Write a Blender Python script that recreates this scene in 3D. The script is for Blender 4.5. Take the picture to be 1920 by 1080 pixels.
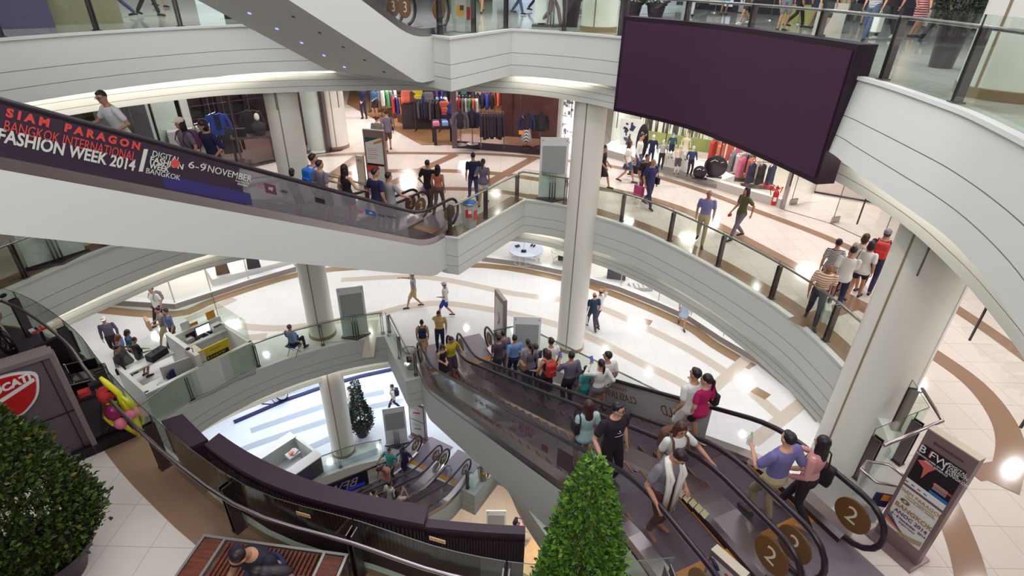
import bpy, bmesh, math, random
from mathutils import Vector, Matrix, Quaternion
random.seed(7)
for o in list(bpy.data.objects): bpy.data.objects.remove(o)
SC = bpy.context.scene; COL = SC.collection
# ---------------------------------------------------------------- camera
FPX, CZ = 1035.0, 18.5
_d = Vector((914-960, 2360-540, FPX)).normalized(); _up = -_d
_y = (Vector((0,0,1)) - _up*_up.z).normalized(); _x = _y.cross(_up)
R_CW = Matrix((_x, _y, _up))                       # camera (x right, y down, z ahead) -> world
cam = bpy.data.objects.new('camera', bpy.data.cameras.new('camera')); COL.objects.link(cam)
cam.data.sensor_width = 36; cam.data.lens = 36*FPX/1920; cam.data.clip_end = 300; cam.data.clip_start = .05
_cx, _cy, _cz = R_CW@Vector((1,0,0)), R_CW@Vector((0,-1,0)), R_CW@Vector((0,0,-1))
cam.matrix_world = Matrix(((_cx.x,_cy.x,_cz.x,0),(_cx.y,_cy.y,_cz.y,0),(_cx.z,_cy.z,_cz.z,CZ),(0,0,0,1)))
SC.camera = cam
# ---------------------------------------------------------------- levels (m)
Z3, Z2, Z1, ZM, ZG = CZ-1.35, CZ-6.85, CZ-12.25, 0.0, -6.0
def P(px, py, z):
    "ground position of a photo pixel on the horizontal plane at height z"
    r = R_CW@Vector((px-960, py-540, FPX)); t = (z-CZ)/r.z
    return Vector((r.x*t, r.y*t, z))
def ZV(x, y, px, py):
    "height at which the photo pixel's ray passes over the plan distance of (x,y)"
    r = R_CW@Vector((px-960, py-540, FPX)); return CZ+r.z/math.hypot(r.x,r.y)*math.hypot(x,y)
# ---------------------------------------------------------------- view, world, lights
SC.view_settings.view_transform = 'Standard'; SC.view_settings.look = 'None'
SC.view_settings.gamma = 1; SC.view_settings.exposure = 0.0; SC.view_settings.use_curve_mapping = False
W = bpy.data.worlds.new('world'); SC.world = W; W.use_nodes = True
W.node_tree.nodes['Background'].inputs[0].default_value = (.93,.95,1,1)
W.node_tree.nodes['Background'].inputs[1].default_value = .5
SC.cycles.max_bounces = 7; SC.cycles.diffuse_bounces = 3; SC.cycles.glossy_bounces = 3
SC.cycles.transparent_max_bounces = 24; SC.cycles.transmission_bounces = 4
SC.cycles.caustics_reflective = False; SC.cycles.caustics_refractive = False
SC.cycles.sample_clamp_indirect = 4.0
def area(name, loc, size, power, color=(1,.97,.93), rot=(0,0,0), shape='DISK', spread=180):
    l = bpy.data.lights.new(name, 'AREA'); l.shape = shape; l.size = size; l.energy = power; l.color = color
    l.spread = math.radians(spread)
    o = bpy.data.objects.new(name, l); o.location = loc; o.rotation_euler = rot; COL.objects.link(o); return o
area('skylight_over_atrium', (0,13,27), 14, 1450, (.98,.98,1))  # added overhead fill lamp, unseen, that brightens fascias and floors
area('ceiling_light_over_near_gallery', (-1,-4,Z3+4.6), 6, 820, (.99,.99,1), (math.radians(52),0,0))  # added unseen fill lamp, tilted to brighten the camera-facing surfaces
# ---------------------------------------------------------------- materials
MATS = {}
def srgb(c): return tuple(((x/255+.055)/1.055)**2.4 if x/255 > .04045 else x/255/12.92 for x in c)
def mat(name, rgb, rough=.5, metal=0, spec=.5, emit=0, noise=0, nscale=8, coat=0):
    if name in MATS: return MATS[name]
    m = bpy.data.materials.new(name); m.use_nodes = True; nt = m.node_tree; b = nt.nodes['Principled BSDF']
    c = (*srgb(rgb), 1)
    b.inputs['Base Color'].default_value = c; b.inputs['Roughness'].default_value = rough
    b.inputs['Metallic'].default_value = metal; b.inputs['Specular IOR Level'].default_value = spec
    b.inputs['Coat Weight'].default_value = coat
    if emit:
        b.inputs['Emission Color'].default_value = c; b.inputs['Emission Strength'].default_value = emit
    if noise:
        tc = nt.nodes.new('ShaderNodeTexCoord'); n = nt.nodes.new('ShaderNodeTexNoise'); n.inputs['Scale'].default_value = nscale
        n.inputs['Detail'].default_value = 4
        r = nt.nodes.new('ShaderNodeMapRange'); r.inputs['To Min'].default_value = 1-noise; r.inputs['To Max'].default_value = 1+noise
        mx = nt.nodes.new('ShaderNodeVectorMath'); mx.operation = 'SCALE'; mx.inputs[0].default_value = c[:3]
        nt.links.new(tc.outputs['Object'], n.inputs['Vector']); nt.links.new(n.outputs['Fac'], r.inputs['Value'])
        nt.links.new(r.outputs['Result'], mx.inputs['Scale']); nt.links.new(mx.outputs['Vector'], b.inputs['Base Color'])
    MATS[name] = m; return m
def glass_mat(name, tint, alpha=.0, rough=.0, body=(.8,.9,.85)):
    m = bpy.data.materials.new(name); m.use_nodes = True; nt = m.node_tree; nt.nodes.clear()
    out = nt.nodes.new('ShaderNodeOutputMaterial'); tr = nt.nodes.new('ShaderNodeBsdfTransparent'); gl = nt.nodes.new('ShaderNodeBsdfGlossy')
    lw = nt.nodes.new('ShaderNodeLayerWeight'); pw = nt.nodes.new('ShaderNodeMath'); pw.operation = 'POWER'; pw.inputs[1].default_value = 5
    fr = nt.nodes.new('ShaderNodeMapRange'); fr.inputs['To Min'].default_value = .03; fr.inputs['To Max'].default_value = .9; mx = nt.nodes.new('ShaderNodeMixShader')
    lw.inputs['Blend'].default_value = .5; nt.links.new(lw.outputs['Facing'], pw.inputs[0]); nt.links.new(pw.outputs[0], fr.inputs['Value'])
    tr.inputs[0].default_value = (*tint,1); gl.inputs['Roughness'].default_value = rough; gl.inputs[0].default_value = (.9,.93,.91,1)
    nt.links.new(fr.outputs[0], mx.inputs[0]); nt.links.new(gl.outputs[0], mx.inputs[2])
    if alpha:
        df = nt.nodes.new('ShaderNodeBsdfDiffuse'); df.inputs[0].default_value = (*body,1)
        m2 = nt.nodes.new('ShaderNodeMixShader'); m2.inputs[0].default_value = alpha
        nt.links.new(tr.outputs[0], m2.inputs[1]); nt.links.new(df.outputs[0], m2.inputs[2]); nt.links.new(m2.outputs[0], mx.inputs[1])
    else: nt.links.new(tr.outputs[0], mx.inputs[1])
    nt.links.new(mx.outputs[0], out.inputs[0]); MATS[name] = m; return m
def tile_mat(name, rgb, grout, size=.6, rough=.12, var=.02):
    m = bpy.data.materials.new(name); m.use_nodes = True; nt = m.node_tree; b = nt.nodes['Principled BSDF']
    tc = nt.nodes.new('ShaderNodeTexCoord'); br = nt.nodes.new('ShaderNodeTexBrick'); br.offset = 0; br.squash = 1
    br.inputs['Scale'].default_value = 1; br.inputs['Brick Width'].default_value = size; br.inputs['Row Height'].default_value = size*1.12
    br.inputs['Mortar Size'].default_value = .006; br.inputs['Mortar Smooth'].default_value = .3; br.inputs['Bias'].default_value = 0
    c = srgb(rgb)
    br.inputs['Color1'].default_value = (*[x*(1-var) for x in c],1); br.inputs['Color2'].default_value = (*[min(1,x*(1+var)) for x in c],1)
    br.inputs['Mortar'].default_value = (*srgb(grout),1)
    nt.links.new(tc.outputs['Object'], br.inputs['Vector']); nt.links.new(br.outputs['Color'], b.inputs['Base Color'])
    b.inputs['Roughness'].default_value = rough; MATS[name] = m; return m
def wood_mat(name, a, bcol, scale=3, rough=.4, axis='X'):
    m = bpy.data.materials.new(name); m.use_nodes = True; nt = m.node_tree; b = nt.nodes['Principled BSDF']
    tc = nt.nodes.new('ShaderNodeTexCoord'); mp = nt.nodes.new('ShaderNodeMapping'); n = nt.nodes.new('ShaderNodeTexNoise')
    mp.inputs['Scale'].default_value = (1,8,1) if axis == 'X' else (8,1,1)
    n.inputs['Scale'].default_value = scale; n.inputs['Detail'].default_value = 6
    rp = nt.nodes.new('ShaderNodeValToRGB'); rp.color_ramp.elements[0].color = (*srgb(a),1); rp.color_ramp.elements[1].color = (*srgb(bcol),1)
    rp.color_ramp.elements[0].position = .35; rp.color_ramp.elements[1].position = .65
    for s, d in ((tc.outputs['Object'], mp.inputs[0]), (mp.outputs[0], n.inputs[0]), (n.outputs['Fac'], rp.inputs[0]), (rp.outputs[0], b.inputs['Base Color'])): nt.links.new(s, d)
    b.inputs['Roughness'].default_value = rough; MATS[name] = m; return m
def stripe_mat(name, a, bcol, freq=14, axis='Z', rough=.8, duty=.5):
    m = bpy.data.materials.new(name); m.use_nodes = True; nt = m.node_tree; b = nt.nodes['Principled BSDF']
    tc = nt.nodes.new('ShaderNodeTexCoord'); w = nt.nodes.new('ShaderNodeTexWave'); w.bands_direction = axis; w.inputs['Scale'].default_value = freq/3.14
    rp = nt.nodes.new('ShaderNodeValToRGB'); rp.color_ramp.interpolation = 'CONSTANT'
    rp.color_ramp.elements[0].color = (*srgb(a),1); rp.color_ramp.elements[1].color = (*srgb(bcol),1); rp.color_ramp.elements[1].position = duty
    nt.links.new(tc.outputs['Object'], w.inputs[0]); nt.links.new(w.outputs['Fac'], rp.inputs[0]); nt.links.new(rp.outputs[0], b.inputs['Base Color'])
    b.inputs['Roughness'].default_value = rough; MATS[name] = m; return m
white = mat('painted white plaster', (222,223,217), .55)
white2 = mat('ceiling white', (232,230,226), .7)
colm = mat('column cream white', (243,239,230), .35)
tan = mat('tan stone inlay', (152,120,98), .14); tan1 = mat('pale beige stone inlay', (206,192,178), .15); tan2 = mat('brown stone inlay', (150,122,92), .18)
blu1 = mat('blue grey stone inlay', (176,186,198), .15)
steel = mat('brushed stainless steel', (176,166,168), .28, 1); steeld = mat('dark stainless steel', (120,106,112), .35, 1)
chrome = mat('polished steel', (225,222,220), .1, 1)
rubber = mat('black rubber handrail', (44,32,42), .3); black = mat('black paint', (34,20,34), .45); charcoal = mat('charcoal', (58,46,56), .5)
yellow = mat('yellow safety paint', (214,150,40), .5)
grey = mat('mid grey', (140,134,136), .5); lgrey = mat('light grey', (196,194,194), .5)
glass = glass_mat('clear green glass', (.90,.945,.905)); glassc = glass_mat('shop window glass', (.965,.975,.97)); glassf = glass_mat('frosted glass', (.8,.84,.83), .45, .1, (.85,.87,.87))
smoke_glass = glass_mat('smoke curtain glass', (.955,.965,.94))
gedge = mat('dark glass edge', (58,66,58), .2)
tileM2 = tile_mat('cream polished tile', (228,216,208), (196,180,170), rough=.085)
tileM1 = tile_mat('white polished tile', (236,233,232), (222,216,213), rough=.075)
tileM0 = tile_mat('cool white polished tile', (232,236,242), (222,226,232), rough=.1)
tileG = tile_mat('beige tile', (214,196,178), (186,168,150), rough=.3)
tileM3 = tile_mat('grey polished tile', (196,196,190), (150,146,146), rough=.08)
# ---------------------------------------------------------------- mesh helpers
class MB:
    def __init__(s): s.v = []; s.f = []; s.m = []; s.M = Matrix.Identity(4)
    def add(s, vs, fs, mi=0):
        n = len(s.v); s.v += [tuple(s.M@Vector(v)) for v in vs]
        s.f += [tuple(i+n for i in f) for f in fs]; s.m += [mi]*len(fs); return s
    def box(s, c, d, rz=0, mi=0, rx=0, ry=0):
        x,y,z = d[0]/2,d[1]/2,d[2]/2; Mt = Matrix.Translation(c)@Matrix.Rotation(rz,4,'Z')@Matrix.Rotation(ry,4,'Y')@Matrix.Rotation(rx,4,'X')
        vs = [tuple(Mt@Vector((i*x,j*y,k*z))) for i in (-1,1) for j in (-1,1) for k in (-1,1)]
        return s.add(vs, [(0,1,3,2),(4,6,7,5),(0,4,5,1),(2,3,7,6),(0,2,6,4),(1,5,7,3)], mi)
    def prism(s, pts, z0, z1, mi=0, mt=None):
        n = len(pts); a = sum(pts[i][0]*pts[(i+1)%n][1]-pts[(i+1)%n][0]*pts[i][1] for i in range(n))
        if a < 0: pts = pts[::-1]
        vs = [(p[0],p[1],z0) for p in pts]+[(p[0],p[1],z1) for p in pts]
        s.add(vs, [(i,(i+1)%n,n+(i+1)%n,n+i) for i in range(n)]+[tuple(range(n-1,-1,-1))], mi)
        return s.add(vs[n:], [tuple(range(n))], mi if mt is None else mt)
    def tube(s, path, r, n=8, mi=0, cap=True, up=None, flat=1.0):
        path = [Vector(p) for p in path]; k = len(path); rs = r if isinstance(r,(list,tuple)) else [r]*k
        vs = []; prev = None
        for i,p in enumerate(path):
            t = (path[min(i+1,k-1)]-path[max(i-1,0)]).normalized()
            if prev is None:
                a = Vector(up) if up else (Vector((0,0,1)) if abs(t.z) < .9 else Vector((1,0,0)))
            else: a = prev
            a = (a-t*a.dot(t))
            a = a.normalized() if a.length > 1e-6 else t.orthogonal().normalized()
            b = t.cross(a); prev = a
            for j in range(n):
                th = 2*math.pi*j/n; vs.append(tuple(p+(a*math.cos(th)*flat+b*math.sin(th))*rs[i]))
        fs = [(i*n+j, i*n+(j+1)%n, (i+1)*n+(j+1)%n, (i+1)*n+j) for i in range(k-1) for j in range(n)]
        if cap: fs += [tuple(range(n-1,-1,-1)), tuple(range((k-1)*n, k*n))]
        return s.add(vs, fs, mi)
    def lathe(s, prof, c=(0,0,0), n=20, mi=0, cap=True):
        vs = [(c[0]+r*math.cos(2*math.pi*j/n), c[1]+r*math.sin(2*math.pi*j/n), c[2]+z) for r,z in prof for j in range(n)]
        k = len(prof); fs = [(i*n+j, i*n+(j+1)%n, (i+1)*n+(j+1)%n, (i+1)*n+j) for i in range(k-1) for j in range(n)]
        if cap: fs += [tuple(range(n-1,-1,-1)), tuple(range((k-1)*n,k*n))]
        return s.add(vs, fs, mi)
    def ell(s, c, r, n=10, m=7, mi=0, rot=None):
        vs = []; R = rot or Matrix.Identity(3)
        for i in range(m+1):
            ph = math.pi*i/m-math.pi/2
            for j in range(n):
                th = 2*math.pi*j/n
                vs.append(tuple(Vector(c)+R@Vector((r[0]*math.cos(ph)*math.cos(th), r[1]*math.cos(ph)*math.sin(th), r[2]*math.sin(ph)))))
        return s.add(vs, [(i*n+j, i*n+(j+1)%n, (i+1)*n+(j+1)%n, (i+1)*n+j) for i in range(m) for j in range(n)], mi)
    def build(s, name, mats, parent=None, smooth=False, sharp=None):
        me = bpy.data.meshes.new(name); me.from_pydata(s.v, [], s.f)
        for m in (mats if isinstance(mats,(list,tuple)) else [mats]): me.materials.append(m)
        me.polygons.foreach_set('material_index', s.m)
        if smooth: me.polygons.foreach_set('use_smooth', [True]*len(s.f))
        me.update()
        if smooth and sharp is not None: me.set_sharp_from_angle(angle=math.radians(sharp))
        o = bpy.data.objects.new(name, me); COL.objects.link(o)
        if parent: o.parent = parent
        return o
def thing(name, label, cat, loc=(0,0,0), rz=0, group=None):
    o = bpy.data.objects.new(name, None); o.empty_display_size = .2; COL.objects.link(o)
    o.location = loc; o.rotation_euler = (0,0,rz); o['label'] = label; o['category'] = cat
    if group: o['group'] = group
    return o
def tag(o, label, cat, group=None, kind=None):
    o['label'] = label; o['category'] = cat
    if group: o['group'] = group
    if kind: o['kind'] = kind
    return o
def struct(o): o['kind'] = 'structure'; return o
def dup(root, loc, rz, label=None, group=None):
    def cp(o, par):
        c = o.copy(); COL.objects.link(c); c.parent = par
        for k in kids.get(o, ()): cp(k, c)
        return c
    kids = {}
    for o in COL.objects:
        if o.parent: kids.setdefault(o.parent, []).append(o)
    r = cp(root, None); r.location = loc; r.rotation_euler = (0,0,rz)
    if label: r['label'] = label
    if group: r['group'] = group
    return r
_FD = {}
def text(body, size, M, material, parent=None, name='lettering', extrude=.002, align='CENTER', shear=0, space=1, width=None, wy='CENTER', bold=0):
    "lettering as a mesh; M places it (text lies in local XY, facing +Z)"
    cu = bpy.data.curves.new(name,'FONT'); cu.body = body; cu.size = size; cu.extrude = extrude; cu.align_x = align; cu.align_y = wy
    cu.shear = shear; cu.space_character = space; cu.resolution_u = 3; cu.offset = bold
    o = bpy.data.objects.new(name, cu); COL.objects.link(o)
    TEXTS.append((o, material, parent, M, width)); return o
TEXTS = []
def flush_texts():
    dg = bpy.context.evaluated_depsgraph_get()
    for o, m, par, M, width in TEXTS:
        me = bpy.data.meshes.new_from_object(o.evaluated_get(dg)); nm = o.data.name.split('.')[0]
        cu = o.data; bpy.data.objects.remove(o); bpy.data.curves.remove(cu)
        if width and len(me.vertices):
            xs = [v.co.x for v in me.vertices]; k = width/max(1e-6, max(xs)-min(xs))
            me.transform(Matrix.Diagonal((k,1,1,1)))
        me.transform(M); me.materials.clear(); me.materials.append(m)
        n = bpy.data.objects.new(nm, me); COL.objects.link(n)
        if par: n.parent = par
        elif nm == 'shop_lettering': tag(n, 'small red shop lettering low on the white shop window', 'sign')
    TEXTS.clear()
def frame(o, x, y):
    "matrix whose local X runs along x, local Y along y"
    x = Vector(x).normalized(); y = Vector(y); y = (y-x*y.dot(x)).normalized(); z = x.cross(y); o = Vector(o)
    return Matrix(((x.x,y.x,z.x,o.x),(x.y,y.y,z.y,o.y),(x.z,y.z,z.z,o.z),(0,0,0,1)))
def smooth(pts, k=4):
    pts = [Vector((p[0],p[1])) for p in pts]; out = []
    for i in range(len(pts)-1):
        a,b,c,d = pts[max(i-1,0)],pts[i],pts[i+1],pts[min(i+2,len(pts)-1)]
        for j in range(k):
            t = j/k; out.append(.5*((2*b)+(c-a)*t+(2*a-5*b+4*c-d)*t*t+(3*b-a-3*c+d)*t**3))
    out.append(pts[-1]); return [(p.x,p.y) for p in out]
def offset(pts, d, closed=False):
    "shift a polyline to its right-hand side by d (mitred)"
    n = len(pts); out = []
    for i in range(n):
        p = Vector(pts[i]); a = Vector(pts[i-1]) if (closed or i) else None; b = Vector(pts[(i+1)%n]) if (closed or i < n-1) else None
        ns = []
        for u,v in ((a,p),(p,b)):
            if u is None or v is None or (v-u).length < 1e-6: continue
            t = (v-u).normalized(); ns.append(Vector((t.y,-t.x)))
        m = sum(ns, Vector((0,0)))
        if m.length < 1e-3: m = ns[0]
        m.normalize(); k = max(.45, m.dot(ns[0])); out.append(tuple(p+m*(d/k)))
    return out
# ================================================================ STRUCTURE
OUT = [(-34,-8),(20,-8),(20,44),(-34,44)]
def ring_face(name, outer, hole, z, m, flip=False):
    bm = bmesh.new(); es = []
    for loop in ((outer, hole) if hole else (outer,)):
        vs = [bm.verts.new((p[0],p[1],z)) for p in loop]
        es += [bm.edges.new((vs[i],vs[(i+1)%len(vs)])) for i in range(len(vs))]
    bmesh.ops.triangle_fill(bm, use_beauty=True, use_dissolve=False, edges=es)
    for f in bm.faces:
        f.normal_update()
        if (f.normal.z < 0) != flip: f.normal_flip()
    me = bpy.data.meshes.new(name); bm.to_mesh(me); bm.free(); me.materials.append(m)
    o = bpy.data.objects.new(name, me); COL.objects.link(o); return struct(o)
gapm = mat('shadow gap', (150,142,134), .8)  # shade of the grooves put into the colour so the lines read
def loft_profile(name, tops, bots, z, prof, mats, depth=1.25, closed=True):
    mb = MB(); n = len(tops); k = len(prof)
    cache = {d: (offset(tops, d, closed), offset(bots, d, closed)) for d,_,_ in prof}
    for d, dz, mi in prof:
        a, b = cache[d]; t = min(1, max(0, -dz/depth)) if depth else 0
        mb.v += [(a[i][0]*(1-t)+b[i][0]*t, a[i][1]*(1-t)+b[i][1]*t, z+dz) for i in range(n)]
    for j in range(k-1):
        for i in range(n if closed else n-1):
            i2 = (i+1)%n; mb.f.append((j*n+i, j*n+i2, (j+1)*n+i2, (j+1)*n+i)); mb.m.append(prof[j][2])
    return struct(mb.build(name, mats, smooth=True, sharp=25))
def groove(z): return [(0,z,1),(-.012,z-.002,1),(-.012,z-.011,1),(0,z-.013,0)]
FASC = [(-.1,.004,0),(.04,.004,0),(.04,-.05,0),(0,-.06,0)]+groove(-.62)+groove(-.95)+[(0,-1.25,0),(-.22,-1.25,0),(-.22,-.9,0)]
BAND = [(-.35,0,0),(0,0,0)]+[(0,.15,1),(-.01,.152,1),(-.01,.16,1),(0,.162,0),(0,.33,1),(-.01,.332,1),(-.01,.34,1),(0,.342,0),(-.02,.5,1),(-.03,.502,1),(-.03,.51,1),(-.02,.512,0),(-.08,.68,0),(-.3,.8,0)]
covem = mat('cove lamp', (255,246,232), .5, emit=26)
def slab(n, z, void, bot, inner, zc, fm, cove=True, lights=()):
    ring_face('floor' if n == 0 else 'floor_%d' % n, OUT, void, z, fm)
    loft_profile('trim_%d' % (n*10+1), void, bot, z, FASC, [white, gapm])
    ring_face('ceiling_%d' % n, OUT, inner, zc, white2, flip=True)
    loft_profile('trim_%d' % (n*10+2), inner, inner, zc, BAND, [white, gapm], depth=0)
    ring_face('ceiling_%d' % (n+20), offset(void, -1.3, True), offset(bot, -.22, True), z-.9, white2, flip=True)
def cove(n, pts, z, h=.09):
    mb = MB(); m = len(pts)
    mb.v = [(p[0],p[1],z) for p in pts]+[(p[0],p[1],z+h) for p in pts]
    mb.f = [(i,i+1,m+i+1,m+i) for i in range(m-1)]; mb.m = [0]*len(mb.f)
    o = mb.build('cove_lamp', covem); tag(o, 'long curved cove lamp tucked behind the %s fascia' % n, 'lamp')
# ---- level 3
v3l = [(-11.6,8.5),(-10.95,10.3),(-10.42,12.0),(-9.53,13.93),(-8.03,15.93),(-6.9,16.75),(-5.4,17.3)]
v3r = [(-.19,17.26),(.7,16.98),(1.57,16.55),(2.62,15.81),(3.75,14.6),(4.6,13.3),(5.3,11.6),(5.66,9.85),(5.73,8.95),(5.62,7.53),(5.52,6.89),(5.22,5.8),(4.95,5.0),(4.6,4.2),(3.95,2.9),(2.9,1.5),(1.5,.2),(0,-.5),(-2,-.4),(-5,1),(-8,3.5),(-10.5,6.3),(-11.6,8.5)]
b3r = [(-.19,17.26),(.7,16.98),(1.57,16.55),(2.62,15.81),(3.7,14.55),(4.5,13.2),(5.25,11.5),(5.52,9.8),(5.42,8.9),(5.29,7.4),(5.22,6.6),(5.12,5.95),(4.83,5.0),(4.48,4.15),(3.85,2.8),(2.8,1.4),(1.4,.1),(0,-.6),(-2,-.5),(-5,.9),(-8,3.4),(-10.5,6.2),(-11.6,8.5)]
jut3 = [(-5.15,16.72),(-2.17,14.98),(-1.65,14.47)]
VOID3 = smooth(v3l)+jut3+smooth(v3r)[:-1]; BOT3 = smooth(v3l)+jut3+smooth(b3r)[:-1]
INN3 = smooth([(-12.1,9),(-11.5,12),(-10.5,14.2),(-8.8,16.2),(-7.2,17.0),(-5.5,17.55),(-3,17.98),(-.3,17.9),(.9,17.45),(1.85,16.8),(2.8,15.8),(4.2,13.9),(5.3,12),(5.95,10.2),(6.0,8.1),(5.73,6.45),(5.4,5.3),(5.05,4.35),(4.4,3.1),(3.1,1.3),(1,-.9),(-2,-1.3),(-6,.5),(-9.3,3.2),(-11.5,6.2),(-12.1,9)])[:-1]
slab(3, Z3, VOID3, BOT3, INN3, Z3-1.87, tileM3)
cove('third floor', offset(smooth(v3l[1:]), -.26), Z3-1.2); cove('third floor right', offset(smooth(b3r[:14]), -.26), Z3-1.2)
def jut_soffit(n, pts, z): struct(MB().add([(p[0],p[1],z) for p in pts], [tuple(range(len(pts)))]).build('ceiling_%d' % n, white))
jut_soffit(43, [(-5.4,17.3)]+jut3+[(-.19,17.26),(-.3,17.88),(-3,17.97),(-5.4,17.55)], Z3-1.249)
# ---- level 2
v2l = [(-12.75,9.95),(-12.45,10.6),(-12.1,11.5),(-11.75,12.6),(-11.19,13.9),(-10.2,15.5),(-8.7,16.9),(-6.75,17.75)]
jut2 = [(-4.55,16.55),(-2.03,15.07),(-1.65,14.98)]
v2r = [(.37,18.34),(1.1,18.13),(1.75,17.83),(2.66,17.02),(3.8,16.04),(4.8,14.66),(5.78,12.92),(6.55,11.06),(6.83,9.36),(6.84,8.2)]
land2 = [(6.69,7.37),(6.5,6.78),(5.44,5.86),(2.15,4.26)]
v2n = [(1.95,4.12),(.6,3.98),(-.55,4.12),(-1.74,4.49),(-3.34,4.98),(-5.23,6.18),(-6.77,7.39),(-7.86,8.32),(-9.4,9.32),(-10.7,9.85),(-12.0,9.9)]
VOID2 = smooth(v2l)+jut2+smooth(v2r)+land2+smooth(v2n)
INN2 = smooth([(-13.3,10.4),(-12.4,12.35),(-11.75,13.7),(-10.7,15.6),(-9,17.1),(-7.1,18.0),(-5,18.6),(-2.5,19.0),(0,18.95),(1.5,18.45),(2.5,17.55),(3.7,16.5),(5.1,14.8),(6,13.2),(6.65,11.5),(7.05,9.8),(7.25,8)])+[(7.4,6.2),(5.2,5.6),(2.0,4.0)]+smooth([(1,3.4),(-2,3.8),(-3.7,4.4),(-5.6,5.6),(-7.2,6.9),(-9.7,8.9),(-12.4,9.4)])
slab(2, Z2, VOID2, VOID2, INN2, Z2-1.9, tileM2)
cove('second floor', offset(smooth(v2l[1:]), -.26), Z2-1.2); cove('second floor right', offset(smooth(v2r), -.26), Z2-1.2)
jut_soffit(42, [(-6.75,17.75)]+jut2+[(.37,18.34),(.3,18.85),(-2.5,19),(-5,18.6)], Z2-1.249)
# ---- level 1
v1l = [(-9.8,7.5),(-10.6,9.5),(-10.85,11.5),(-10.58,12.75),(-10.2,13.55),(-9.86,14.1),(-9.18,14.97),(-8.64,15.5),(-7.87,16.13),(-6.35,17.03),(-4.86,17.58)]
jut1 = [(-3.56,14.9),(-3.1,15.12),(-.15,16.5),(.3,16.85),(4.6,13.4)]
v1n = [(5.2,11.5),(5.5,9),(5.0,6.3),(3.5,4.3),(1,3.6),(-2,3.9),(-4,4.6),(-6.5,5.6),(-9.8,7.5)]
VOID1 = smooth(v1l)+jut1+smooth(v1n)[:-1]
INN1 = smooth([(-10.4,7),(-11.3,9.5),(-11.6,11.5),(-11.2,13.4),(-10.5,14.6),(-9.4,15.7),(-7.5,17.1),(-5.2,18.1),(-3,18.5),(0,18.2),(3,16.5),(5.5,13.5),(6.2,10),(5.8,6),(4,3.6),(1,2.9),(-2,3.2),(-5,4.3),(-8,5.3),(-10.4,7)])[:-1]
slab(1, Z1, VOID1, VOID1, INN1, Z1-2.0, tileM1)
cove('first floor', offset(smooth(v1l[2:]), -.26), Z1-1.2)
jut_soffit(41, [(-4.86,17.58)]+jut1[:-2]+[(0,18.2),(-3,18.5)], Z1-1.249)
# ---- level M and G
vM = smooth([(-9.6,8),(-10.6,11),(-9.9,13.8),(-8.4,15.6),(-6.78,16.68),(-5.4,17.2)])+[(-4.55,16.95),(-1.8,15.65),(-1.31,15.39),(-.40,17.02)]+smooth([(-.05,16.85),(.2,16.35),(.52,15.5),(1.1,14.4),(1.75,13.25),(2.9,11),(3.7,8.5),(3.6,6),(2.6,4.3),(.5,3.7),(-3,4.2),(-7,5.6),(-9.6,8)])[:-1]
ring_face('floor_0', OUT, vM, ZM, tileM0)
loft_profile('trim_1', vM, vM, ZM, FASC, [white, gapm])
ring_face('ceiling_0', OUT, offset(vM,-.22,True), ZM-1.2, white2, flip=True)
ring_face('floor_9', OUT, None, ZG, tileG)
# ---- columns
def column(n, x, y, z0, z1, r, rings, a):
    mb = MB(); N = 48
    mb.lathe([(r,z0),(r,z1)], (x,y,0), N, 0, False)
    for z in rings: mb.lathe([(r+.02,z),(r+.02,z+.13),(r,z+.14)], (x,y,0), N, 1, False)
    for k in range(2):                                       # vertical panel joints
        th = a+math.pi*k; mb.box((x+math.cos(th)*(r-.003), y+math.sin(th)*(r-.003), (z0+z1)/2), (.02,.035,z1-z0), th, 2)
    return struct(mb.build('wall_column_%d' % n, [colm, tan2, mat('column joint', (150,128,98), .5)], smooth=True, sharp=40))
column(1, -7.27,17.6, ZG, Z3+4, .49, (ZM,Z1,Z2,Z3), math.radians(-82))
column(2, 2.25,17.2, ZG, Z3+4, .50, (ZM,Z1,Z3), math.radians(-112))
column(3, 6.88,8.2, ZG, Z3+4, .60, (ZM,Z1,Z3), math.radians(196))
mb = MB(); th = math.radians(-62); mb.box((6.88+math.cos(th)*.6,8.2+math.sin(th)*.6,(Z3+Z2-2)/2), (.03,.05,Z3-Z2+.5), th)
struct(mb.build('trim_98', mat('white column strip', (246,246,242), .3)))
# ---- smoke curtain glass under the bulkheads
for n,(inn,zc,i0,i1) in enumerate(((INN3,Z3-1.87,4,90),)):
    pts = offset(inn, -.05, True); seg = [(pts[i],pts[i+1]) for i in range(0,len(pts)-1)]
    mb = MB(); L = len(pts)
    for i in range(L-1):
        a,b = pts[i],pts[i+1]; mb.add([(a[0],a[1],zc-.5),(b[0],b[1],zc-.5),(b[0],b[1],zc),(a[0],a[1],zc)], [(0,1,2,3)])
    o = struct(mb.build('trim_%d' % (90+n), smoke_glass))
    mb = MB(); acc = 0
    for i in range(L-1):
        acc += (Vector(pts[i+1])-Vector(pts[i])).length
        if acc > 1.6: acc = 0; mb.box((pts[i+1][0],pts[i+1][1],zc-.25), (.02,.02,.5))
    struct(mb.build('trim_%d' % (95+n), mat('glass joint', (90,82,84), .5)))
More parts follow.
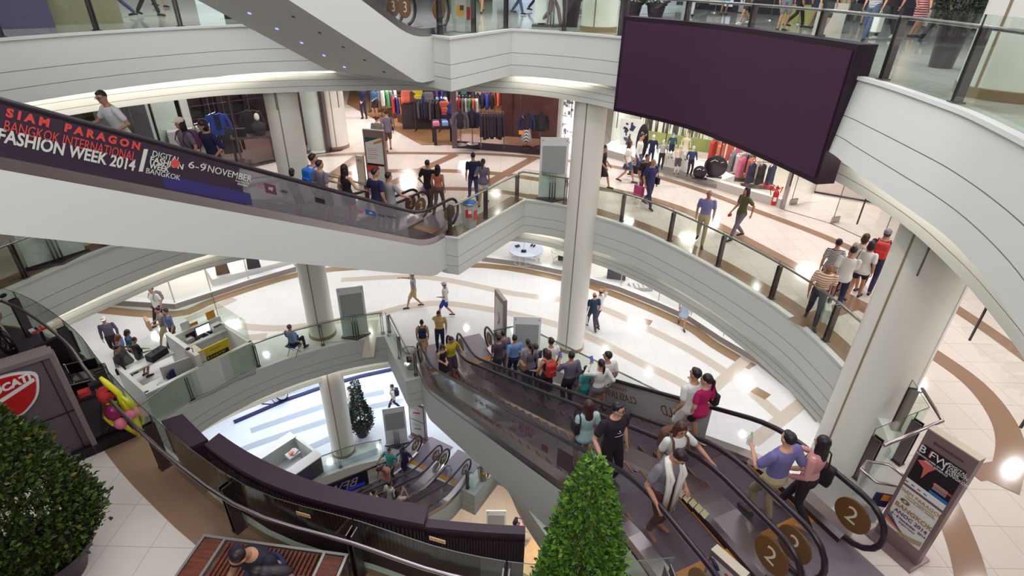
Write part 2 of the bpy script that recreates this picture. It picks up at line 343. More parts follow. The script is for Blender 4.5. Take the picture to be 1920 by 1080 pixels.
# ---- floor stripes
def ribbon(mb, pts, w, z, mi=0):
    a, b = offset(pts,-w/2), offset(pts,w/2); n = len(pts); mb.zk = getattr(mb,'zk',0)+.0004; z += mb.zk
    mb.add([(p[0],p[1],z) for p in a]+[(p[0],p[1],z) for p in b], [(i,i+1,n+i+1,n+i) for i in range(n-1)], mi)
mb = MB(); z = Z2+.003
edge = smooth(v2l)+jut2[:0]
ribbon(mb, offset(smooth(v2l),-.33), .55, z); ribbon(mb, offset(smooth(v2r),-.33), .55, z); ribbon(mb, offset(smooth(v2n),-.33), .6, z)
ribbon(mb, offset([(-2.03,15.07),(-1.65,14.98),(.37,18.34)],-.3), .5, z)
B = smooth([(-10.6,18.2),(-8,20.1),(-4.5,21.2),(-1,21.2),(1.92,20.1),(4.2,19.2),(5.95,17.5),(7.1,15.25),(7.95,13.3),(8.55,11.5),(9.0,9.8),(9.2,8.7),(9.0,7.7),(8.55,6.9),(7.8,6.1)])
ribbon(mb, B, .42, z+.001)
C = smooth([(-12.5,19.5),(-10,22),(-8.48,22.8),(-6.13,23.5),(-3,23.75),(-.61,23.75),(1.91,23.2),(4.5,22.2),(6.6,20.2),(8.1,18.05),(9.65,15.7),(10.5,13.5),(10.9,11),(11,8.5)])
ribbon(mb, C, .36, z)
ribbon(mb, smooth([(-5.2,18.5),(-4.49,18.92),(-2.43,19.25),(-.8,19.15),(.67,18.6)]), .36, z)
for a,b in (((-4.9,19),(-2.6,23.6)),((-1.4,19.2),(.8,23.4)),((6.55,10.75),(8.7,11.8)),((-7.3,18.2),(-6.6,23.3))): ribbon(mb, [a,b], .42, z+.002)
ribbon(mb, [P(1823,889,Z2)[:2],P(1930,868,Z2)[:2]], .3, z)
ribbon(mb, smooth([P(x,y,Z2)[:2] for x,y in ((1765,925),(1790,985),(1810,1040),(1824,1095))]), .4, z)
struct(mb.build('trim_60', tan))
mb = MB(); z = Z1+.003
for pts in ([(640,525),(800,520),(960,550),(1100,570),(1190,605),(1300,660),(1390,720),(1460,780)], [(440,610),(540,615),(700,590),(770,573),(850,570),(1000,597),(1100,630),(1200,680),(1280,720),(1330,760)],[(345,665),(420,640),(500,630)]):
    ribbon(mb, smooth([P(x,y,Z1)[:2] for x,y in pts]), .42, z)
for a,b in (((1330,735),(1420,655)),((1410,830),(1530,735)),((350,600),(440,560)),((690,670),(700,600))): ribbon(mb, [P(*a,Z1)[:2],P(*b,Z1)[:2]], .42, z+.001)
struct(mb.build('trim_61', tan1))
mb = MB(); z = Z1+.004
for a,b in (((1191,597),(1221,606)),((1413,730),(1440,745))): ribbon(mb, [P(*a,Z1)[:2],P(*b,Z1)[:2]], .42, z+.002)
ribbon(mb, offset(smooth([P(x,y,Z1)[:2] for x,y in ((200,574),(330,582),(400,557),(560,509),(700,495),(910,493),(1060,518),(1160,548),(1290,603),(1350,643),(1420,683))]), .3), .5, z)
struct(mb.build('trim_62', tan2))
mb = MB(); z = .004
for pts in ([(440,850),(480,833),(600,793),(700,762),(800,745)],[(500,745),(600,722),(700,700),(760,690)],[(540,855),(580,840),(620,822)],[(560,893),(640,870),(740,835),(800,815)],[(470,808),(560,777),(640,752),(720,735)]):
    ribbon(mb, smooth([P(x,y,ZM)[:2] for x,y in pts]), .38, z)
struct(mb.build('trim_63', blu1))
# ---- outer walls of the building
def wall(name, a, b, z0, z1, m, t=.2):
    d = Vector((b[0]-a[0], b[1]-a[1])); return struct(MB().box(((a[0]+b[0])/2,(a[1]+b[1])/2,(z0+z1)/2), (d.length,t,z1-z0), math.atan2(d.y,d.x)).build(name, m))
wallm = mat('shop wall off white', (224,220,214), .7)
for nm,a,b in (('wall_back',(-34,44),(20,44)),('wall_left',(-34,-8),(-34,44)),('wall_right',(20,-8),(20,44)),('wall_front',(-34,-8),(20,-8))): wall(nm, a, b, ZG, Z3+5, wallm)
# ---- gallery downlights (lamps in the ceilings)
def gallery_lights(tag_, pts, z, power, size=.2, color=(1,.98,.965)):
    for x,y in pts: area('downlight_%s' % tag_, (x,y,z), size, power, color)
def along(pts, step):
    out = []; acc = step/2
    for i in range(len(pts)-1):
        a,b = Vector(pts[i]),Vector(pts[i+1]); L = (b-a).length
        while acc < L: out.append(tuple(a.lerp(b,acc/L))); acc += step
        acc -= L
    return out
gallery_lights('second', along(offset(B,-.8),2.2)+along(offset(C,-1.6),3.2), Z3-1.9, 38)
gallery_lights('second', [(-9,6.2),(-5,3.0),(0,1.6)], Z3-1.9, 6)
gallery_lights('second', [(3.6,2.2),(6.6,4.2),(8.2,6.2)], Z3-1.9, 20)
gallery_lights('first', along(offset(INN2,-1.6,True)[4:70],1.9)+along(offset(INN2,-4.4,True)[4:66],2.4), Z2-1.93, 21, .2, (.97,.985,1))
gallery_lights('mezzanine', along(offset(INN1,-1.6,True)[8:48],2.2)+along(offset(INN1,-4.2,True)[8:48],2.6), Z1-2.03, 30, .2, (.9,.95,1))
gallery_lights('ground', [(-3,9),(0,11),(-6,11),(1.5,17.5),(-1,18.5),(3,15)], ZM-1.25, 100, .5, (1,.93,.85))
gallery_lights('third', along(offset(INN3,-3,True)[6:66],3), Z3+3.6, 60, .4)
# ================================================================ GLASS RAILINGS
def railing(label, pts, z, h=1.05, inset=.10, step=2.0, hr=.14, hz=.9, ends=(0,0), group='glass railings around the atrium', post=.11):
    "glass balustrade: pts follow the void edge (void on the right hand)"
    root = thing('glass_railing', label, 'railing', (pts[0][0],pts[0][1],z), 0, group)
    o = Vector((pts[0][0],pts[0][1])); base = offset(pts, -inset); L = [0]
    for i in range(1,len(base)): L.append(L[-1]+(Vector(base[i])-Vector(base[i-1])).length)
    def at(t):
        for i in range(1,len(base)):
            if t <= L[i] or i == len(base)-1:
                u = (t-L[i-1])/max(1e-6,L[i]-L[i-1]); a,b = Vector(base[i-1]),Vector(base[i]); return a.lerp(b,u), (b-a).normalized()
    n = max(1, round(L[-1]/step)); marks = [L[-1]*i/n for i in range(n+1)]
    for i in range(n):                                   # one pane per bay
        ts = [marks[i]+.01]+[t for t in L if marks[i]+.03 < t < marks[i+1]-.03]+[marks[i+1]-.01]
        q = [at(t)[0]-o for t in ts]; a, b = offset(q,.006), offset(q,-.006); m = len(q); mb = MB()
        vs = [(p[0],p[1],.0) for p in a]+[(p[0],p[1],h) for p in a]+[(p[0],p[1],.0) for p in b]+[(p[0],p[1],h) for p in b]
        fs = [(k,k+1,m+k+1,m+k) for k in range(m-1)]+[(2*m+k+1,2*m+k,3*m+k,3*m+k+1) for k in range(m-1)]
        mb.add(vs, fs); mb.add(vs, [(m+k,m+k+1,3*m+k+1,3*m+k) for k in range(m-1)]+[(0,m,3*m,2*m),(m-1,3*m-1,4*m-1,2*m-1)], 1)
        mb.build('glass_pane', [glass, gedge], root)
    for i in range(n+1):                                 # flat steel posts standing inside the glass
        if (i == 0 and ends[0]) or (i == n and ends[1]): continue
        p, t = at(min(max(marks[i],.06),L[-1]-.06)); nrm = Vector((-t.y,t.x)); p = p-o; a = math.atan2(t.y,t.x); mb = MB()
        for s in (-.035,.035): mb.box((p.x+t.x*s+nrm.x*.06, p.y+t.y*s+nrm.y*.06, hz/2), (.016,post,hz), a)
        mb.box((p.x+nrm.x*.06,p.y+nrm.y*.06,.012), (.14,.16,.024), a)
        mb.tube([(p.x+nrm.x*.05,p.y+nrm.y*.05,hz-.12),(p.x+nrm.x*(hr),p.y+nrm.y*(hr),hz-.03)], .012, 6)
        mb.build('post', steeld, root)
    if hr:
        q = [Vector(p)-o for p in offset(base, -hr)]
        MB().tube([(p.x,p.y,hz) for p in q], .028, 10).build('handrail', steel, root, True)
    return root
railing('glass railing of the second floor along the curve right of the centre column', smooth(v2r)[9:], Z2, step=2.0)
railing('short glass railing between escalator landing and centre column, second floor', [(-2.0,15.09),(-1.65,14.98),(.37,18.34),(1.75,17.83)], Z2, step=1.75)
railing('glass railing along the far left of the second floor gallery', smooth(v2l), Z2, step=2.3)
railing('glass railing behind the lettered escalator on its far side', [(-6.75,17.75),(-4.75,16.65)], Z2, step=1.3)
railing('near curved glass railing above the wooden bench', smooth(v2n), Z2, step=2.05, hr=.20, post=.15)
railing('angled glass railing by the litter bin at the escalator head', [(6.7,7.45),(6.55,6.80),(5.45,6.30)], Z2, step=1.0, hr=.2, post=.15)
railing('glass railing of the third floor left of the hanging escalator', smooth(v3l)[4:], Z3, step=1.9)
railing('glass railing of the third floor over the white prow', [(-2.1,14.95),(-1.65,14.47),(-.19,17.26),(.7,16.98),(1.57,16.55),(2.62,15.81)], Z3, step=1.6)
railing('glass railing of the third floor above the big dark screen and beyond', smooth(v3r)[12:62], Z3, step=1.85, hr=.12)
railing('glass railing of the first floor beside the yellow sign kiosk', smooth(v1l)[8:], Z1, step=2.2)
railing('short glass railing of the first floor prow by the litter bin', [(-4.86,17.58),(-3.56,14.9),(-3.15,15.1)], Z1, step=1.5)
railing('long glass railing right of the crowded escalator on the first floor', [(-.55,16.55),(.33,16.92),(2.3,15.3),(4.6,13.4)], Z1, step=1.6)
railing('glass railing around the mezzanine opening', vM[6:21], ZM, step=2.0)
railing('short glass railing of the mezzanine prow by the lower escalators', [(-1.75,15.62),(-1.31,15.39),(-.40,17.02)], ZM, step=1.2)
railing('glass railing of the mezzanine below the crowded escalator', smooth([(.2,16.35),(.52,15.5),(1.1,14.4),(1.75,13.25),(2.9,11),(3.7,8.5)]), ZM, step=2.0)
# ================================================================ ESCALATORS
K = .53
def zprof(s, rise, b=.55):
    s0 = .85; s1 = s0+rise/K
    def ramp(t): return 0 if t < -b else (K*t if t > b else K*(t+b)**2/(4*b))
    return ramp(s-s0)-ramp(s-s1)
def esc_frame(p0, az, zl, nshift=0):
    "p0 lies on the lane's centre line at the lower comb; az = heading of the uphill run (deg, 0 = +Y, clockwise)"
    a = math.radians(az); return Vector((math.sin(a),math.cos(a)))
discm = mat('brown escalator disc', (120,84,44), .4); discr = mat('cream numeral', (236,226,200), .5)
combm = mat('comb plate yellow', (196,130,44), .45)
stepm = mat('step tread', (86,72,84), .5, .3); stepd = mat('step riser', (52,40,50), .5)
ridge = stripe_mat('ridged landing plate', (150,138,148), (112,98,112), 42, 'X', .35, .5)
skirtm = mat('dark skirt panel', (58,40,50), .35)
def escalator(label, p0, az, zl, rise, digits, group, landing=1.7):
    u = esc_frame(p0, az, zl); rz = math.atan2(-u.x, u.y); S = rise/K+1.7
    root = thing('escalator', label, 'escalator', (p0[0],p0[1],zl), rz, group)
    ss = [-.55]+[i*.25 for i in range(-1, int(S/.25)+1)]+[S+.1,S+.55]; zs = [zprof(s,rise) for s in ss]
    for sx in (-1,1):
        x = .55*sx; mb = MB()
        lo = [(s,z+.13) for s,z in zip(ss,zs)]; hi = [(s,z+.93) for s,z in zip(ss,zs)]
        arc = lambda c, d: [(c[0]+d*.38*math.sin(t), c[1]+.40*math.cos(t)) for t in [math.pi*k/8 for k in range(1,8)]]
        prof = lo+arc((ss[-1],zs[-1]+.53),1)[::-1]+hi[::-1]+arc((ss[0],zs[0]+.53),-1)
        n = len(prof); m = len(ss)
        for dx in (-.006,.006):
            vs = [(x+dx,s,z) for s,z in lo]+[(x+dx,s,z) for s,z in hi]
            mb.add(vs, [(i,i+1,m+i+1,m+i) for i in range(m-1)])
            for c,d,i in ((ss[0],-1,0),(ss[-1],1,m-1)):
                fan = [(x+dx,lo[i][0],lo[i][1])]+[(x+dx,)+p for p in arc((c,zs[i]+.53),d)[::-1]]+[(x+dx,hi[i][0],hi[i][1])]
                mb.add(fan, [tuple(range(len(fan)))])
        mb.build('glass_balustrade', escg, root)
        top = [(x,s,z+.95) for s,z in zip(ss,zs)]
        def nose(s,z,d): return [(x, s+d*.42*math.sin(t), z+.53+.42*math.cos(t)) for t in [math.pi*k/9 for k in range(1,10)]]
        path = nose(ss[0],0,-1)[::-1]+top+nose(ss[-1],zs[-1],1)
        path = [(x,ss[0]+.5,zs[0]+.10)]+path+[(x,ss[-1]-.5,zs[-1]+.10)]
        MB().tube(path, .045, 8, up=(1,0,0), flat=.85).build('handrail', rubber, root, True)
        mb = MB()                                                     # skirt inside, deck and outer band
        for (xa,za),(xb,zb),mi in (((.47,-.25),(.47,.10),0),((.47,.10),(.53,.16),1),((.53,.16),(.75,.16),1),((.75,.16),(.75,-.14),1)):
            vs = [(xa*sx,s,z+za) for s,z in zip(ss,zs)]+[(xb*sx,s,z+zb) for s,z in zip(ss,zs)]
            mb.add(vs, [(i,i+1,m+i+1,m+i) for i in range(m-1)], mi)
        for i in (0,m-1): mb.add([(a*sx,ss[i],zs[i]+b) for a,b in ((.47,-.25),(.47,.10),(.53,.16),(.75,.16),(.75,-.25))], [(0,1,2,3,4)], 1)
        mb.build('skirt', [skirtm, steel], root)
        for c,zz,k in ((ss[0]+.02,.53,0),(ss[-1]-.02,zs[-1]+.53,1)):
            if not digits[k]: continue
            d = MB(); d.M = Matrix.Translation((x,c,zz))@Matrix.Rotation(math.pi/2,4,'Y'); d.lathe([(.25,-.014),(.25,.014)], n=28)
            d = d.build('floor_disc', discm, root)
            for q in (1,-1): text(digits[k], .36, frame((x+q*.016,c,zz), (0,q,0), (0,0,1)), discr, d, 'numeral', .001)
    st = MB(); st.box((0,.2,-.13), (.92,.398,.24), 0, 0); st.add([(-.46,.0,-.009),(.46,.0,-.009),(.46,.0,-.235),(-.46,.0,-.235)], [(0,1,2,3)], 1)
    for q in (-1,1): st.box((.44*q,.2,-.006), (.026,.398,.014), 0, 2)
    sm = None; k = 0; s = .0
    while s < S-.05:
        zt = zprof(s+.4,rise)
        if sm is None: o = st.build('step', [stepm, stepd, mat('step edge ochre', (150,100,46), .5)], root); sm = o.data
        else: o = bpy.data.objects.new('step', sm); COL.objects.link(o); o.parent = root
        o.location = (0,s,zt); s += .4
    for s0,s1,z in ((-landing,-.16,0),(S+.16,S+landing,rise)):
        MB().box((0,(s0+s1)/2,z+.004), (1.24,abs(s1-s0),.02), mi=0).build('landing_plate', ridge, root)
    for s0,z in ((-.08,0),(S+.08,rise)): MB().box((0,s0,z+.008), (.93,.18,.026)).build('comb_plate', combm, root)
    return root
escg = glass_mat('escalator glass', (.92,.915,.925))
def cladding(n, p0, az, zl, rise, w=3.02, extra=0.0, m=white):
    "white casing around the pair of escalators; p0 on the bank centre line"
    u = esc_frame(p0, az, zl); rz = math.atan2(-u.x, u.y); S = rise/K+1.7; mb = MB()
    ss = [.0,.3]+[.3+.25*i for i in range(1,int((S-.3)/.25)+1)]+[S-.05]
    top = [(s, zprof(s,rise)-.02) for s in ss]
    bot = [(s, max(-1.06-extra*.6, min(K*(s-.85)-.97-extra, rise-1.2))) for s in ss]
    k = len(ss); h = w/2
    for x in (-h,h):
        vs = [(x,s,z) for s,z in top]+[(x,s,z) for s,z in bot]; mb.add(vs, [(i,i+1,k+i+1,k+i) for i in range(k-1)])
    vs = [(-h,s,z) for s,z in bot]+[(h,s,z) for s,z in bot]; mb.add(vs, [(i,i+1,k+i+1,k+i) for i in range(k-1)])
    vs = [(-h,s,z-.36) for s,z in top]+[(h,s,z-.36) for s,z in top]; mb.add(vs, [(i,i+1,k+i+1,k+i) for i in range(k-1)])
    for i in (0,k-1): mb.add([(-h,)+top[i],(h,)+top[i],(h,)+bot[i],(-h,)+bot[i]], [(0,1,2,3)])
    o = mb.build('wall_escalator_%d' % n, m); o.location = (p0[0],p0[1],zl); o.rotation_euler = (0,0,rz); return struct(o)
class Bank:
    "two lanes; edge = a point of the camera-side casing face at the lower end; side = +1 if the camera side is local -X"
    def __init__(s, edge, az, zl, rise, side):
        s.az, s.zl, s.rise = az, zl, rise; u = esc_frame(edge, az, zl); s.u = u; s.X = Vector((u.y,-u.x)); s.side = side
        s.near = Vector(edge)+s.X*.75*side; s.far = Vector(edge)+s.X*2.25*side; s.mid = Vector(edge)+s.X*1.5*side
    def pt(s, lane, t, x=0):
        c = (s.near if lane == 0 else s.far)+s.u*t+s.X*x; return Vector((c.x,c.y,s.zl+zprof(t,s.rise)))
    def rider(s, px, py, h):
        "standing point of a rider whose head top is at photo pixel (px,py): returns point, lane offset from bank edge, run"
        r = R_CW@Vector((px-960,py-540,FPX)); e = s.near-s.X*.75*s.side; best = None
        ru = Vector((r.x,r.y)).dot(s.u); k = (s.zl-CZ+h-.85*K-K*e.dot(s.u))/(r.z-K*ru); q = Vector((r.x*k,r.y*k))-e; t = q.dot(s.u)
        for z0,ok in ((s.zl,t < .85),(s.zl+s.rise,t > .85+s.rise/K)):
            if ok: k = (z0+h-CZ)/r.z; q = Vector((r.x*k,r.y*k))-e; t = q.dot(s.u)
        n = q.dot(s.X)*s.side; lane = 0 if n < 1.5 else 1; x = max(-.26,min(.26,(n-(.75 if lane == 0 else 2.25))))*s.side
        i = math.floor(t/.4); zz = zprof((i+1)*.4,s.rise) if 0 < t < s.rise/K+1.7 else zprof(t,s.rise)
        p = s.pt(lane,t,x); p.z = s.zl+zz+.005; return p
B23 = Bank((-2.03,15.07), 209.1, Z2, Z3-Z2, 1)
B34 = Bank((-2.1,14.98), 209.1, Z3, 5.5, 1)
B12 = Bank((-3.1,15.12), 154.8, Z1, Z2-Z1, -1)
BM1 = Bank((-1.85,15.68), 209.1, ZM, Z1-ZM, 1)
escalator('escalator carrying riders down behind the long lettered banner, second to third floor', B23.near, B23.az, Z2, B23.rise, ('2','3'), 'escalators')
escalator('escalator on the far side of the banner pair, second to third floor', B23.far, B23.az, Z2, B23.rise, ('2','3'), 'escalators')
escalator('near escalator of the hanging pair at the top, third floor upward', B34.near, B34.az, Z3, B34.rise, ('3',''), 'escalators')
escalator('far escalator of the hanging pair at the top, third floor upward', B34.far, B34.az, Z3, B34.rise, ('3',''), 'escalators')
escalator('escalator carrying the man with the white scarf up', B12.near, B12.az, Z1, B12.rise, ('1','2'), 'escalators')
escalator('escalator packed with riders seen from behind going down', B12.far, B12.az, Z1, B12.rise, ('1','2'), 'escalators')
escalator('lower escalator nearer the mezzanine prow, without banner', BM1.near, BM1.az, ZM, BM1.rise, ('M',''), 'escalators')
escalator('lower escalator with the dark blue lettered banner on its far side', BM1.far, BM1.az, ZM, BM1.rise, ('M',''), 'escalators')
BG = Bank((-3.1,15.12), 154.8, ZG, ZM-ZG, -1)
escalator('lowest escalator between ground and mezzanine, nearer the prow', BG.near, BG.az, ZG, BG.rise, ('',''), 'escalators')
escalator('lowest escalator between ground and mezzanine, far lane', BG.far, BG.az, ZG, BG.rise, ('',''), 'escalators')
cladding(5, BG.mid, BG.az, ZG, BG.rise); cladding(1, B23.mid, B23.az, Z2, B23.rise); cladding(2, B34.mid, B34.az, Z3, B34.rise)
cladding(3, B12.mid, B12.az, Z1, B12.rise, extra=.25); cladding(4, BM1.mid, BM1.az, ZM, BM1.rise)
# ================================================================ SCREENS, SIGNS, STANDS, BINS, PLANTERS, BENCH
def face_cam(x, y): return math.atan2(-y, -x)+math.pi/2      # rotz that turns local -Y to the camera
def band_solid(mb, front, back, z0, z1, mi=0):
    n = len(front); vs = [(p[0],p[1],z) for z in (z0,z1) for q in (front,back) for p in q]
    f0,b0,f1,b1 = 0,n,2*n,3*n
    fs = []
    for i in range(n-1): fs += [(f0+i,f0+i+1,f1+i+1,f1+i),(b0+i+1,b0+i,b1+i,b1+i+1),(f1+i,f1+i+1,b1+i+1,b1+i),(f0+i+1,f0+i,b0+i,b0+i+1)]
    fs += [(f0,f1,b1,b0),(n-1,2*n-1,4*n-1,3*n-1)]
    return mb.add(vs, fs, mi)
scr = mat('switched off LED screen', (70,38,62), .6, spec=.3); scrf = mat('screen casing', (38,16,36), .45, spec=.4)
# big LED screen hung on the third-floor fascia
f0 = smooth([P(x,y,15.3)[:2] for x,y in ((1150,208),(1276,238),(1364,270),(1450,308),(1530,346))], 5)
root = thing('led_screen', 'large dark curved LED screen hanging on the white fascia', 'screen', (f0[10][0],f0[10][1],15.3))
o = Vector((f0[10][0],f0[10][1])); fl = [tuple(Vector(p)-o) for p in f0]; zt = ZV(*f0[0],1167,30)-15.3
band_solid(MB(), fl, offset(fl,-.38), 0, zt).build('casing', scrf, root)
L = len(fl); inn = fl[:]; inn[0] = tuple(Vector(fl[0]).lerp(Vector(fl[1]),.35)); inn[-1] = tuple(Vector(fl[-1]).lerp(Vector(fl[-2]),.45))
band_solid(MB(), offset(inn,.02), offset(inn,-.05), .10, zt-.10).build('display', scr, root)
# back of the second LED screen outside the near second-floor railing
q = smooth(v2n, 6)
for nf,nn,z0,z1,lab in ((((407,814),(450,843),(500,870),(565,898),(636,920),(720,938),(802,951)),((387,831),(430,862),(485,894),(555,922),(626,942),(710,962),(796,979)),9.3,Z2+.98,'long dark back of a curved screen outside the near railing'),
    (((338,778),(362,802),(386,826)),((306,787),(330,812),(356,838)),9.3,Z2+.93,'short dark end cabinet beside the curved screen back'),
    (((800,976),(860,982),(925,987),(985,990)),((797,984),(860,990),(925,995),(985,998)),9.3,Z2+.90,'lower dark panel continuing the screen back to the right')):
    fa_ = smooth([P(x,y,z1)[:2] for x,y in nf],4); na_ = smooth([P(x,y,z1)[:2] for x,y in nn],4); o = Vector(na_[len(na_)//2]); fl = [tuple(Vector(p)-o) for p in fa_]; nl = [tuple(Vector(p)-o) for p in na_]
    r = thing('screen_cabinet', lab, 'screen', (o.x,o.y,z0)); h = z1-z0
    band_solid(MB(), nl, fl, 0, h-.05).build('cabinet', scrf, r)
    band_solid(MB(), offset(nl,.03), offset(fl,-.03), h-.05, h).build('cover_plate', mat('dark cover plate',(46,24,42),.55), r)
    mb = MB(); bk = offset(nl,.02)
    for i in range(len(bk)-1):
        aa,bb = Vector(bk[i]),Vector(bk[i+1]); t = bb-aa
        for j in range(3): m_ = aa+t*((j+.5)/3); mb.box((m_.x,m_.y,h-.42), (t.length/3*.55,.02,.5), math.atan2(t.y,t.x))
    mb.build('vent_louvre', mat('louvre brown black',(44,24,30),.6), r)
# ---- info pylons: frosted board, grey panel, three tubes, kite base
frost = mat('frosted white board', (246,248,248), .3); gpanel = mat('grey blank panel', (172,174,172), .45)
def pylon(label, loc, rz, w=.95, h=2.15):
    r = thing('information_board', label, 'sign', loc, rz, 'blank information boards')
    MB().box((0,0,h/2+.06), (w,.05,h-.08)).build('board', frost, r)
    MB().box((0,-.035,h*.66), (w*.84,.03,h*.44)).build('panel', gpanel, r)
    for x in (-.09,0,.09): MB().tube([(x,-.10,.05),(x,-.10,h*.44)], .022, 8).build('tube', steel, r, True)
    MB().prism([(-w*.58,0),(0,-.34),(w*.58,0),(w*.5,.16),(-w*.5,.16)], 0, .06).build('base', steeld, r)
    mb = MB()
    for x in (-w*.42,w*.42): mb.lathe([(.02,-.004),(.02,.004)], (0,0,0), 8); mb.v[-16:] = [(v[0]+x, -.03+v[2], h-.08+v[1]) for v in mb.v[-16:]]
    mb.build('fixing_stud', steeld, r); return r
for (px,py),z,lab,dr,kw in (((668,630),Z1,'blank information board by the left column on the first floor',0,{}),((985,690),Z1,'blank information board behind the crowded escalator, first floor',0,{}),
    ((1034,374),Z2,'blank information board beside the centre column, second floor',.1,{}),((110,490),Z2,'blank information board at the left of the second floor',.25,dict(w=1.3)),
    ((745,833),ZM,'blank information board on the mezzanine by the lower escalators',0,{}),((1030,50),Z3,'information board with purple stripe on the third floor',.3,{}),((930,1012),ZG,'blank information board on the ground floor far below',0,{})):
    p = P(px,py,z); r = pylon(lab, p, face_cam(p.x,p.y)+dr, **kw)
# ---- upright poster stands
framem = mat('bronze grey poster frame', (142,118,120), .4, .3); framet = mat('cream frame top', (200,188,168), .5)
inkb = mat('poster ink black', (26,14,24), .6); paper = mat('poster paper', (232,230,226), .6); gold = mat('poster gold', (170,132,72), .5); red = mat('poster red', (206,62,52), .6)
navy = mat('poster navy', (34,30,84), .6); blue = mat('poster blue', (36,112,196), .6); green = mat('poster green', (40,84,64), .6); orange = mat('poster orange', (222,140,50), .6); pinkm = mat('poster pink', (206,104,96), .6); purple = mat('poster purple',(88,50,96),.6)
def flat(mb, x0, x1, z0, z1, y, mi=0): return mb.add([(x0,y,z0),(x1,y,z0),(x1,y,z1),(x0,y,z1)], [(0,1,2,3)], mi)
def stand(label, a, b, h=2.0, d=.13):
    a,b = Vector(a),Vector(b); c = (a+b)/2; t = b-a; r = thing('poster_stand', label, 'sign', c, math.atan2(t.y,t.x)); w = t.length
    MB().box((0,d/2,h/2), (w,d,h)).build('frame', [framem], r); MB().box((0,d/2,h+.005), (w,d,.02)).build('frame_top', framet, r)
    MB().box((0,d/2,.02), (w+.06,d+.3,.04)).build('base', framem, r); return r, w
def T(s, size, x, z, m, par, y=-.012, **k): return text(s, size, frame((x,y,z),(1,0,0),(0,0,1)), m, par, **k)
# near stand (right)
r, w = stand('tall poster stand with dark upper and white lower poster by the escalator', P(1637,998,Z2), P(1714,1064,Z2), 2.0)
mb = MB(); X = w*.42; flat(mb,-X,X,.30,1.05,-.006,0); flat(mb,-X,X,1.09,1.78,-.006,1); flat(mb,-X,X,1.09,1.19,-.008,0); flat(mb,X*.1,X,1.2,1.24,-.009,3); flat(mb,X*.1,X,1.34,1.37,-.009,2)
for i in range(5): flat(mb,X*.15,X*.8,1.28+i*.022,1.287+i*.022,-.009,0)
for i in range(4): flat(mb,-X+.08*i,-X+.08*i+.04,1.12,1.14,-.01,2+i%2)
po = mb.build('poster', [paper,inkb,red,blue], r)
mb = MB(); mb.add([(-X*.95,-.01,1.52),(-X*.55,-.01,1.60),(-X*.1,-.01,1.55),(-X*.3,-.01,1.45),(-X*.45,-.01,1.30),(-X*.55,-.01,1.46)], [(0,1,2,3,4,5)]); mb.build('figure_print', pinkm, r)
T('B FW',.15,-X*.42,1.70,paper,po); T('|',.15,X*.16,1.68,paper,po); T('I',.13,-X*.60,1.70,red,po)
for i,s in enumerate(('DIGITAL','FASHION','WEEK','BANGKOK')): T(s,.055,X*.28,1.74-i*.042,paper,po,align='LEFT')
T('FASHION WEEK 2014',.034,-X*.5,1.61,paper,po); T('SHOW SCHEDULE',.034,-X*.1,1.57,paper,po); T('SIAMPARAGON',.05,0,1.88,steeld,po)
T('SIAM PARAGON',.075,X*.1,.985,gold,po); T('World Class Shopping Destination',.026,X*.1,.935,gold,po); T('Welcomes ANOC Assembly',.034,X*.1,.90,gold,po)
T('BANGKOK',.10,X*.05,.72,gold,po,bold=.002); T('ANOC 2014',.082,X*.05,.62,purple,po,bold=.001); T('5 - 8 November  2014',.05,X*.05,.54,purple,po,bold=.001); T('Bangkok Thailand',.03,X*.05,.485,purple,po)
mb = MB()
for i in range(7): mb.tube([(-X*.55+.06*math.cos(t)*(1-i*.1),-.012,.83+.035*math.sin(t)*(1-i*.08)) for t in [2*math.pi*j/14 for j in range(15)]], .004, 4, i%2)
mb.build('emblem', [gold,purple], r)
mb = MB()
for i,mi in enumerate((0,1,2,3,4)):
    mb.add([(-X,-.01,.56-.04*i),(-X,-.01,.53-.04*i),(-X*.3+.05*i,-.01,.36-.012*i),(-X*.2+.05*i,-.01,.355-.012*i)], [(0,1,2,3)], mi)
for i in range(5): mb.tube([(-X*.2+t*(X*1.15),-.011,.345+.1*t*t-.018*i+.01*math.sin(t*3)) for t in [j/8 for j in range(9)]], .004, 4, 0)
mb.build('ribbon_print', [gold,blue,inkb,red,orange], r)
# bottom stand (cropped by the frame)
r, w = stand('cream topped poster stand at the bottom edge beside the near escalator', P(1318,1092,Z2), P(1368,1140,Z2), 1.15)
zz = ZV(P(1318,1092,Z2).x,P(1318,1092,Z2).y,1328,1030)-Z2
r.scale = (1.15,1,zz/1.15)
mb = MB(); flat(mb,-w*.42,w*.42,.1,1.02,-.006,0); po = mb.build('poster', [paper], r)
mb = MB(); mb.tube([(-.16,-.01,.97),(-.10,-.01,.90),(-.07,-.01,.8)], .03, 6, 0); mb.ell((.05,-.01,.85),(.04,.006,.05),8,5,1); mb.box((-.13,-.01,.78),(.06,.01,.12),0,2); mb.build('poster_print', [navy,red,orange], r)
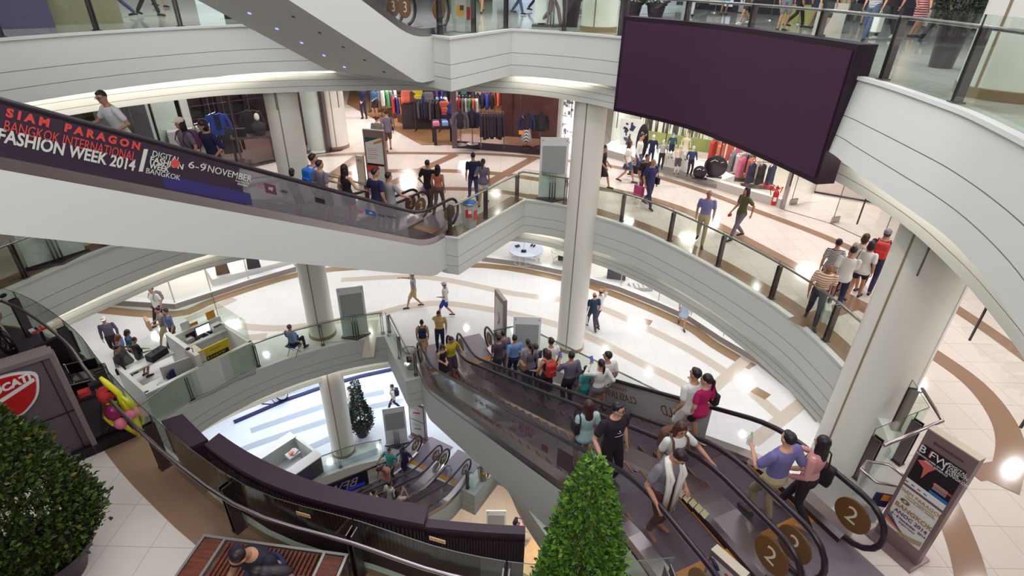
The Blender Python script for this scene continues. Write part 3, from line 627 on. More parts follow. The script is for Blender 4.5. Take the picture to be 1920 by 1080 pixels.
# second floor stand with green and red poster
pa = P(712,348,Z2); r, w = stand('poster stand with green and white poster, second floor', pa+Vector((-.45,.12,0)), pa+Vector((.32,-.1,0)), 2.0)
mb = MB(); X = w*.42; flat(mb,-X,X,.8,1.75,-.006,0); flat(mb,-X,X,.74,.82,-.008,2); flat(mb,-X,X,.15,.74,-.006,0)
mb.add([(-X,-.009,1.75),(X*.7,-.009,1.75),(-X,-.009,1.55)], [(0,1,2)], 3); mb.add([(-X*.1,-.009,1.5),(X,-.009,1.62),(X,-.009,1.72),(0,-.009,1.58)], [(0,1,2,3)], 4)
mb.add([(-X,-.009,.45),(X*.4,-.009,.60),(X*.3,-.009,.74),(-X,-.009,.74)], [(0,1,2,3)], 1)
for i in range(6): flat(mb,-X*.8,X*(.2+.1*(i%3)),1.0+i*.07,1.012+i*.07,-.009,1 if i%2 else 2)
mb.build('poster', [paper,red,inkb,green,orange], r)
r2 = MB(); r2.box((0,0,.55),(.28,.12,1.1)); r2 = r2.build('sign_box', framet); p = pa+Vector((-.62,.02,0)); r2.location = p; r2.rotation_euler = (0,0,r.rotation_euler.z)
tag(r2,'small cream box sign beside the green poster stand','sign'); T('4G',.15,0,.92,inkb,r2,y=-.063); T('5.1',.06,0,.80,inkb,r2,y=-.063)
# first floor stand, seen edge on
p = P(938,640,Z1); r, w = stand('narrow poster stand seen edge on behind the crowded escalator', p+Vector((-.25,.42,0)), p+Vector((.12,-.42,0)), 2.05)
mb = MB(); flat(mb,-w*.42,w*.42,.2,1.85,-.006,0); mb.build('poster',[paper],r); mb = MB(); mb.tube([(-.02,-.01,1.3),(.08,-.01,1.15),(.05,-.01,.95),(-.03,-.01,.82)], .035, 6); mb.build('poster_print', mat('poster beige',(190,160,140),.6), r)
# mezzanine stand
p = P(786,822,ZM); r, w = stand('white poster stand on the mezzanine beside the lower escalators', p+Vector((-.42,.2,0)), p+Vector((.35,-.2,0)), 2.1)
mb = MB(); X = w*.43
flat(mb,-X,X,.2,1.05,-.006,0); flat(mb,-X,X,1.1,1.95,-.006,0)
for zc in (.6,1.55):
    mb.add([(-X*.6,-.009,zc-.12),(X*.5,-.009,zc),(X*.6,-.009,zc+.1),(-X*.4,-.009,zc-.02)], [(0,1,2,3)], 1 if zc > 1 else 2)
    for i in range(3): flat(mb,-X*.7,X*.5,zc+.18+.04*i,zc+.19+.04*i,-.009,2)
mb.build('poster', [paper,red,grey], r)
# ---- litter bins (clear hexagonal)
clearp = glass_mat('clear bin plastic', (.86,.86,.85), .35, .15, (.8,.8,.79))
def bin_(label, loc, rz, cols=(navy,orange), s=1.0, bag=None):
    r = thing('litter_bin', label, 'bin', loc, rz, 'clear litter bins'); hx = lambda R, z: [(R*math.cos(math.pi/3*k), R*.8*math.sin(math.pi/3*k), z) for k in range(6)]
    mb = MB(); vs = hx(.21*s,.02)+hx(.27*s,.80*s); mb.add(vs, [(i,(i+1)%6,6+(i+1)%6,6+i) for i in range(6)]+[(5,4,3,2,1,0)]); mb.build('body', clearp, r)
    MB().tube(hx(.275*s,.80*s)+hx(.275*s,.80*s)[:1], .022, 6).build('rim', steel, r, True)
    mb = MB(); mb.box((0,-.205*s,.52*s),(.2*s,.012,.26*s),0,0,math.radians(4)); mb.box((.04*s,-.218*s,.58*s),(.1*s,.01,.11*s),0,1,math.radians(4)); mb.build('recycling_label', list(cols), r)
    mb = MB(); mb.box((.2*s,-.10*s,.45*s),(.14*s,.012,.30*s),math.radians(60),0); mb.build('side_label', red, r)
    MB().prism([(p[0]*.9,p[1]*.9) for p in hx(.21*s,0)], 0, .03).build('base', grey, r)
    if bag: mb = MB(); mb.ell((0,0,.78*s),(.2,.16,.12)); mb.build('blue_bag', mat('blue bin bag',(40,110,190),.4), r, True)
    return r
bin_('clear litter bin at the head of the near escalators', P(1618,962,Z2), math.radians(-12), s=1.05)
bin_('clear litter bin with blue lid bag on the second floor prow', P(873,432,Z2)+Vector((.1,.25,0)), 0, (red,paper), 1, True)
bin_('clear litter bin on the first floor prow', P(772,694,Z1)+Vector((-.05,.12,0)), 0)
bin_('bin with yellow label on the third floor', P(856,62,Z3)+Vector((.1,.3,0)), 0, (yellow,inkb))
bin_('clear litter bin on the mezzanine prow', Vector((-1.0,16.2,0)), 0, (yellow,paper))
# ---- planters
potm = mat('plum plastic pot', (48,30,44), .4); soil = mat('soil', (52,38,30), .9)
leafs = [mat('leaf %d' % i, c, .45) for i,c in enumerate(((58,78,28),(44,62,24),(78,98,34),(34,46,22),(112,96,30)))]
leafn = [mat('fresh leaf %d' % i, c, .45) for i,c in enumerate(((78,116,30),(58,92,28),(104,150,40),(40,60,24),(126,130,44)))]
leafd = [mat('dark leaf %d' % i, c, .5) for i,c in enumerate(((46,60,44),(34,46,36),(66,80,60),(28,36,30),(84,92,70)))]
def tree(label, loc, h, R, mats, n, leaf=.05, pot=(.30,.42), top=.10, group=None, sparse=0, seed=1, prof=None):
    rnd = random.Random(seed); r = thing('potted_tree', label, 'plant', loc, 0, group)
    ph = pot[1]; MB().lathe([(pot[0]*.68,0),(pot[0]*.9,ph*.8),(pot[0]*1.04,ph*.82),(pot[0]*1.06,ph),(pot[0]*.96,ph),(pot[0]*.93,ph-.05)], n=28).build('pot', potm, r, True, 40)
    MB().lathe([(pot[0]*.94,ph-.06),(.02,ph-.04)], n=20).build('soil', soil, r)
    MB().tube([(0,0,ph-.1),(.01,0,h*.5),(0,.01,h*.93)], [.035,.028,.008], 7).build('trunk', mat('bark',(84,62,44),.9), r, True)
    prof = prof or (lambda t: R*(1-t)**.75*(1+.12*math.sin(9*t))+top*(1-t)**.2*.6)
    mb = MB(); z0 = ph-.02
    bumps = [(rnd.uniform(0,6.28), rnd.uniform(0,1), rnd.uniform(.85,1.18)) for _ in range(36)]
    for _ in range(n):
        t = 1-(1-rnd.random())**.55 if rnd.random() < .9 else rnd.random(); t = min(t,.995); a = rnd.uniform(0,2*math.pi)
        k = 1.0
        for ba,bt,bk in bumps:
            d = (abs((a-ba+math.pi)%(2*math.pi)-math.pi)/.5)**2+((t-bt)/.07)**2
            if d < 1: k *= 1+(bk-1)*(1-d)
        rad = prof(t)*k*(1-abs(rnd.gauss(0,.10+sparse)) if rnd.random() > .06 else rnd.uniform(1.0,1.14))
        c = Vector((math.cos(a)*rad, math.sin(a)*rad, z0+t*(h-z0)+rnd.uniform(-.03,.03)))
        out = Vector((math.cos(a), math.sin(a), rnd.uniform(.1,1.1))).normalized(); d = (out+Vector((rnd.gauss(0,.5),rnd.gauss(0,.5),rnd.gauss(0,.4)))).normalized()
        s = d.orthogonal().normalized(); s.rotate(Quaternion(d, rnd.uniform(0,6.28))); l = leaf*rnd.uniform(.7,1.3); wv = l*.30
        nrm = d.cross(s)*l*.10; i = rnd.choices(range(5),(38,26,20,12,4))[0]
        mb.add([c, c+d*l*.5+s*wv-nrm, c+d*l, c+d*l*.5-s*wv-nrm, c+d*l*.5], [(0,1,4),(1,2,4),(2,3,4),(3,0,4)], i)
    mb.build('foliage', mats, r); return r
tree('clipped bushy potted tree in the near left corner beside the bench', (-5.80,4.30,Z2), 3.0, .92, leafs, 15000, .072, (.52,.5), .05, seed=3, prof=lambda t: .82*min(1,(t+.14)/.28)*(1-t)**.6+.03)
tree('bright green cone shaped tree in front of the near railing', (.80,3.62,Z2), 3.02, .8, leafn, 12000, .062, (.36,.5), .05, seed=5, prof=lambda t: .50*min(1,(t+.16)/.3)*(1-t)**.60+.03)
tree('slim dark potted tree on the mezzanine', P(680,815,ZM), ZV(*P(680,815,ZM)[:2],672,712), .45, leafd, 4200, .09, (.36,.55), .06, seed=8, sparse=.12, prof=lambda t: .50*(1-t)**.45*(.75+.25*math.sin(5*t+1.2))+.06)
tree('potted bush behind the third floor railing near the column', P(1068,50,Z3), 2.0, .4, leafd, 900, .09, (.34,.95), .1, seed=9)
tree('dark potted tree beside the column, third floor at right', P(1796,132,Z3)+Vector((-.1,.35,0)), 2.4, .5, leafd, 3000, .07, (.28,.85), .1, seed=10, prof=lambda t: .36*(1-t)**.3+.03)
for k,(px,py) in enumerate(((1185,30),(1228,32))): tree('low shrub in a dark tub behind the screen, third floor'+(' further right' if k else ''), P(px,py,Z3), 1.7, .4, leafd, 700, .10, (.4,.5), .1, seed=20+k)
# ---- wooden bench with two sitters
teak = wood_mat('red brown teak', (120,56,30), (86,36,22), 4, .45); pale = mat('bench steel frame', (170,160,160), .35, .8)
bo = Vector((-3.90,4.58,Z2)); bang = math.atan2(-.22,1.88); r = thing('bench', 'slatted red-brown wooden bench with steel edges in front of the railing', 'bench', bo, bang)
bw, bd, bh = 1.92, .95, .45
for x0,x1 in ((.03,.27),(bw-.27,bw-.03)): MB().box(((x0+x1)/2,-bd/2,bh-.03), (x1-x0,bd-.08,.06)).build('end_panel', teak, r)
for i in range(22):
    x = .34+(bw-.68)*(i+.5)/22; MB().box((x,-bd/2,bh-.03), (.034,bd-.08,.05)).build('slat', teak, r)
mb = MB()
for x in (.0,.29,bw-.29,bw): mb.box((x,-bd/2,bh-.03), (.035,bd,.07))
for y in (0,-bd): mb.box((bw/2,y,bh-.035), (bw+.035,.035,.07))
mb.build('edge_frame', pale, r)
for x in (.02,bw-.02):
    for y in (-.02,-bd+.02): MB().box((x,y,(bh-.07)/2), (.05,.05,bh-.07)).build('leg', pale, r)
# ---- small stickers on the near glass
stk = mat('cream sticker', (206,190,140), .6)
for px,py,lab,rz in ((590,946,'cream warning sticker on the glass left of the rail post',0),(836,994,'cream warning sticker on the glass nearer the tree',0)):
    a = P(px,py,Z2+.86); best = min(range(len(q)-1), key=lambda i: (Vector(q[i])-Vector(a[:2])).length); b0 = Vector(q[best]); t = (Vector(q[best+1])-b0).normalized()
    z = ZV(b0.x,b0.y,px,py); s = MB().box((0,0,0), (.20,.006,.06)).build('sticker', stk); n_ = Vector((-t.y,t.x)); s.location = (b0.x+n_.x*.13,b0.y+n_.y*.13,z); s.rotation_euler = (0,0,math.atan2(t.y,t.x)+math.pi)
    tag(s, lab, 'sticker', 'glass warning stickers'); T('Don\u2019t lean on the glass',.022,0,.0,red,s,y=-.005,width=.17)
# ================================================================ SHOPS
def Wp(px, py, d):
    "point on the photo pixel's ray at plan distance d"
    r = R_CW@Vector((px-960, py-540, FPX)); k = d/math.hypot(r.x,r.y); return Vector((r.x*k, r.y*k, CZ+r.z*k))
def face_wall(n, pa, pb, z0, z1, m, t=.12): return wall('wall_shop_%d' % n, pa, pb, z0, z1, m, t)
def dist(p): return math.hypot(p[0],p[1])
dkwall = mat('dark plum shop wall', (66,44,56), .6); wood = wood_mat('warm shop floorboards', (168,126,88), (122,86,58), 2.5, .35, 'X'); dkwood = wood_mat('dark shop floorboards',(112,84,76),(84,60,58),2.5,.4,'X')
paleg = mat('pale green back painted glass', (206,218,208), .25); shelfm = mat('dark shelf', (58,42,50), .5)
cl = {k: mat('cloth '+k, c, .85) for k,c in dict(black=(36,26,36), white=(226,224,222), red=(190,50,46), blue=(44,70,160), navy=(34,36,72), teal=(60,140,140), pink=(226,120,150), coral=(226,112,90), yellow=(222,196,60), orange=(226,130,50), green=(90,170,120), grey=(128,124,130), dgrey=(82,76,84), cream=(226,210,190), brown=(98,66,50), purple=(92,60,140), lblue=(130,170,214), olive=(88,82,52)).items()}
stripec = stripe_mat('striped garment', (230,228,226), (56,46,56), 22, 'X')
plaid = stripe_mat('dark plaid', (74,64,70), (44,36,42), 26, 'Z')
def garment(name, label, cat, p, rz, m, w=.5, h=.7, sleeve='long', group=None, accent=None, hanger=True, parent=None):
    "a shirt, jacket or coat hanging with its front to local -Y"
    o = MB(); t = .07; hw = w/2
    prof = [(-hw*.95,-h),(-hw*.82,-h*.35),(-hw*.9,-.09),(-hw*.35,0),(0,-.05),(hw*.35,0),(hw*.9,-.09),(hw*.82,-h*.35),(hw*.95,-h)]
    for y,s in ((-t,.9),(0,1),(t,.9)): o.v += [(x*s,y,z) for x,z in prof]
    n = len(prof)
    for a,b in ((0,1),(1,2)):
        for i in range(n): j = (i+1)%n; o.f.append((a*n+i,a*n+j,b*n+j,b*n+i)); o.m.append(0)
    o.f += [tuple(range(n)), tuple(range(3*n-1,2*n-1,-1))]; o.m += [0,0]
    l = h*.82 if sleeve == 'long' else h*.3
    if sleeve:
        for s in (-1,1): o.tube([(s*hw*.8,0,-.07),(s*hw*1.15,-.02,-.07-l*.5),(s*hw*(1.2 if sleeve == 'long' else 1.35),-.03,-.07-l)], [.075,.068,.055], 8)
    b = o.build(name, m, parent, True, 50); b.location = p; b.rotation_euler = (0,0,rz)
    if not parent: tag(b, label, cat, group)
    if accent is not None:
        a = MB(); flat(a,-hw*.28,hw*.28,-h*.75,-.06,-t-.006); a.build('front_panel', accent, b)
    if hanger: MB().tube([(-hw*.7,0,-.04),(0,0,.03),(0,0,.1),(.03,0,.13)], .012, 5).build('hanger', steel, b)
    return b
def rack(label, p, rz, cols, w=1.2, h=1.35, group='garments on shop racks', gl=.85, lab='garment'):
    r = thing('clothes_rack', label, 'rack', p, rz, 'clothes racks in the shops'); mb = MB()
    mb.tube([(-w/2,0,h),(w/2,0,h)], .016, 6); MB().tube([(-w/2,0,h),(w/2,0,h)], .016, 6).build('rail', steeld, r)
    for x in (-w/2,w/2): MB().tube([(x,0,0),(x,0,h)], .018, 6).build('upright', steeld, r); MB().box((x,0,.02),(.05,.5,.04)).build('foot', steeld, r)
    R = Matrix.Rotation(rz,3,'Z')
    for i,c in enumerate(cols):
        q = Vector(p)+R@Vector((-w/2+w*(i+.5)/len(cols),0,h-.1)); garment('garment', '%s on %s' % (lab, label.split(' rack')[0]+' rack'), 'clothing', q, rz+math.pi/2+random.uniform(-.15,.15), cl[c] if isinstance(c,str) else c, .48, gl*random.uniform(.85,1), 'long', group+' '+label[:18])
    return r
def stack(label, p, rz, cols, n=4, s=(.34,.28), group='folded clothes in the shops'):
    for i,c in enumerate(cols):
        mb = MB(); q = Vector(p)+Matrix.Rotation(rz,3,'Z')@Vector((i*.40,0,0))
        mb.box((0,0,.11),(s[0],s[1],.22)); o = mb.build('folded_clothes', cl[c]); o.location = q; o.rotation_euler = (0,0,rz+random.uniform(-.1,.1))
        bv = o.modifiers.new('soft','BEVEL'); bv.width = .05; bv.segments = 2; tag(o, '%s pile of folded clothes on %s' % (c, label), 'clothing', group)
# ---- left clothes shop (second floor)
fl_ = [(-15.5,17.8),(-12.6,19.4),(-10.6,20.9),(-9.6,22.1),(-8.7,23.4)]
ring_face('floor_21', [(-15.5,17.8),(-12.6,19.4),(-10.6,20.9),(-9.6,22.1),(-8.7,23.4),(-9.6,31),(-22,31),(-22,20)], None, Z2+.012, dkwood)
mb = MB(); pts = fl_
for i in range(len(pts)-1):
    a,b = pts[i],pts[i+1]; mb.add([(a[0],a[1],Z2+.1),(b[0],b[1],Z2+.1),(b[0],b[1],Z3-1.87),(a[0],a[1],Z3-1.87)], [(0,1,2,3)])
w_ = struct(mb.build('window_1', glassc))
mb = MB(); ribbon(mb, pts, .16, Z2+.1)
for p_ in pts: mb.box((p_[0],p_[1],(Z2+Z3-1.87)/2),(.06,.06,Z3-1.87-Z2))
struct(mb.build('trim_70', steeld))
face_wall(1, (-22,31), (-9.6,31), Z2, Z3, dkwall); face_wall(2, (-9.3,24.5),(-9.6,31), Z2, Z3, dkwall)
a_, b_ = Wp(190,240,25.5), Wp(338,240,26.5); face_wall(3, a_[:2], b_[:2], Z2, Z3-1.87, paleg)
# landscape poster on the pale wall
n_ = (b_-a_).normalized(); fr = frame(Wp(233,232,25.35),(n_.x,n_.y,0),(0,0,1)); o = MB(); o.box((0,0,0),(1.75,1.5,.03)); o.box((.45,0,.02),(.8,1.5,.02),0,1); o.box((-.3,-.35,.02),(1.1,.5,.02),0,2)
o = o.build('landscape_poster', [mat('misty grey print',(126,134,136),.5), mat('dark print',(84,78,86),.5), mat('meadow print',(104,116,84),.5)]); o.matrix_world = fr; tag(o,'misty landscape poster on the pale glass wall at left','poster')
face_wall(4, Wp(338,200,26.6)[:2], Wp(352,200,26.7)[:2], Z2, Z3-1.87, white)
# dark shelving with folded boxes
sa, sb = Wp(352,200,28.2), Wp(500,190,29.4); d_ = (sb-sa); d_.z = 0; L_ = d_.length; rzs = math.atan2(d_.y,d_.x)
r = thing('shelving_unit', 'dark wall shelving behind the left clothes shop window', 'shelf', (sa.x,sa.y,Z2), rzs)
MB().box((L_/2,.12,1.6),(L_,.05,3.2)).build('back_panel', shelfm, r)
for z in (.5,1.05,1.6,2.1,2.55,3.0): MB().box((L_/2,-.08,z),(L_,.36,.035)).build('shelf', dkwall, r)
for i in range(7): MB().box((L_*i/6,-.08,1.6),(.04,.36,3.2)).build('upright', shelfm, r)
for px,py,c,z in ((372,196,'white',3.0),(412,194,'lblue',3.0),(425,193,'coral',3.0),(451,191,'yellow',3.0),(362,215,'coral',2.55),(376,214,'teal',2.55),(428,209,'blue',2.55),(441,207,'grey',2.55),(452,206,'cream',2.55),(390,216,'navy',2.55),(436,224,'dgrey',2.1),(480,205,'grey',2.55)):
    p = Wp(px,py,28.6); u = (p-sa).dot(d_.normalized()); q = sa+d_.normalized()*u; o = MB(); o.box((0,0,.14),(.36,.28,.26)); o = o.build('folded_clothes', cl[c]); o.location = (q.x+.09*math.sin(rzs),q.y-.09*math.cos(rzs),Z2+z+.02); o.rotation_euler = (0,0,rzs)
    bv = o.modifiers.new('soft','BEVEL'); bv.width = .03; tag(o, '%s folded clothes on the dark shelving, left clothes shop' % c, 'clothing', 'folded clothes on dark shelving')
fc = lambda p: face_cam(p.x,p.y)
for px,py,m,h,lab,acc in ((404,212,cl['blue'],.85,'bright blue jacket hanging in the left shop window',cl['navy']),(468,206,cl['black'],.9,'black jacket with pale trim hanging in the left shop',None),(427,238,plaid,1.05,'dark plaid coat hanging low in the left shop window',None)):
    p = Wp(px,py,25.0); garment('hanging_jacket', lab, 'clothing', p, fc(p), m, .72, h, 'long', None, acc)
    MB_ = MB(); MB_.tube([(p.x,p.y,p.z+.12),(p.x,p.y,Z3-1.87)], .006, 4); o = MB_.build('hanging_wire', steel); tag(o, 'thin wire above the '+lab.split(' hanging')[0], 'wire')
p = P(392,300,Z2+.012); rack('striped shirt rack beside the blue jacket', Wp(388,270,26)-Vector((0,0,Wp(388,270,26).z-Z2-.012)), fc(p)+.9, ['white',stripec,'black','orange',stripec,'white','dgrey'], .9)
def table(label, p, rz, s, h, m, legs=.08, cat='table'):
    r = thing('display_table', label, cat, p, rz); MB().box((0,0,h-.03),(s[0],s[1],.06)).build('tabletop', m, r)
    for x in (-1,1):
        for y in (-1,1): MB().box((x*(s[0]/2-legs/2),y*(s[1]/2-legs/2),(h-.06)/2),(legs,legs,h-.06)).build('leg', m, r)
    return r
p = P(480,300,Z2+.012); table('dark display table in the left shop by the column', p, fc(p), (1.5,.7), 1.0, shelfm); 
o = MB(); o.box((0,0,.16),(.5,.22,.30)); o.tube([(-.12,0,.3),(-.1,0,.42),(.1,0,.42),(.12,0,.3)],.015,5); o = o.build('handbag', cl['black'], None, True, 40); R_ = Matrix.Rotation(fc(p),3,'Z'); o.location = p+R_@Vector((-.4,0,1.0)); o.rotation_euler = (0,0,fc(p)); tag(o,'black handbag on the dark display table','bag')
r = thing('bust_mannequin', 'white headed bust in a dark top on the display table', 'mannequin', p+R_@Vector((.35,0,1.0)), fc(p))
MB().lathe([(.2,0),(.22,.2),(.24,.42),(.1,.5),(.06,.56)], n=16).build('torso', cl['black'], r, True); o = MB(); o.ell((0,0,.70),(.10,.12,.15),12,8); o.build('head', mat('mannequin white',(232,226,206),.4), r, True)
p = Wp(345,236,26); o = MB(); o.box((0,0,.55),(1.3,.5,1.1)); o = o.build('counter', white); o.location = (p.x,p.y,Z2+.012); o.rotation_euler = (0,0,fc(p)); tag(o,'white counter at the edge of the left clothes shop','counter')
# ---- white round fabric column and dark doormat beside the corridor
p = P(598,283,Z2); o = MB(); o.lathe([(.42,0),(.42,3.4)],n=28); o.box((.48,-.02,1.7),(.12,.5,3.4),0,1); o.lathe([(.44,0),(.44,.1)],n=28,mi=2)
o = o.build('wall_column_7',[mat('silvery cloth',(196,204,198),.35), steeld, colm],None,True,40); o.location = p; struct(o)
p = P(628,275,Z2); column(8, p.x, p.y, Z2, Z3, .62, (Z2,), 2.0)
o = MB(); o.prism([P(*q,Z2)[:2] for q in ((592,290),(606,288),(640,283),(655,273),(635,262),(600,276))],Z2,Z2+.015); o = o.build('doormat', charcoal); tag(o,'dark doormat around the far white column','mat')
# ---- sports clothes shop in the middle
ring_face('floor_22', [P(*q,Z2)[:2] for q in ((790,272),(852,272),(1045,296))]+[(4.5,38),(-11,38),P(650,195,Z2)[:2]], None, Z2+.011, wood)
face_wall(5, (-9,38), (4.5,38), Z2, Z3, dkwall); 
p0, p1, p2 = P(853,277,Z2), P(941,284,Z2), P(1046,293,Z2)
mb = MB(); mb.box((p0.x,p0.y,(Z2+Z3-1.87)/2),(.22,.22,Z3-1.87-Z2)); struct(mb.build('wall_pier_1', mat('bronze pier',(112,92,98),.4,.4)))
def plinth(n, pts, h, dpt, m, top=None):
    b = offset(pts, dpt); mb = MB(); k = len(pts); vs = [(p[0],p[1],Z2) for p in pts]+[(p[0],p[1],Z2+h) for p in pts]+[(p[0],p[1],Z2+h) for p in b]
    mb.add(vs, [(i,i+1,k+i+1,k+i) for i in range(k-1)]); mb.add(vs, [(k+i,k+i+1,2*k+i+1,2*k+i) for i in range(k-1)], 1)
    return struct(mb.build('trim_%d' % n, [m, top or m]))
dpl = mat('purple black plinth', (62,46,60), .5)
plinth(71, [p0[:2],p1[:2],p2[:2]], .32, -1.4, dpl, mat('plinth board',(150,112,84),.4))
mb = MB()
for a,b in ((p0,p1),(p1,p2)): mb.add([(a.x,a.y,Z2+.3),(b.x,b.y,Z2+.3),(b.x,b.y,Z3-1.87),(a.x,a.y,Z3-1.87)], [(0,1,2,3)])
struct(mb.build('window_2', glass_mat('smoky shop glass',(.80,.76,.78))))
bk0, bk1 = Wp(940,240,26.3), Wp(1048,240,25.9); face_wall(6, bk0[:2], bk1[:2], Z2, Z3, mat('deep burgundy wall',(92,56,54),.5))
for px in (960,985,1012,1030): q = Wp(px,240,26.1); struct(MB().box((q.x,q.y,Z2+1.8),(.04,.06,3.2)).build('trim_72', mat('burgundy panel joint',(70,40,42),.5)))
face_wall(7, Wp(1046,240,24.6)[:2], Wp(1053,240,24.5)[:2], Z2, Z3, white)
# white notice wall with line drawings
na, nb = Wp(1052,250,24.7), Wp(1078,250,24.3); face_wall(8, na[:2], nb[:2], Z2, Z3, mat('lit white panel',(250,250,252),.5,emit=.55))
n_ = (nb-na).normalized(); mb = MB(); rnd = random.Random(4)
for i in range(46):
    x,z = rnd.uniform(.05,.85),rnd.uniform(.4,3.1); mb.box((x,-.075,z),(rnd.choice((.05,.12,.2,.02)),.01,rnd.choice((.02,.03,.1,.15))))
o = mb.build('print', mat('pale ink',(150,152,164),.6)); o.location = (na.x,na.y,Z2); o.rotation_euler = (0,0,math.atan2(n_.y,n_.x)); tag(o,'small grey line drawings on the lit white wall panel','print')
# goods on the shop floor
for px,py,cols,lab in ((802,232,['black','dgrey','black','navy','black','dgrey','black','black'],'black jacket rack in the sports shop'),(760,222,['red','blue','orange','white','navy','red','black'],'red and blue jacket rack in the sports shop'),(818,222,['blue','white','navy','lblue','blue','white'],'blue shirt rack in the sports shop'),
    (740,205,['white','green','grey','white','black','dgrey'],'pale shirt rack at the corridor side'),(872,224,['orange','white','red','grey','white','green','coral','white'],'mixed colour rack behind the window'),(905,212,['navy','black','navy','blue','black'],'navy coat rack at the back of the shop'),
    (715,196,['black','white','grey','white','orange'],'monochrome rack far inside the corridor shop'),(770,200,['orange','coral','yellow','red','orange','pink'],'orange top rack at the back'),(840,196,['purple','blue','black','navy','white'],'purple jersey rack at the back'),(925,205,['pink','red','orange','coral','pink'],'pink and red rack near the far corner')):
    p = P(px,py+14,Z2+.011); rack(lab, p, fc(p)+random.uniform(-.3,.3), cols, random.uniform(1.1,1.5), 1.5)
p = P(783,236,Z2+.011); q = Wp(779,201,dist(p)); b = garment('t_shirt','white T-shirt with green face print at the front of the shop','clothing', q, fc(p), cl['white'], .68, .80, 'short'); b.data = b.data
o = MB(); o.lathe([(.13,-.008),(.13,.008)],n=16); o.v = [(x,-.078+z,y-.32) for x,y,z in o.v]; o.build('face_print', cl['green'], b); o = MB(); o.ell((0,-.088,-.33),(.05,.012,.08),8,6); o.build('print_dark', cl['black'], b)
st_ = MB(); st_.tube([(0,0,-1.5),(0,0,.1)],.02,6); st_.lathe([(.25,-1.52),(.25,-1.49)],n=16); st_.build('stand', steeld, b)
p = P(806,240,Z2+.011); r = thing('garment_stand','black jacket stand with splayed feet in the sports shop','stand',p,fc(p)); MB().tube([(0,0,.3),(0,0,1.4)],.025,6).build('pole',black,r); garment('coat','', '', Vector((0,-.05,1.38)),0,cl['black'],.95,1.0,'long',None,None,False,r)
for s in (-1,1): MB().tube([(s*.5,-.2,.0),(s*.22,0,.32),(0,0,.34)],.025,6).build('foot',black,r)
p = P(832,268,Z2+.011); table('black table of folded pastel clothes by the bronze pier', p, fc(p)+.12, (.95,.7), .80, black, .13)
R_ = Matrix.Rotation(fc(p)+.12,3,'Z'); stack('the black table by the pier', p+R_@Vector((-.32,-.12,.8)), fc(p)+.12, ['pink','lblue','green'], s=(.28,.3)); stack('the black table by the pier, back row', p+R_@Vector((-.32,.2,.8)), fc(p)+.12, ['navy','blue','purple'], s=(.28,.26))
def suitcase(label, p, rz, m, s=(.5,.25,.62)):
    r = thing('backpack', label, 'bag', p, rz); o = MB(); o.box((0,0,s[2]/2),s); o = o.build('body',m,r); bv = o.modifiers.new('b','BEVEL'); bv.width = .1; bv.segments = 3
    o = MB(); o.box((0,-s[1]/2,s[2]*.34),(s[0]*.7,.1,s[2]*.4)); o = o.build('front_pocket',m,r); bv = o.modifiers.new('b','BEVEL'); bv.width = .04
    MB().tube([(-.07,0,s[2]),(-.05,0,s[2]+.06),(.05,0,s[2]+.06),(.07,0,s[2])],.012,5).build('handle',cl['black'],r)
for px,py,c,lab,zz in ((832,215,'pink','pink bag above the folded clothes in the sports shop',1.2),(843,205,'blue','blue bag above the pink bag in the sports shop',1.6),(833,202,'coral','pink and orange bag stacked at the shop front',1.75),(790,190,'blue','blue backpack with lettering on the sports shop shelf',1.9),(783,178,'yellow','yellow and navy backpack high on the shelf',2.3),(762,182,'coral','coral backpack high on the shelf',2.1),(775,183,'brown','brown backpack on the shelf',2.1),(803,185,'grey','pale backpack on the shelf',2.0)):
    q = Wp(px,py,28.5); suitcase(lab, (q.x,q.y,q.z-.3), fc(q), cl[c])
    o = MB(); o.box((0,0,(q.z-.32-Z2)/2),(.55,.4,q.z-.32-Z2)); o = o.build('shop_plinth',shelfm); o.location = (q.x,q.y,Z2+.011); o.rotation_euler=(0,0,fc(q)); tag(o,'dark plinth under the '+lab.split(' in the')[0].split(' on the')[0],'plinth')
for px,py,lab in ((763,228,'brown leather trunk under the red jackets'),(745,219,'brown leather trunk further into the shop'),):
    p = P(px,py,Z2+.011); r = thing('trunk',lab,'trunk',p,fc(p)+.5); MB().box((0,0,.22),(.8,.5,.44)).build('body',cl['brown'],r); MB().box((0,-.26,.3),(.1,.02,.1)).build('clasp',steel,r)
r = thing('shelving_unit','long bright stocked shelf along the back of the sports shop','shelf',(-4.5,34,Z2),0); MB().box((3.5,.2,1.6),(8,.1,3.2)).build('back_panel',dkwall,r)
for z in (.6,1.3,2.0,2.7): MB().box((3.5,0,z),(8,.4,.05)).build('shelf',shelfm,r)
for i in range(34):
    c = random.choice(list(cl)); z = random.choice((.6,1.3,2.0)); x = -.3+random.randrange(19)*.42; o = MB(); o.box((0,0,.17),(.34,.3,.32)); o = o.build('folded_clothes',cl[c]); o.location = (-4.5+x,34,Z2+z+.03+.0); tag(o,'%s folded clothes on the long back shelf' % c,'clothing','folded clothes on the long back shelf')
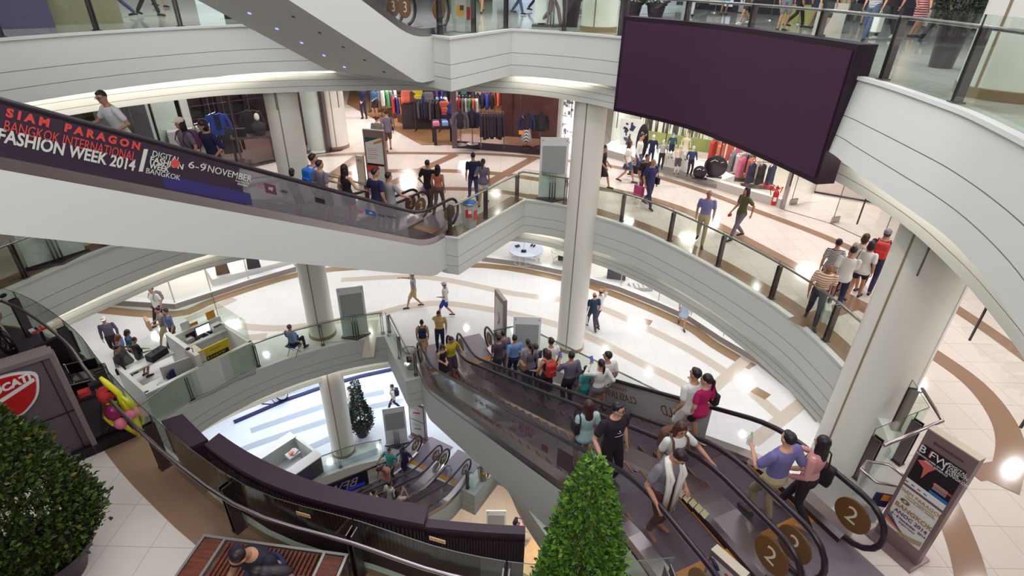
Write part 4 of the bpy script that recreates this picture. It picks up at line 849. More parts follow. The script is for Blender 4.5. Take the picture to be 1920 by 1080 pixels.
# mannequins and racks behind the window
for px,py,m,acc,lab in ((864,272,cl['dgrey'],cl['cream'],'headless mannequin in grey jacket left in the shop window'),(886,270,cl['navy'],cl['grey'],'headless mannequin in blue jacket in the shop window'),(986,276,cl['navy'],None,'mannequin with patterned skirt and orange bag in the dark window'),(1012,276,cl['black'],cl['orange'],'mannequin in orange top and dark jacket in the dark window')):
    p = P(px,py,Z2+.32); r = thing('window_mannequin',lab,'mannequin',p,fc(p)); MB().lathe([(.26,0),(.26,.02),(.03,.04)],n=18).build('base',steeld,r); MB().tube([(0,0,.03),(0,0,.9)],.02,6).build('pole',steeld,r)
    o = MB(); o.lathe([(.12,.72),(.18,.85),(.14,1.02),(.19,1.25),(.08,1.40),(.055,1.5)],n=14); o.build('torso',cl['black'],r,True); garment('jacket','','',Vector((0,0,1.42)),0,m,.56,.72,'long',None,acc,False,r)
    if 'skirt' in lab:
        MB().lathe([(.14,.80),(.28,.28)],n=16).build('skirt',stripe_mat('speckled skirt',(60,50,60),(200,196,196),30,'Y'),r,True); MB().tube([(-.2,-.1,1.35),(.05,-.12,.95),(.2,-.1,.7)],.015,5).build('bag_strap',cl['orange'],r); o = MB(); o.box((-.22,-.12,.66),(.2,.08,.16)); o.build('bag',cl['orange'],r)
p = P(923,274,Z2+.32); rack('black trouser rack in the shop window', p, fc(p), ['black']*9, 1.0, 1.45, gl=1.05)
# ---- white fashion shop: window, platform, entrance
HF = [P(*q,Z2)[:2] for q in ((1128,291),(1200,312),(1290,339),(1380,366),(1466,391))]
pw = mat('white platform', (240,238,236), .3)
plinth(73, HF, .30, -.25, mat('grey plinth face',(190,182,176),.4), pw)
ring_face('floor_23', HF+[(11.5,22),(14,34),(4.6,38),(4.6,25)], None, Z2+.02, mat('pale stone shop floor',(226,216,200),.3))
mb = MB(); mb.prism([HF[0],HF[1],HF[2],tuple(Vector(HF[3])*.6+Vector(HF[2])*.4),tuple(Vector(HF[3])*.6+Vector(HF[2])*.4+Vector((.9,.75))),tuple(Vector(HF[2])+Vector((1.0,1.5))),tuple(Vector(HF[1])+Vector((1.2,2.0))),tuple(Vector(HF[0])+Vector((1.0,2.2)))],Z2+.02,Z2+.31,0); struct(mb.build('trim_74',pw))
mb = MB()
for i in range(len(HF)-1):
    a,b = HF[i],HF[i+1]; mb.add([(a[0],a[1],Z2+.3),(b[0],b[1],Z2+.3),(b[0],b[1],Z3-1.87),(a[0],a[1],Z3-1.87)], [(0,1,2,3)])
struct(mb.build('window_3', glassc))
face_wall(9, (4.4,25.4),(7.2,27.6), Z2, Z3, white); face_wall(10, (4.6,34),(16,34), Z2, Z3, mat('bright white wall',(242,242,240),.6))
# forest backdrop
fm = bpy.data.materials.new('pine forest print'); fm.use_nodes = True; nt = fm.node_tree; b_ = nt.nodes['Principled BSDF']; tc = nt.nodes.new('ShaderNodeTexCoord'); mp = nt.nodes.new('ShaderNodeMapping'); mp.inputs['Scale'].default_value = (5.5,1,.25)
nz = nt.nodes.new('ShaderNodeTexNoise'); nz.inputs['Scale'].default_value = 2.2; nz.inputs['Detail'].default_value = 3; rp = nt.nodes.new('ShaderNodeValToRGB'); rp.color_ramp.elements[0].position = .40; rp.color_ramp.elements[0].color = (*srgb((46,38,42)),1); rp.color_ramp.elements[1].position = .56; rp.color_ramp.elements[1].color = (*srgb((226,224,206)),1); e = rp.color_ramp.elements.new(.47); e.color = (*srgb((92,96,64)),1)
for s_,d_ in ((tc.outputs['Object'],mp.inputs[0]),(mp.outputs[0],nz.inputs[0]),(nz.outputs['Fac'],rp.inputs[0]),(rp.outputs[0],b_.inputs['Base Color'])): nt.links.new(s_,d_)
fa, fb = Wp(1194,250,25.9), Wp(1350,280,25.0); n_ = fb-fa; n_.z = 0
r = thing('forest_backdrop','forest photograph panel behind the child mannequins','backdrop',(fa.x,fa.y,Z2+.31),math.atan2(n_.y,n_.x)); W_ = n_.length
MB().box((W_/2,.05,1.5),(W_,.06,2.9)).build('forest_print',fm,r); o = MB(); o.box((W_/2,.005,.30),(W_,.03,.55)); o.build('meadow_print',mat('meadow green',(140,146,82),.6,noise=.3,nscale=3),r); MB().box((W_/2,.01,2.62),(W_,.03,.7)).build('grey_band',mat('grey band',(124,124,122),.6),r)
# striped graphic and photo posters left of the forest
for px,py,w_,h_,ms,lab in ((1166,300,.62,.85,('brown','coral'),'small photo poster of two figures low in the white window'),(1143,300,.8,.8,('white','dgrey'),'white notice with small drawings left in the window'),(1180,262,.8,1.0,('white','dgrey'),'hand drawing print on the white window wall'),(1182,238,.9,.7,('white','navy'),'striped graphic print high in the white window')):
    q = Wp(px,py,25.2); o = MB(); o.box((0,0,0),(w_,.03,h_)); rnd = random.Random(px)
    for i in range(7): o.box((rnd.uniform(-.3,.3)*w_,-.02,rnd.uniform(-.35,.35)*h_),(rnd.uniform(.06,.2)*w_,.012,rnd.uniform(.1,.35)*h_),0,1,0,rnd.uniform(-.6,.6))
    o = o.build('poster',[cl[ms[0]],cl[ms[1]]]); o.location = q; o.rotation_euler = (0,0,fc(q)); tag(o,lab,'poster')
for px,py,rr,lab in ((1199,302,(.24,.05,.75),'tall black cut-out figure on the white platform'),(1310,335,(.25,.06,.25),'small round black cut-out on the platform'),(1338,332,(.42,.06,.42),'large round black cut-out with white marks')):
    p = P(px,py,Z2+.31); r = thing('cut_out',lab,'decoration',p,fc(p)); o = MB(); o.ell((0,0,rr[2]),rr,18,10); o.build('body',black,r,True)
    mb = MB(); mb.box((-.12,-.02,.02),(.3,.2,.04)); mb.box((.14,.02,.02),(.3,.2,.04)); mb.build('feet',black,r)
    o = MB(); o.tube([(-rr[0]*.5,-.07,rr[2]*1.4),(-rr[0]*.2,-.075,rr[2]*1.6),(rr[0]*.1,-.075,rr[2]*1.5)],.012,5); o.tube([(rr[0]*.35,-.07,rr[2]*1.4),(rr[0]*.6,-.06,rr[2]*1.5)],.012,5); o.build('white_mark',cl['white'],r)
for px,py,s_,lab in ((1256,316,(.6,.4,.55),'white display cube behind the striped mannequin'),(1281,322,(.5,.4,.6),'white display cube beside the cream mannequin')):
    p = P(px,py-5,Z2+.31); o = MB(); o.box((0,0,s_[2]/2),s_); o = o.build('display_cube',pw); o.location = p; o.rotation_euler = (0,0,fc(p)); tag(o,lab,'plinth')
for px,py,ms,lab in ((1357,262,['red','red','coral'],'red skirt rail in the white shop'),(1372,268,['coral','pink'],'pink skirt rail in the white shop'),(1395,285,['grey','white','grey','dgrey'],'grey top rail'),(1412,293,['pink','coral','cream'],'pale pink rail'),(1432,305,['navy','black','navy'],'navy bag rail')):
    d0 = 24.5-(px-1357)*.03; q = Wp(px,py,d0); r = thing('clothes_stand',lab+' on thin steel legs','rack',(q.x,q.y,Z2+.02),fc(q)+.2,'steel stands in the white shop'); h_ = q.z-Z2
    MB().tube([(-.5,0,h_),(.5,0,h_)],.015,6).build('rail',chrome,r); MB().box((0,0,.012),(1.2,.5,.02)).build('base_plate',steel,r)
    for x in (-.4,.4): MB().tube([(x,0,.02),(x,0,h_)],.014,6).build('leg',chrome,r)
    R_ = Matrix.Rotation(fc(q)+.2,3,'Z')
    for i,c in enumerate(ms): garment('garment',lab+' garment in the white shop','clothing',q+R_@Vector((-.35+.7*i/max(1,len(ms)-1),0,-.06)),fc(q)+.2+.9,cl[c],.45,.75,None,'garments on '+lab)
# fire extinguisher and shop lettering
p = P(1450,384,Z2+.30); r = thing('fire_extinguisher','red fire extinguisher inside the shop window corner','extinguisher',p,fc(p)); MB().lathe([(.09,0),(.09,.42),(.05,.5),(.025,.52),(.025,.57)],n=14).build('cylinder',mat('signal red',(176,34,34),.35),r,True,40); MB().tube([(0,0,.56),(-.12,0,.66),(-.2,0,.5),(-.15,0,.3)],.012,5).build('hose',black,r); o = MB(); o.box((0,-.095,.22),(.1,.01,.14)); o.build('label',cl['white'],r); o = MB(); o.box((0,0,.6),(.1,.02,.03)); o.build('lever',black,r)
h1,h2_ = Vector(HF[3]),Vector(HF[4]); t = (h2_-h1).normalized(); tx = h1.lerp(h2_,.70); text('H&M',.34,frame((tx.x+t.y*.02,tx.y-t.x*.02,Z2+.62),(t.x,t.y,0),(0,0,1)),mat('shop red',(214,40,34),.5),None,'shop_lettering',.004,shear=.2)
mb = MB(); mb.box((HF[4][0],HF[4][1],(Z2+Z3-1.9)/2),(.12,.12,Z3-1.9-Z2)); struct(mb.build('trim_75',steel))
for px,py,lab in ((1482,384,'first'),(1560,418,'second'),(1651,458,'third')):
    p = P(px,py,Z2); r = thing('glass_fin','%s frameless glass entrance panel of the white shop' % lab,'panel',p,math.radians(25)); MB().box((.5,0,1.6),(1.0,.014,3.1)).build('glass_leaf',glassc,r); MB().box((.12,0,.10),(.34,.06,.20)).build('steel_shoe',steel,r); MB().tube([(0,0,.2),(0,0,3.2)],.012,5).build('edge_strip',steeld,r)
p = P(1625,393,Z2)+Vector((.2,1.6,0)); o = MB(); o.box((0,0,.45),(2.2,1.2,.9)); o.box((0,0,.03),(2.24,1.24,.06),0,1); o = o.build('display_cube',[mat('rosy white box',(232,216,208),.4),charcoal]); o.location = p; o.rotation_euler = (0,0,math.radians(-30)); tag(o,'large pale display box inside the entrance of the white shop','plinth')
mb = MB(); ribbon(mb,[P(*q,Z2)[:2] for q in ((1468,393),(1560,420),(1660,466))],.05,Z2+.006); struct(mb.build('trim_76',steel))
# ---- first floor shops
K1 = [P(*q,Z1)[:2] for q in ((150,566),(205,572),(330,580),(400,557),(470,534),(556,509))]; K2 = [P(*q,Z1)[:2] for q in ((903,490),(980,500),(1060,517),(1160,547),(1230,575),(1290,602),(1350,642),(1420,683),(1480,732),(1530,792))]
kface = mat('kerb grey', (150,140,134), .4)
for n,Kp in ((77,K1),(78,K2)):
    b = offset(Kp,-.35); mb = MB(); k = len(Kp); vs = [(p[0],p[1],Z1) for p in Kp]+[(p[0],p[1],Z1+.25) for p in Kp]+[(p[0],p[1],Z1+.25) for p in b]
    mb.add(vs,[(i,i+1,k+i+1,k+i) for i in range(k-1)]); mb.add(vs,[(k+i,k+i+1,2*k+i+1,2*k+i) for i in range(k-1)],1); struct(mb.build('trim_%d' % n,[kface,mat('lit white kerb',(246,246,248),.3)]))
    mb = MB(); gl_ = offset(Kp,-.12)
    for i in range(k-1):
        a,c = gl_[i],gl_[i+1]; mb.add([(a[0],a[1],Z1+.25),(c[0],c[1],Z1+.25),(c[0],c[1],Z2-1.9),(a[0],a[1],Z2-1.9)],[(0,1,2,3)])
    struct(mb.build('window_%d' % (n-70),glassc))
    mb = MB()
    for q in gl_[1:]: mb.box((q[0],q[1],(Z1+Z2-1.8)/2),(.035,.035,Z2-1.8-Z1))
    struct(mb.build('trim_%d' % (n+3),lgrey))
ring_face('floor_11',[tuple(q) for q in offset(K2,-.3)]+[(16,14),(16,34),(-2,34)],None,Z1+.10,mat('white oiled boards',(232,228,222),.4,noise=.03))
ring_face('floor_12',[tuple(q) for q in offset(K1,-.3)]+[(-10,32),(-24,32),(-24,19)],None,Z1+.10,mat('pale shop floor',(232,228,220),.3))
def round_table(label,p,R,h,m,wire=True):
    r = thing('round_table',label,'table',p,0); MB().lathe([(R,h-.03),(R,h)],n=32).build('tabletop',m,r)
    for i in range(16 if wire else 4):
        a = 2*math.pi*i/(16 if wire else 4); MB().tube([(R*.8*math.cos(a),R*.8*math.sin(a),.02),(R*.97*math.cos(a),R*.97*math.sin(a),h-.03)],.012,5).build('leg',cl['white'],r)
    MB().tube([(R*.8*math.cos(t),R*.8*math.sin(t),.02) for t in [2*math.pi*i/24 for i in range(25)]],.012,5).build('base_ring',cl['white'],r); return r
p = P(985,488,Z1+.1); round_table('white round wire table with black shoes in the first floor shop',p,.85,.62,mat('glossy blue white top',(214,220,240),.15)); tp = p
p2 = P(1062,490,Z1+.1); round_table('pale green round table behind the wire table',p2,.8,.66,mat('pale yellow green top',(226,228,206),.2),False)
for i,(dx,dy,lab) in enumerate(((-.4,.2,'left'),(-.1,-.35,'front'),(.35,.3,'rear'))):
    r = thing('shoe_pair','pair of black high heels at the %s of the wire table' % lab,'shoes',tp+Vector((dx,dy,.62)),.6+i)
    for s in (-.07,.07): o = MB(); o.ell((s,0,.05),(.04,.13,.05),8,6); o.tube([(s,.1,.06),(s,.12,0)],.012,5); o.build('shoe',cl['black'],r,True)
o = MB(); o.lathe([(.38,0),(.38,.34),(.32,.36)],n=24); o = o.build('display_drum',cl['white'],None,True,40); o.location = p2+Vector((-.25,.1,.66)); tag(o,'white drum stand on the pale green table','stand')
o = MB(); o.lathe([(.05,0),(.10,.06),(.08,.25),(.03,.34)],n=12); o = o.build('vase',cl['dgrey'],None,True); o.location = p2+Vector((.4,-.1,.66)); tag(o,'small dark vase on the pale green table','vase')
for px,py,lab in ((1155,517,'dark purple box on the floor of the first floor shop'),):
    p = P(px,py+5,Z1+.1); o = MB(); o.box((0,0,.42),(.85,.3,.8)); o = o.build('floor_box',cl['dgrey']); o.location = p; o.rotation_euler = (0,0,fc(p)); tag(o,lab,'box')
for px,py,lab in ((1200,540,'white slatted floor display in the first floor shop'),(1322,596,'white slatted floor display further right in the shop')):
    p = P(px,py,Z1+.1); r = thing('floor_display',lab,'display',p,fc(p)+.3)
    for i in range(5): MB().box((-.4+i*.2,0,.12),(.14,.5,.05)).build('slat',cl['white'],r)
    MB().box((0,0,.05),(1.0,.55,.08)).build('base',lgrey,r)
p = P(1050,492,Z1+.1); o = MB(); o.box((0,0,.6),(.3,.2,1.2)); o = o.build('shoe_display',cl['black']); o.location = P(1052,487,Z1+.1); tag(o,'narrow black display stand at the column side of the shop','display')
face_wall(20,(-2,29.5),(16,29.5),Z1,Z2,mat('bright back wall',(240,238,234),.6)); face_wall(21,(16,14),(16,29),Z1,Z2,white); face_wall(22,(-24,27.5),(-8.5,27.5),Z1,Z2,mat('pale sage wall',(220,226,216),.6))
for px,py,c,lab in ((415,500,'brown','brown garment on the raised display, first floor left'),(472,482,'black','dark garment on the raised display, first floor left')):
    q = Wp(px,py,25.0); garment('garment',lab,'clothing',q+Vector((0,0,.4)),fc(q),cl[c],.6,.95,None)
    o = MB(); o.tube([(0,0,Z1+.1),(0,0,q.z+.42)],.02,6); o.lathe([(.25,Z1+.1),(.25,Z1+.12)],n=12); o = o.build('garment_pole',steeld); o.location = (q.x,q.y,0); tag(o,'thin pole of the '+lab.split(' on')[0]+', first floor left','stand')
p = P(470,520,Z1+.1); o = MB(); o.box((0,0,.15),(5.2,1.6,.3)); o = o.build('display_platform',pw); o.location = p+Vector((.3,1.4,0)); o.rotation_euler = (0,0,math.radians(38)); tag(o,'white raised platform in the first floor left window','plinth')
# ---- mezzanine shop line with bluish light, and its counter
Mk = [P(*q,ZM)[:2] for q in ((440,795),(540,752),(612,727),(680,708),(760,690))]; mb = MB(); bq = offset(Mk,-.2); k = len(Mk)
vs = [(p[0],p[1],0) for p in Mk]+[(p[0],p[1],.08) for p in Mk]+[(p[0],p[1],.08) for p in bq]; mb.add(vs,[(i,i+1,k+i+1,k+i) for i in range(k-1)]+[(k+i,k+i+1,2*k+i+1,2*k+i) for i in range(k-1)]); struct(mb.build('trim_85',navy))
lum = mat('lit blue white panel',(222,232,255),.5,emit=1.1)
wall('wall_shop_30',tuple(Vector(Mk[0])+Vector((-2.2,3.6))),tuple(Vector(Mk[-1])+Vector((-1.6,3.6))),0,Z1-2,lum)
for px,py,lab in ((530,742,'round glass object'),(505,752,'small black frame stand')):
    p = P(px,py+6,ZM); o = MB()
    if 'round' in lab: o.ell((0,0,.35),(.35,.35,.35),16,10)
    else: o.tube([(-.35,0,0),(0,0,.6),(.35,0,0),(-.35,0,0)],.04,6)
    o = o.build('window_display',chrome if 'round' in lab else black,None,True); o.location = p; tag(o,lab+' in the mezzanine shop window','display')
r = thing('service_counter','white open counter on the mezzanine near the screen back','counter',P(545,880,ZM),math.radians(33))
pa,pb,pc = P(468,868,ZM+1.0),P(550,815,ZM+1.0),P(585,860,ZM+1.0)
r.location = (pb.x,pb.y,0); u = (pa-pb); r.rotation_euler = (0,0,math.atan2(u.y,u.x)); Lc = u.length; dpt = (pc-pb).length
MB().box((Lc/2,0,.5),(Lc,.12,1.0)).build('back_wall',white,r); MB().box((Lc/2,0,1.02),(Lc,.45,.05)).build('shelf_top',cl['white'],r); MB().box((0,dpt/2,.5),(.12,dpt,1.0)).build('side_wall',white,r)
MB().box((Lc/2,dpt,.5),(Lc,.12,1.0)).build('front_panel',mat('dark blue print panel',(44,44,78),.4,noise=.5,nscale=2),r); MB().box((Lc/2,dpt-.05,1.03),(Lc,.5,.05)).build('worktop',cl['white'],r)
o = MB(); o.box((.55,dpt*.4,.75),(.5,.4,.12)); o.box((.5,dpt*.4,.85),(.3,.3,.08),.3,1); o.box((.62,dpt*.42,.90),(.2,.12,.05),0,2); o.build('printer',[cl['white'],lgrey,cl['coral']],r)
# ---- third floor backdrop of shops
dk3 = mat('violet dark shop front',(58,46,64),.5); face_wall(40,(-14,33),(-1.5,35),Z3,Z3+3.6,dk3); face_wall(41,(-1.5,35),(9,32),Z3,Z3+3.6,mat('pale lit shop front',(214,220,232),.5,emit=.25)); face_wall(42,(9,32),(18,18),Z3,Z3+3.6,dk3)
mb = MB(); rnd = random.Random(11)
for i in range(60):
    t = rnd.random(); a,b = ((Vector((-14,33)),Vector((-1.5,35))),(Vector((-1.5,35)),Vector((9,32))),(Vector((9,32)),Vector((18,18))))[i%3]; p = a.lerp(b,t)-Vector((0,.5)); mb.box((p.x,p.y-.1*(i%4),Z3+rnd.uniform(.2,1.5)),(rnd.uniform(.3,1.1),.2,rnd.uniform(.3,1.4)),math.atan2((b-a).y,(b-a).x),i%4)
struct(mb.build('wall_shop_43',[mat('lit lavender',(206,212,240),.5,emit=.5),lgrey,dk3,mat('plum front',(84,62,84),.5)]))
for px,py,s_,m,lab in ((60,48,(3.4,.5,2.6),mat('olive beige lift wall',(150,142,112),.4),'broad olive beige panel behind the far left railing, third floor'),(8,55,(1.6,.3,2.6),mat('bluish glass door',(96,86,120),.2),'bluish dark door at the far left of the third floor'),(1500,44,(1.0,.5,.6),mat('lime display',(176,176,96),.5),'counter with lime panel on the third floor'),(1562,62,(.8,.6,.8),mat('white box',(196,184,176),.5),'white box stand behind the third floor railing'),(405,8,(1.8,.5,2.2),mat('white lit stand',(224,236,240),.4,emit=.3),'white lit stand with green strip, third floor left'),(432,36,(.6,.5,.55),cl['black'],'black tub by the hanging escalator on the third floor')):
    p = P(px,py,Z3); o = MB(); o.box((0,0,s_[2]/2),s_); o = o.build('shop_unit',m); o.location = p+Vector((0,s_[1]/2+.1,0)); o.rotation_euler = (0,0,fc(p)); tag(o,lab,'unit')
for i in range(5):
    p = P(1340+i*52,24+i*7,Z3); r = thing('queue_post','steel queue post on the third floor, number %d from the screen corner' % (5-i) if 0 else ('slim steel queue post behind the screen railing, third floor'),'post',p,0,'queue posts on the third floor'); MB().lathe([(.16,0),(.15,.03),(.02,.05)],n=14).build('base',steel,r); MB().tube([(0,0,.04),(0,0,.95)],.02,6).build('pole',steel,r)
# shop lights
for x,y,z,pw_ in ((-13,25,Z3-2,120),(-16,22,Z3-2,60),(-6,30,Z3-2,160),(-1,29,Z3-2,160),(-3,33,Z3-2,110),(5.5,24.9,Z3-2,60),(8,23.2,Z3-2,60),(9.5,25,Z3-2,120),(12,20,Z3-2,110),(-8.5,27,Z3-2,130),(-9,31,Z3-2,120),(0,24.9,Z3-2,10),(2,27,Z2-2,110),(6.5,24,Z2-2,110),(10.5,19.5,Z2-2,80),(13,16,Z2-2,60),(-14,23,Z2-2,110),(-17,22,Z2-2,70),(-11,26,Z2-2,70),(-10,24,Z1-2.1,90),(-6,25,Z1-2.1,90)): area('shop_light',(x,y,z-.02),.8,pw_,(1,.97,.94) if z > Z1-2 else (.86,.92,1))
# ================================================================ FIRST FLOOR KIOSK
def bx(name, c, s, m, par, rz=0): return MB().box(c, s, rz).build(name, m, par)
ka, kb = P(272,737,Z1+1.0), P(472,640,Z1+1.0); u_ = kb-ka; u_.z = 0; KL = u_.length; KR = math.atan2(u_.y,u_.x)
r = thing('kiosk','white service kiosk with yellow sign and monitor on the first floor','kiosk',(ka.x,ka.y,Z1),KR); Kinv = Matrix.Rotation(-KR,3,'Z')
def kl(px,py,z): return Kinv@(P(px,py,Z1+z)-Vector((ka.x,ka.y,Z1)))
kd = kl(440,588,1.05).y; dv = kl(348,655,1.05).x            # depth of the booth, divider position
kw = mat('kiosk white', (226,226,220), .35); kb_ = mat('kiosk beige', (206,194,172), .45)
bx('front_wall',(KL/2,0,.5),(KL,.14,1.0),kw,r); bx('side_wall',(KL-.05,kd/2,.5),(.12,kd,1.0),kw,r); bx('side_wall',(.05,kd/2,.5),(.12,kd,1.0),kw,r)
bx('back_wall',((KL+dv)/2,kd,.62),(KL-dv,.14,1.24),kw,r); bx('back_counter',((KL+dv)/2,kd-.32,.92),(KL-dv-.1,.55,.05),kw,r)
bx('divider',(dv-.12,kd/2,.72),(.14,kd,1.44),kw,r); bx('storage_cabinet',(dv-.02,.45,.68),(.36,.62,1.36),kb_,r)
for i in range(6): bx('vent_slot',(dv-.02,.135,.55+.09*i),(.28,.01,.02),tan2,r)
bx('left_counter',(dv/2-.1,kd-.25,.86),(dv-.3,.5,.05),kw,r); bx('grey_partition',(dv-.62,.55,.62),(.06,.9,1.15),lgrey,r,math.radians(80)); bx('worktop',(dv*.3,.5,.72),(dv*.45,.6,.05),kw,r)
sg = bx('yellow_sign',(KL*.66,.20,1.12),(1.05,.05,.58),mat('kiosk yellow',(206,178,24),.5),r)
b2 = bx('sign_block',(KL*.66+.02,.17,1.02),(.86,.012,.17),inkb,sg); bx('sign_block',(KL*.66-.40,.17,1.28),(.14,.012,.16),mat('sign brown',(92,56,48),.6),sg)
T('\u0e3f:3:4:8:9:W',.13,KL*.66+.02,1.02,mat('kiosk yellow',(0,0,0)),sg,y=.162); T('service point',.07,KL*.66+.05,1.27,mat('sign brown',(0,0,0)),sg,y=.172)
for i,(px,py) in enumerate(((310,742),(360,718),(415,690))): pass
MB().tube([(KL+.0,kd+.06,1.24),(KL,kd+.06,2.15)],.015,6).build('screen_post',steel,r)
for x0,x1 in ((dv+.1,(KL+dv)/2),((KL+dv)/2+.02,KL)): bx('glass_screen',((x0+x1)/2,kd+.07,1.70),(x1-x0,.012,.92),glass,r)
bx('glass_screen',(KL-.04,kd/2,1.45),(.012,kd,.9),glass,r); bx('glass_screen',(dv/2,kd+.05,1.2),(dv-.2,.012,.7),glass,r)
K_ = lambda x,y,z: Vector((ka.x,ka.y,Z1))+Matrix.Rotation(KR,3,'Z')@Vector((x,y,z))
def kthing(name,label,cat,x,y,z,rz=0): return thing(name,label,cat,K_(x,y,z),KR+rz)
mo = kthing('monitor','lit white monitor on the kiosk counter','monitor',dv+(KL-dv)*.52,kd-.38,.945); bx('screen_back',(0,0,.28),(.50,.04,.32),inkb,mo); bx('display',(0,-.024,.28),(.46,.006,.28),mat('lit screen',(214,232,255),.4,emit=1.6),mo); bx('stand',(0,.02,.06),(.06,.05,.12),inkb,mo); bx('foot',(0,0,.01),(.22,.16,.02),inkb,mo)
for x,lab,cat,nm,m,s in ((.30,'black open laptop on the kiosk counter','laptop','laptop',inkb,(.34,.24,.02)),(.43,'dark keyboard below the lit monitor','keyboard','keyboard',inkb,(.36,.14,.03)),(.80,'white printer at the right end of the kiosk counter','printer','printer',lgrey,(.42,.34,.2)),(.22,'grey till machine on the kiosk counter','till','till',grey,(.26,.22,.14)),(.66,'dark telephone on the kiosk counter','telephone','telephone',inkb,(.16,.2,.08))):
    o = kthing(nm,lab,cat,dv+(KL-dv)*x,kd-.34,.945,.1); bx('body',(0,0,s[2]/2),s,m,o)
    if nm == 'laptop': bx('lid',(0,.12,.13),(.34,.015,.24),m,o)
    if nm == 'printer': bx('paper_slot',(0,-.12,.205),(.3,.12,.01),inkb,o)
    if nm in ('till','telephone'): bx('keypad',(0,-.03,s[2]+.005),(s[0]*.6,s[1]*.4,.01),lgrey,o)
for x,c,lab in ((.30,'paper','white notice standing on the kiosk back wall'),(.46,'orange','orange notice strip on the kiosk back wall'),(.84,'yellow','yellow notice with dark border on the kiosk back wall')):
    o = MB().box((0,0,.15),(.30,.02,.30 if c != 'orange' else .12)).build('notice',{'paper':paper,'orange':orange,'yellow':yellow}[c]); o.location = K_(dv+(KL-dv)*x,kd+.02,1.24 if c != 'orange' else 1.17); o.rotation_euler = (0,0,KR); tag(o,lab,'notice')
o = kthing('office_chair','dark chair inside the kiosk left of the grey partition','chair',dv*.62,.35,0,.6); bx('seat',(0,0,.46),(.44,.44,.08),navy,o); bx('backrest',(0,.2,.75),(.42,.06,.5),navy,o); MB().tube([(0,0,.05),(0,0,.42)],.03,6).build('stem',steeld,o)
for i in range(4): MB().tube([(0,0,.08),(.22*math.cos(i*1.57),.22*math.sin(i*1.57),.03)],.02,5).build('leg',steeld,o)
o = kthing('suitcase','black bag on the kiosk left counter','bag',dv*.62,kd-.3,.885,.3); bx('body',(0,0,.12),(.62,.3,.24),inkb,o); MB().tube([(-.1,0,.24),(-.1,0,.3),(.1,0,.3),(.1,0,.24)],.014,5).build('handle',inkb,o)
o = kthing('desk_lamp','small black camera lamp on the kiosk divider','lamp',dv-.12,.25,1.44); MB().tube([(0,0,0),(0,0,.16),(-.1,0,.22)],.012,5).build('arm',inkb,o); mb = MB(); mb.ell((-.12,0,.2),(.07,.06,.05)); mb.build('head',inkb,o,True)
for k,(x,y,s,m) in enumerate(((.25,.55,(.16,.12,.08),inkb),(.38,.62,(.10,.1,.1),cl['teal']),(.16,.4,(.2,.14,.05),lgrey),(.32,.38,(.12,.09,.03),inkb))):
    o = MB().box((0,0,s[2]/2),s).build('desk_item',m); o.location = K_(dv*x*2,y,.745); o.rotation_euler = (0,0,KR+k); tag(o,('small black device','teal box','grey tray','dark card holder')[k]+' on the kiosk left worktop','desk item')
# stool of the guard is built with him; cables on the floor
o = MB(); o.tube([tuple(P(x,y,Z1+.01)) for x,y in ((655,700-60),(610,642),(600,655),(585,668),(560,676))],.012,5); o = o.build('floor_cable',mat('pale cable',(190,190,180),.6)); tag(o,'pale cable trailing from the left column base','cable')
for k in range(4): o = MB(); o.tube([tuple(P(x,y+k*3,Z1+.012)) for x,y in ((355,748),(400,728),(440,706),(480,692))],.01,5); o = o.build('floor_cable',mat('dark cable',(96,90,84),.6)); tag(o,'dark cable lying along the kiosk front behind the glass','cable','cables along the kiosk front')
# ================================================================ MOTORCYCLE STAND (near left)
pt = mat('stand panel grey plum', (104,90,98), .45, .2); dkf = mat('stand purple floor', (72,58,74), .6)
ring_face('floor_24',[P(x,y,Z2)[:2] for x,y in ((-60,600),(60,622),(125,662),(185,708),(228,770),(250,815),(113,876),(-60,960))],None,Z2+.02,dkf)
pb = P(180,848,Z2); pd = (P(245,820,Z2)-P(113,876,Z2)).normalized(); hz = ZV(pb.x,pb.y,91,668)-Z2; PR = math.atan2(pd.y,pd.x)
r = thing('display_wall','grey plum display wall carrying the red shield sign','wall panel',(pb.x,pb.y,Z2),PR)
bx('panel',(-1.6,.06,hz/2),(3.2,.10,hz),pt,r); bx('frame',(-1.6,.06,hz+.03),(3.3,.22,.07),mat('stand frame',(140,126,124),.4,.4),r); bx('frame',(.03,.06,hz/2),(.07,.22,hz),mat('stand frame',(0,0,0)),r); bx('panel_joint',(-1.6,.002,hz*.47),(3.2,.012,.014),inkb,r); bx('panel_joint',(-.1,.002,hz/2),(.014,.012,hz),inkb,r)
bx('rear_cap',(-1.6,.42,hz-.12),(3.2,.08,.14),mat('stand frame',(0,0,0)),r); bx('glass_top',(-1.6,.25,hz-.10),(3.1,.3,.02),glassf,r)
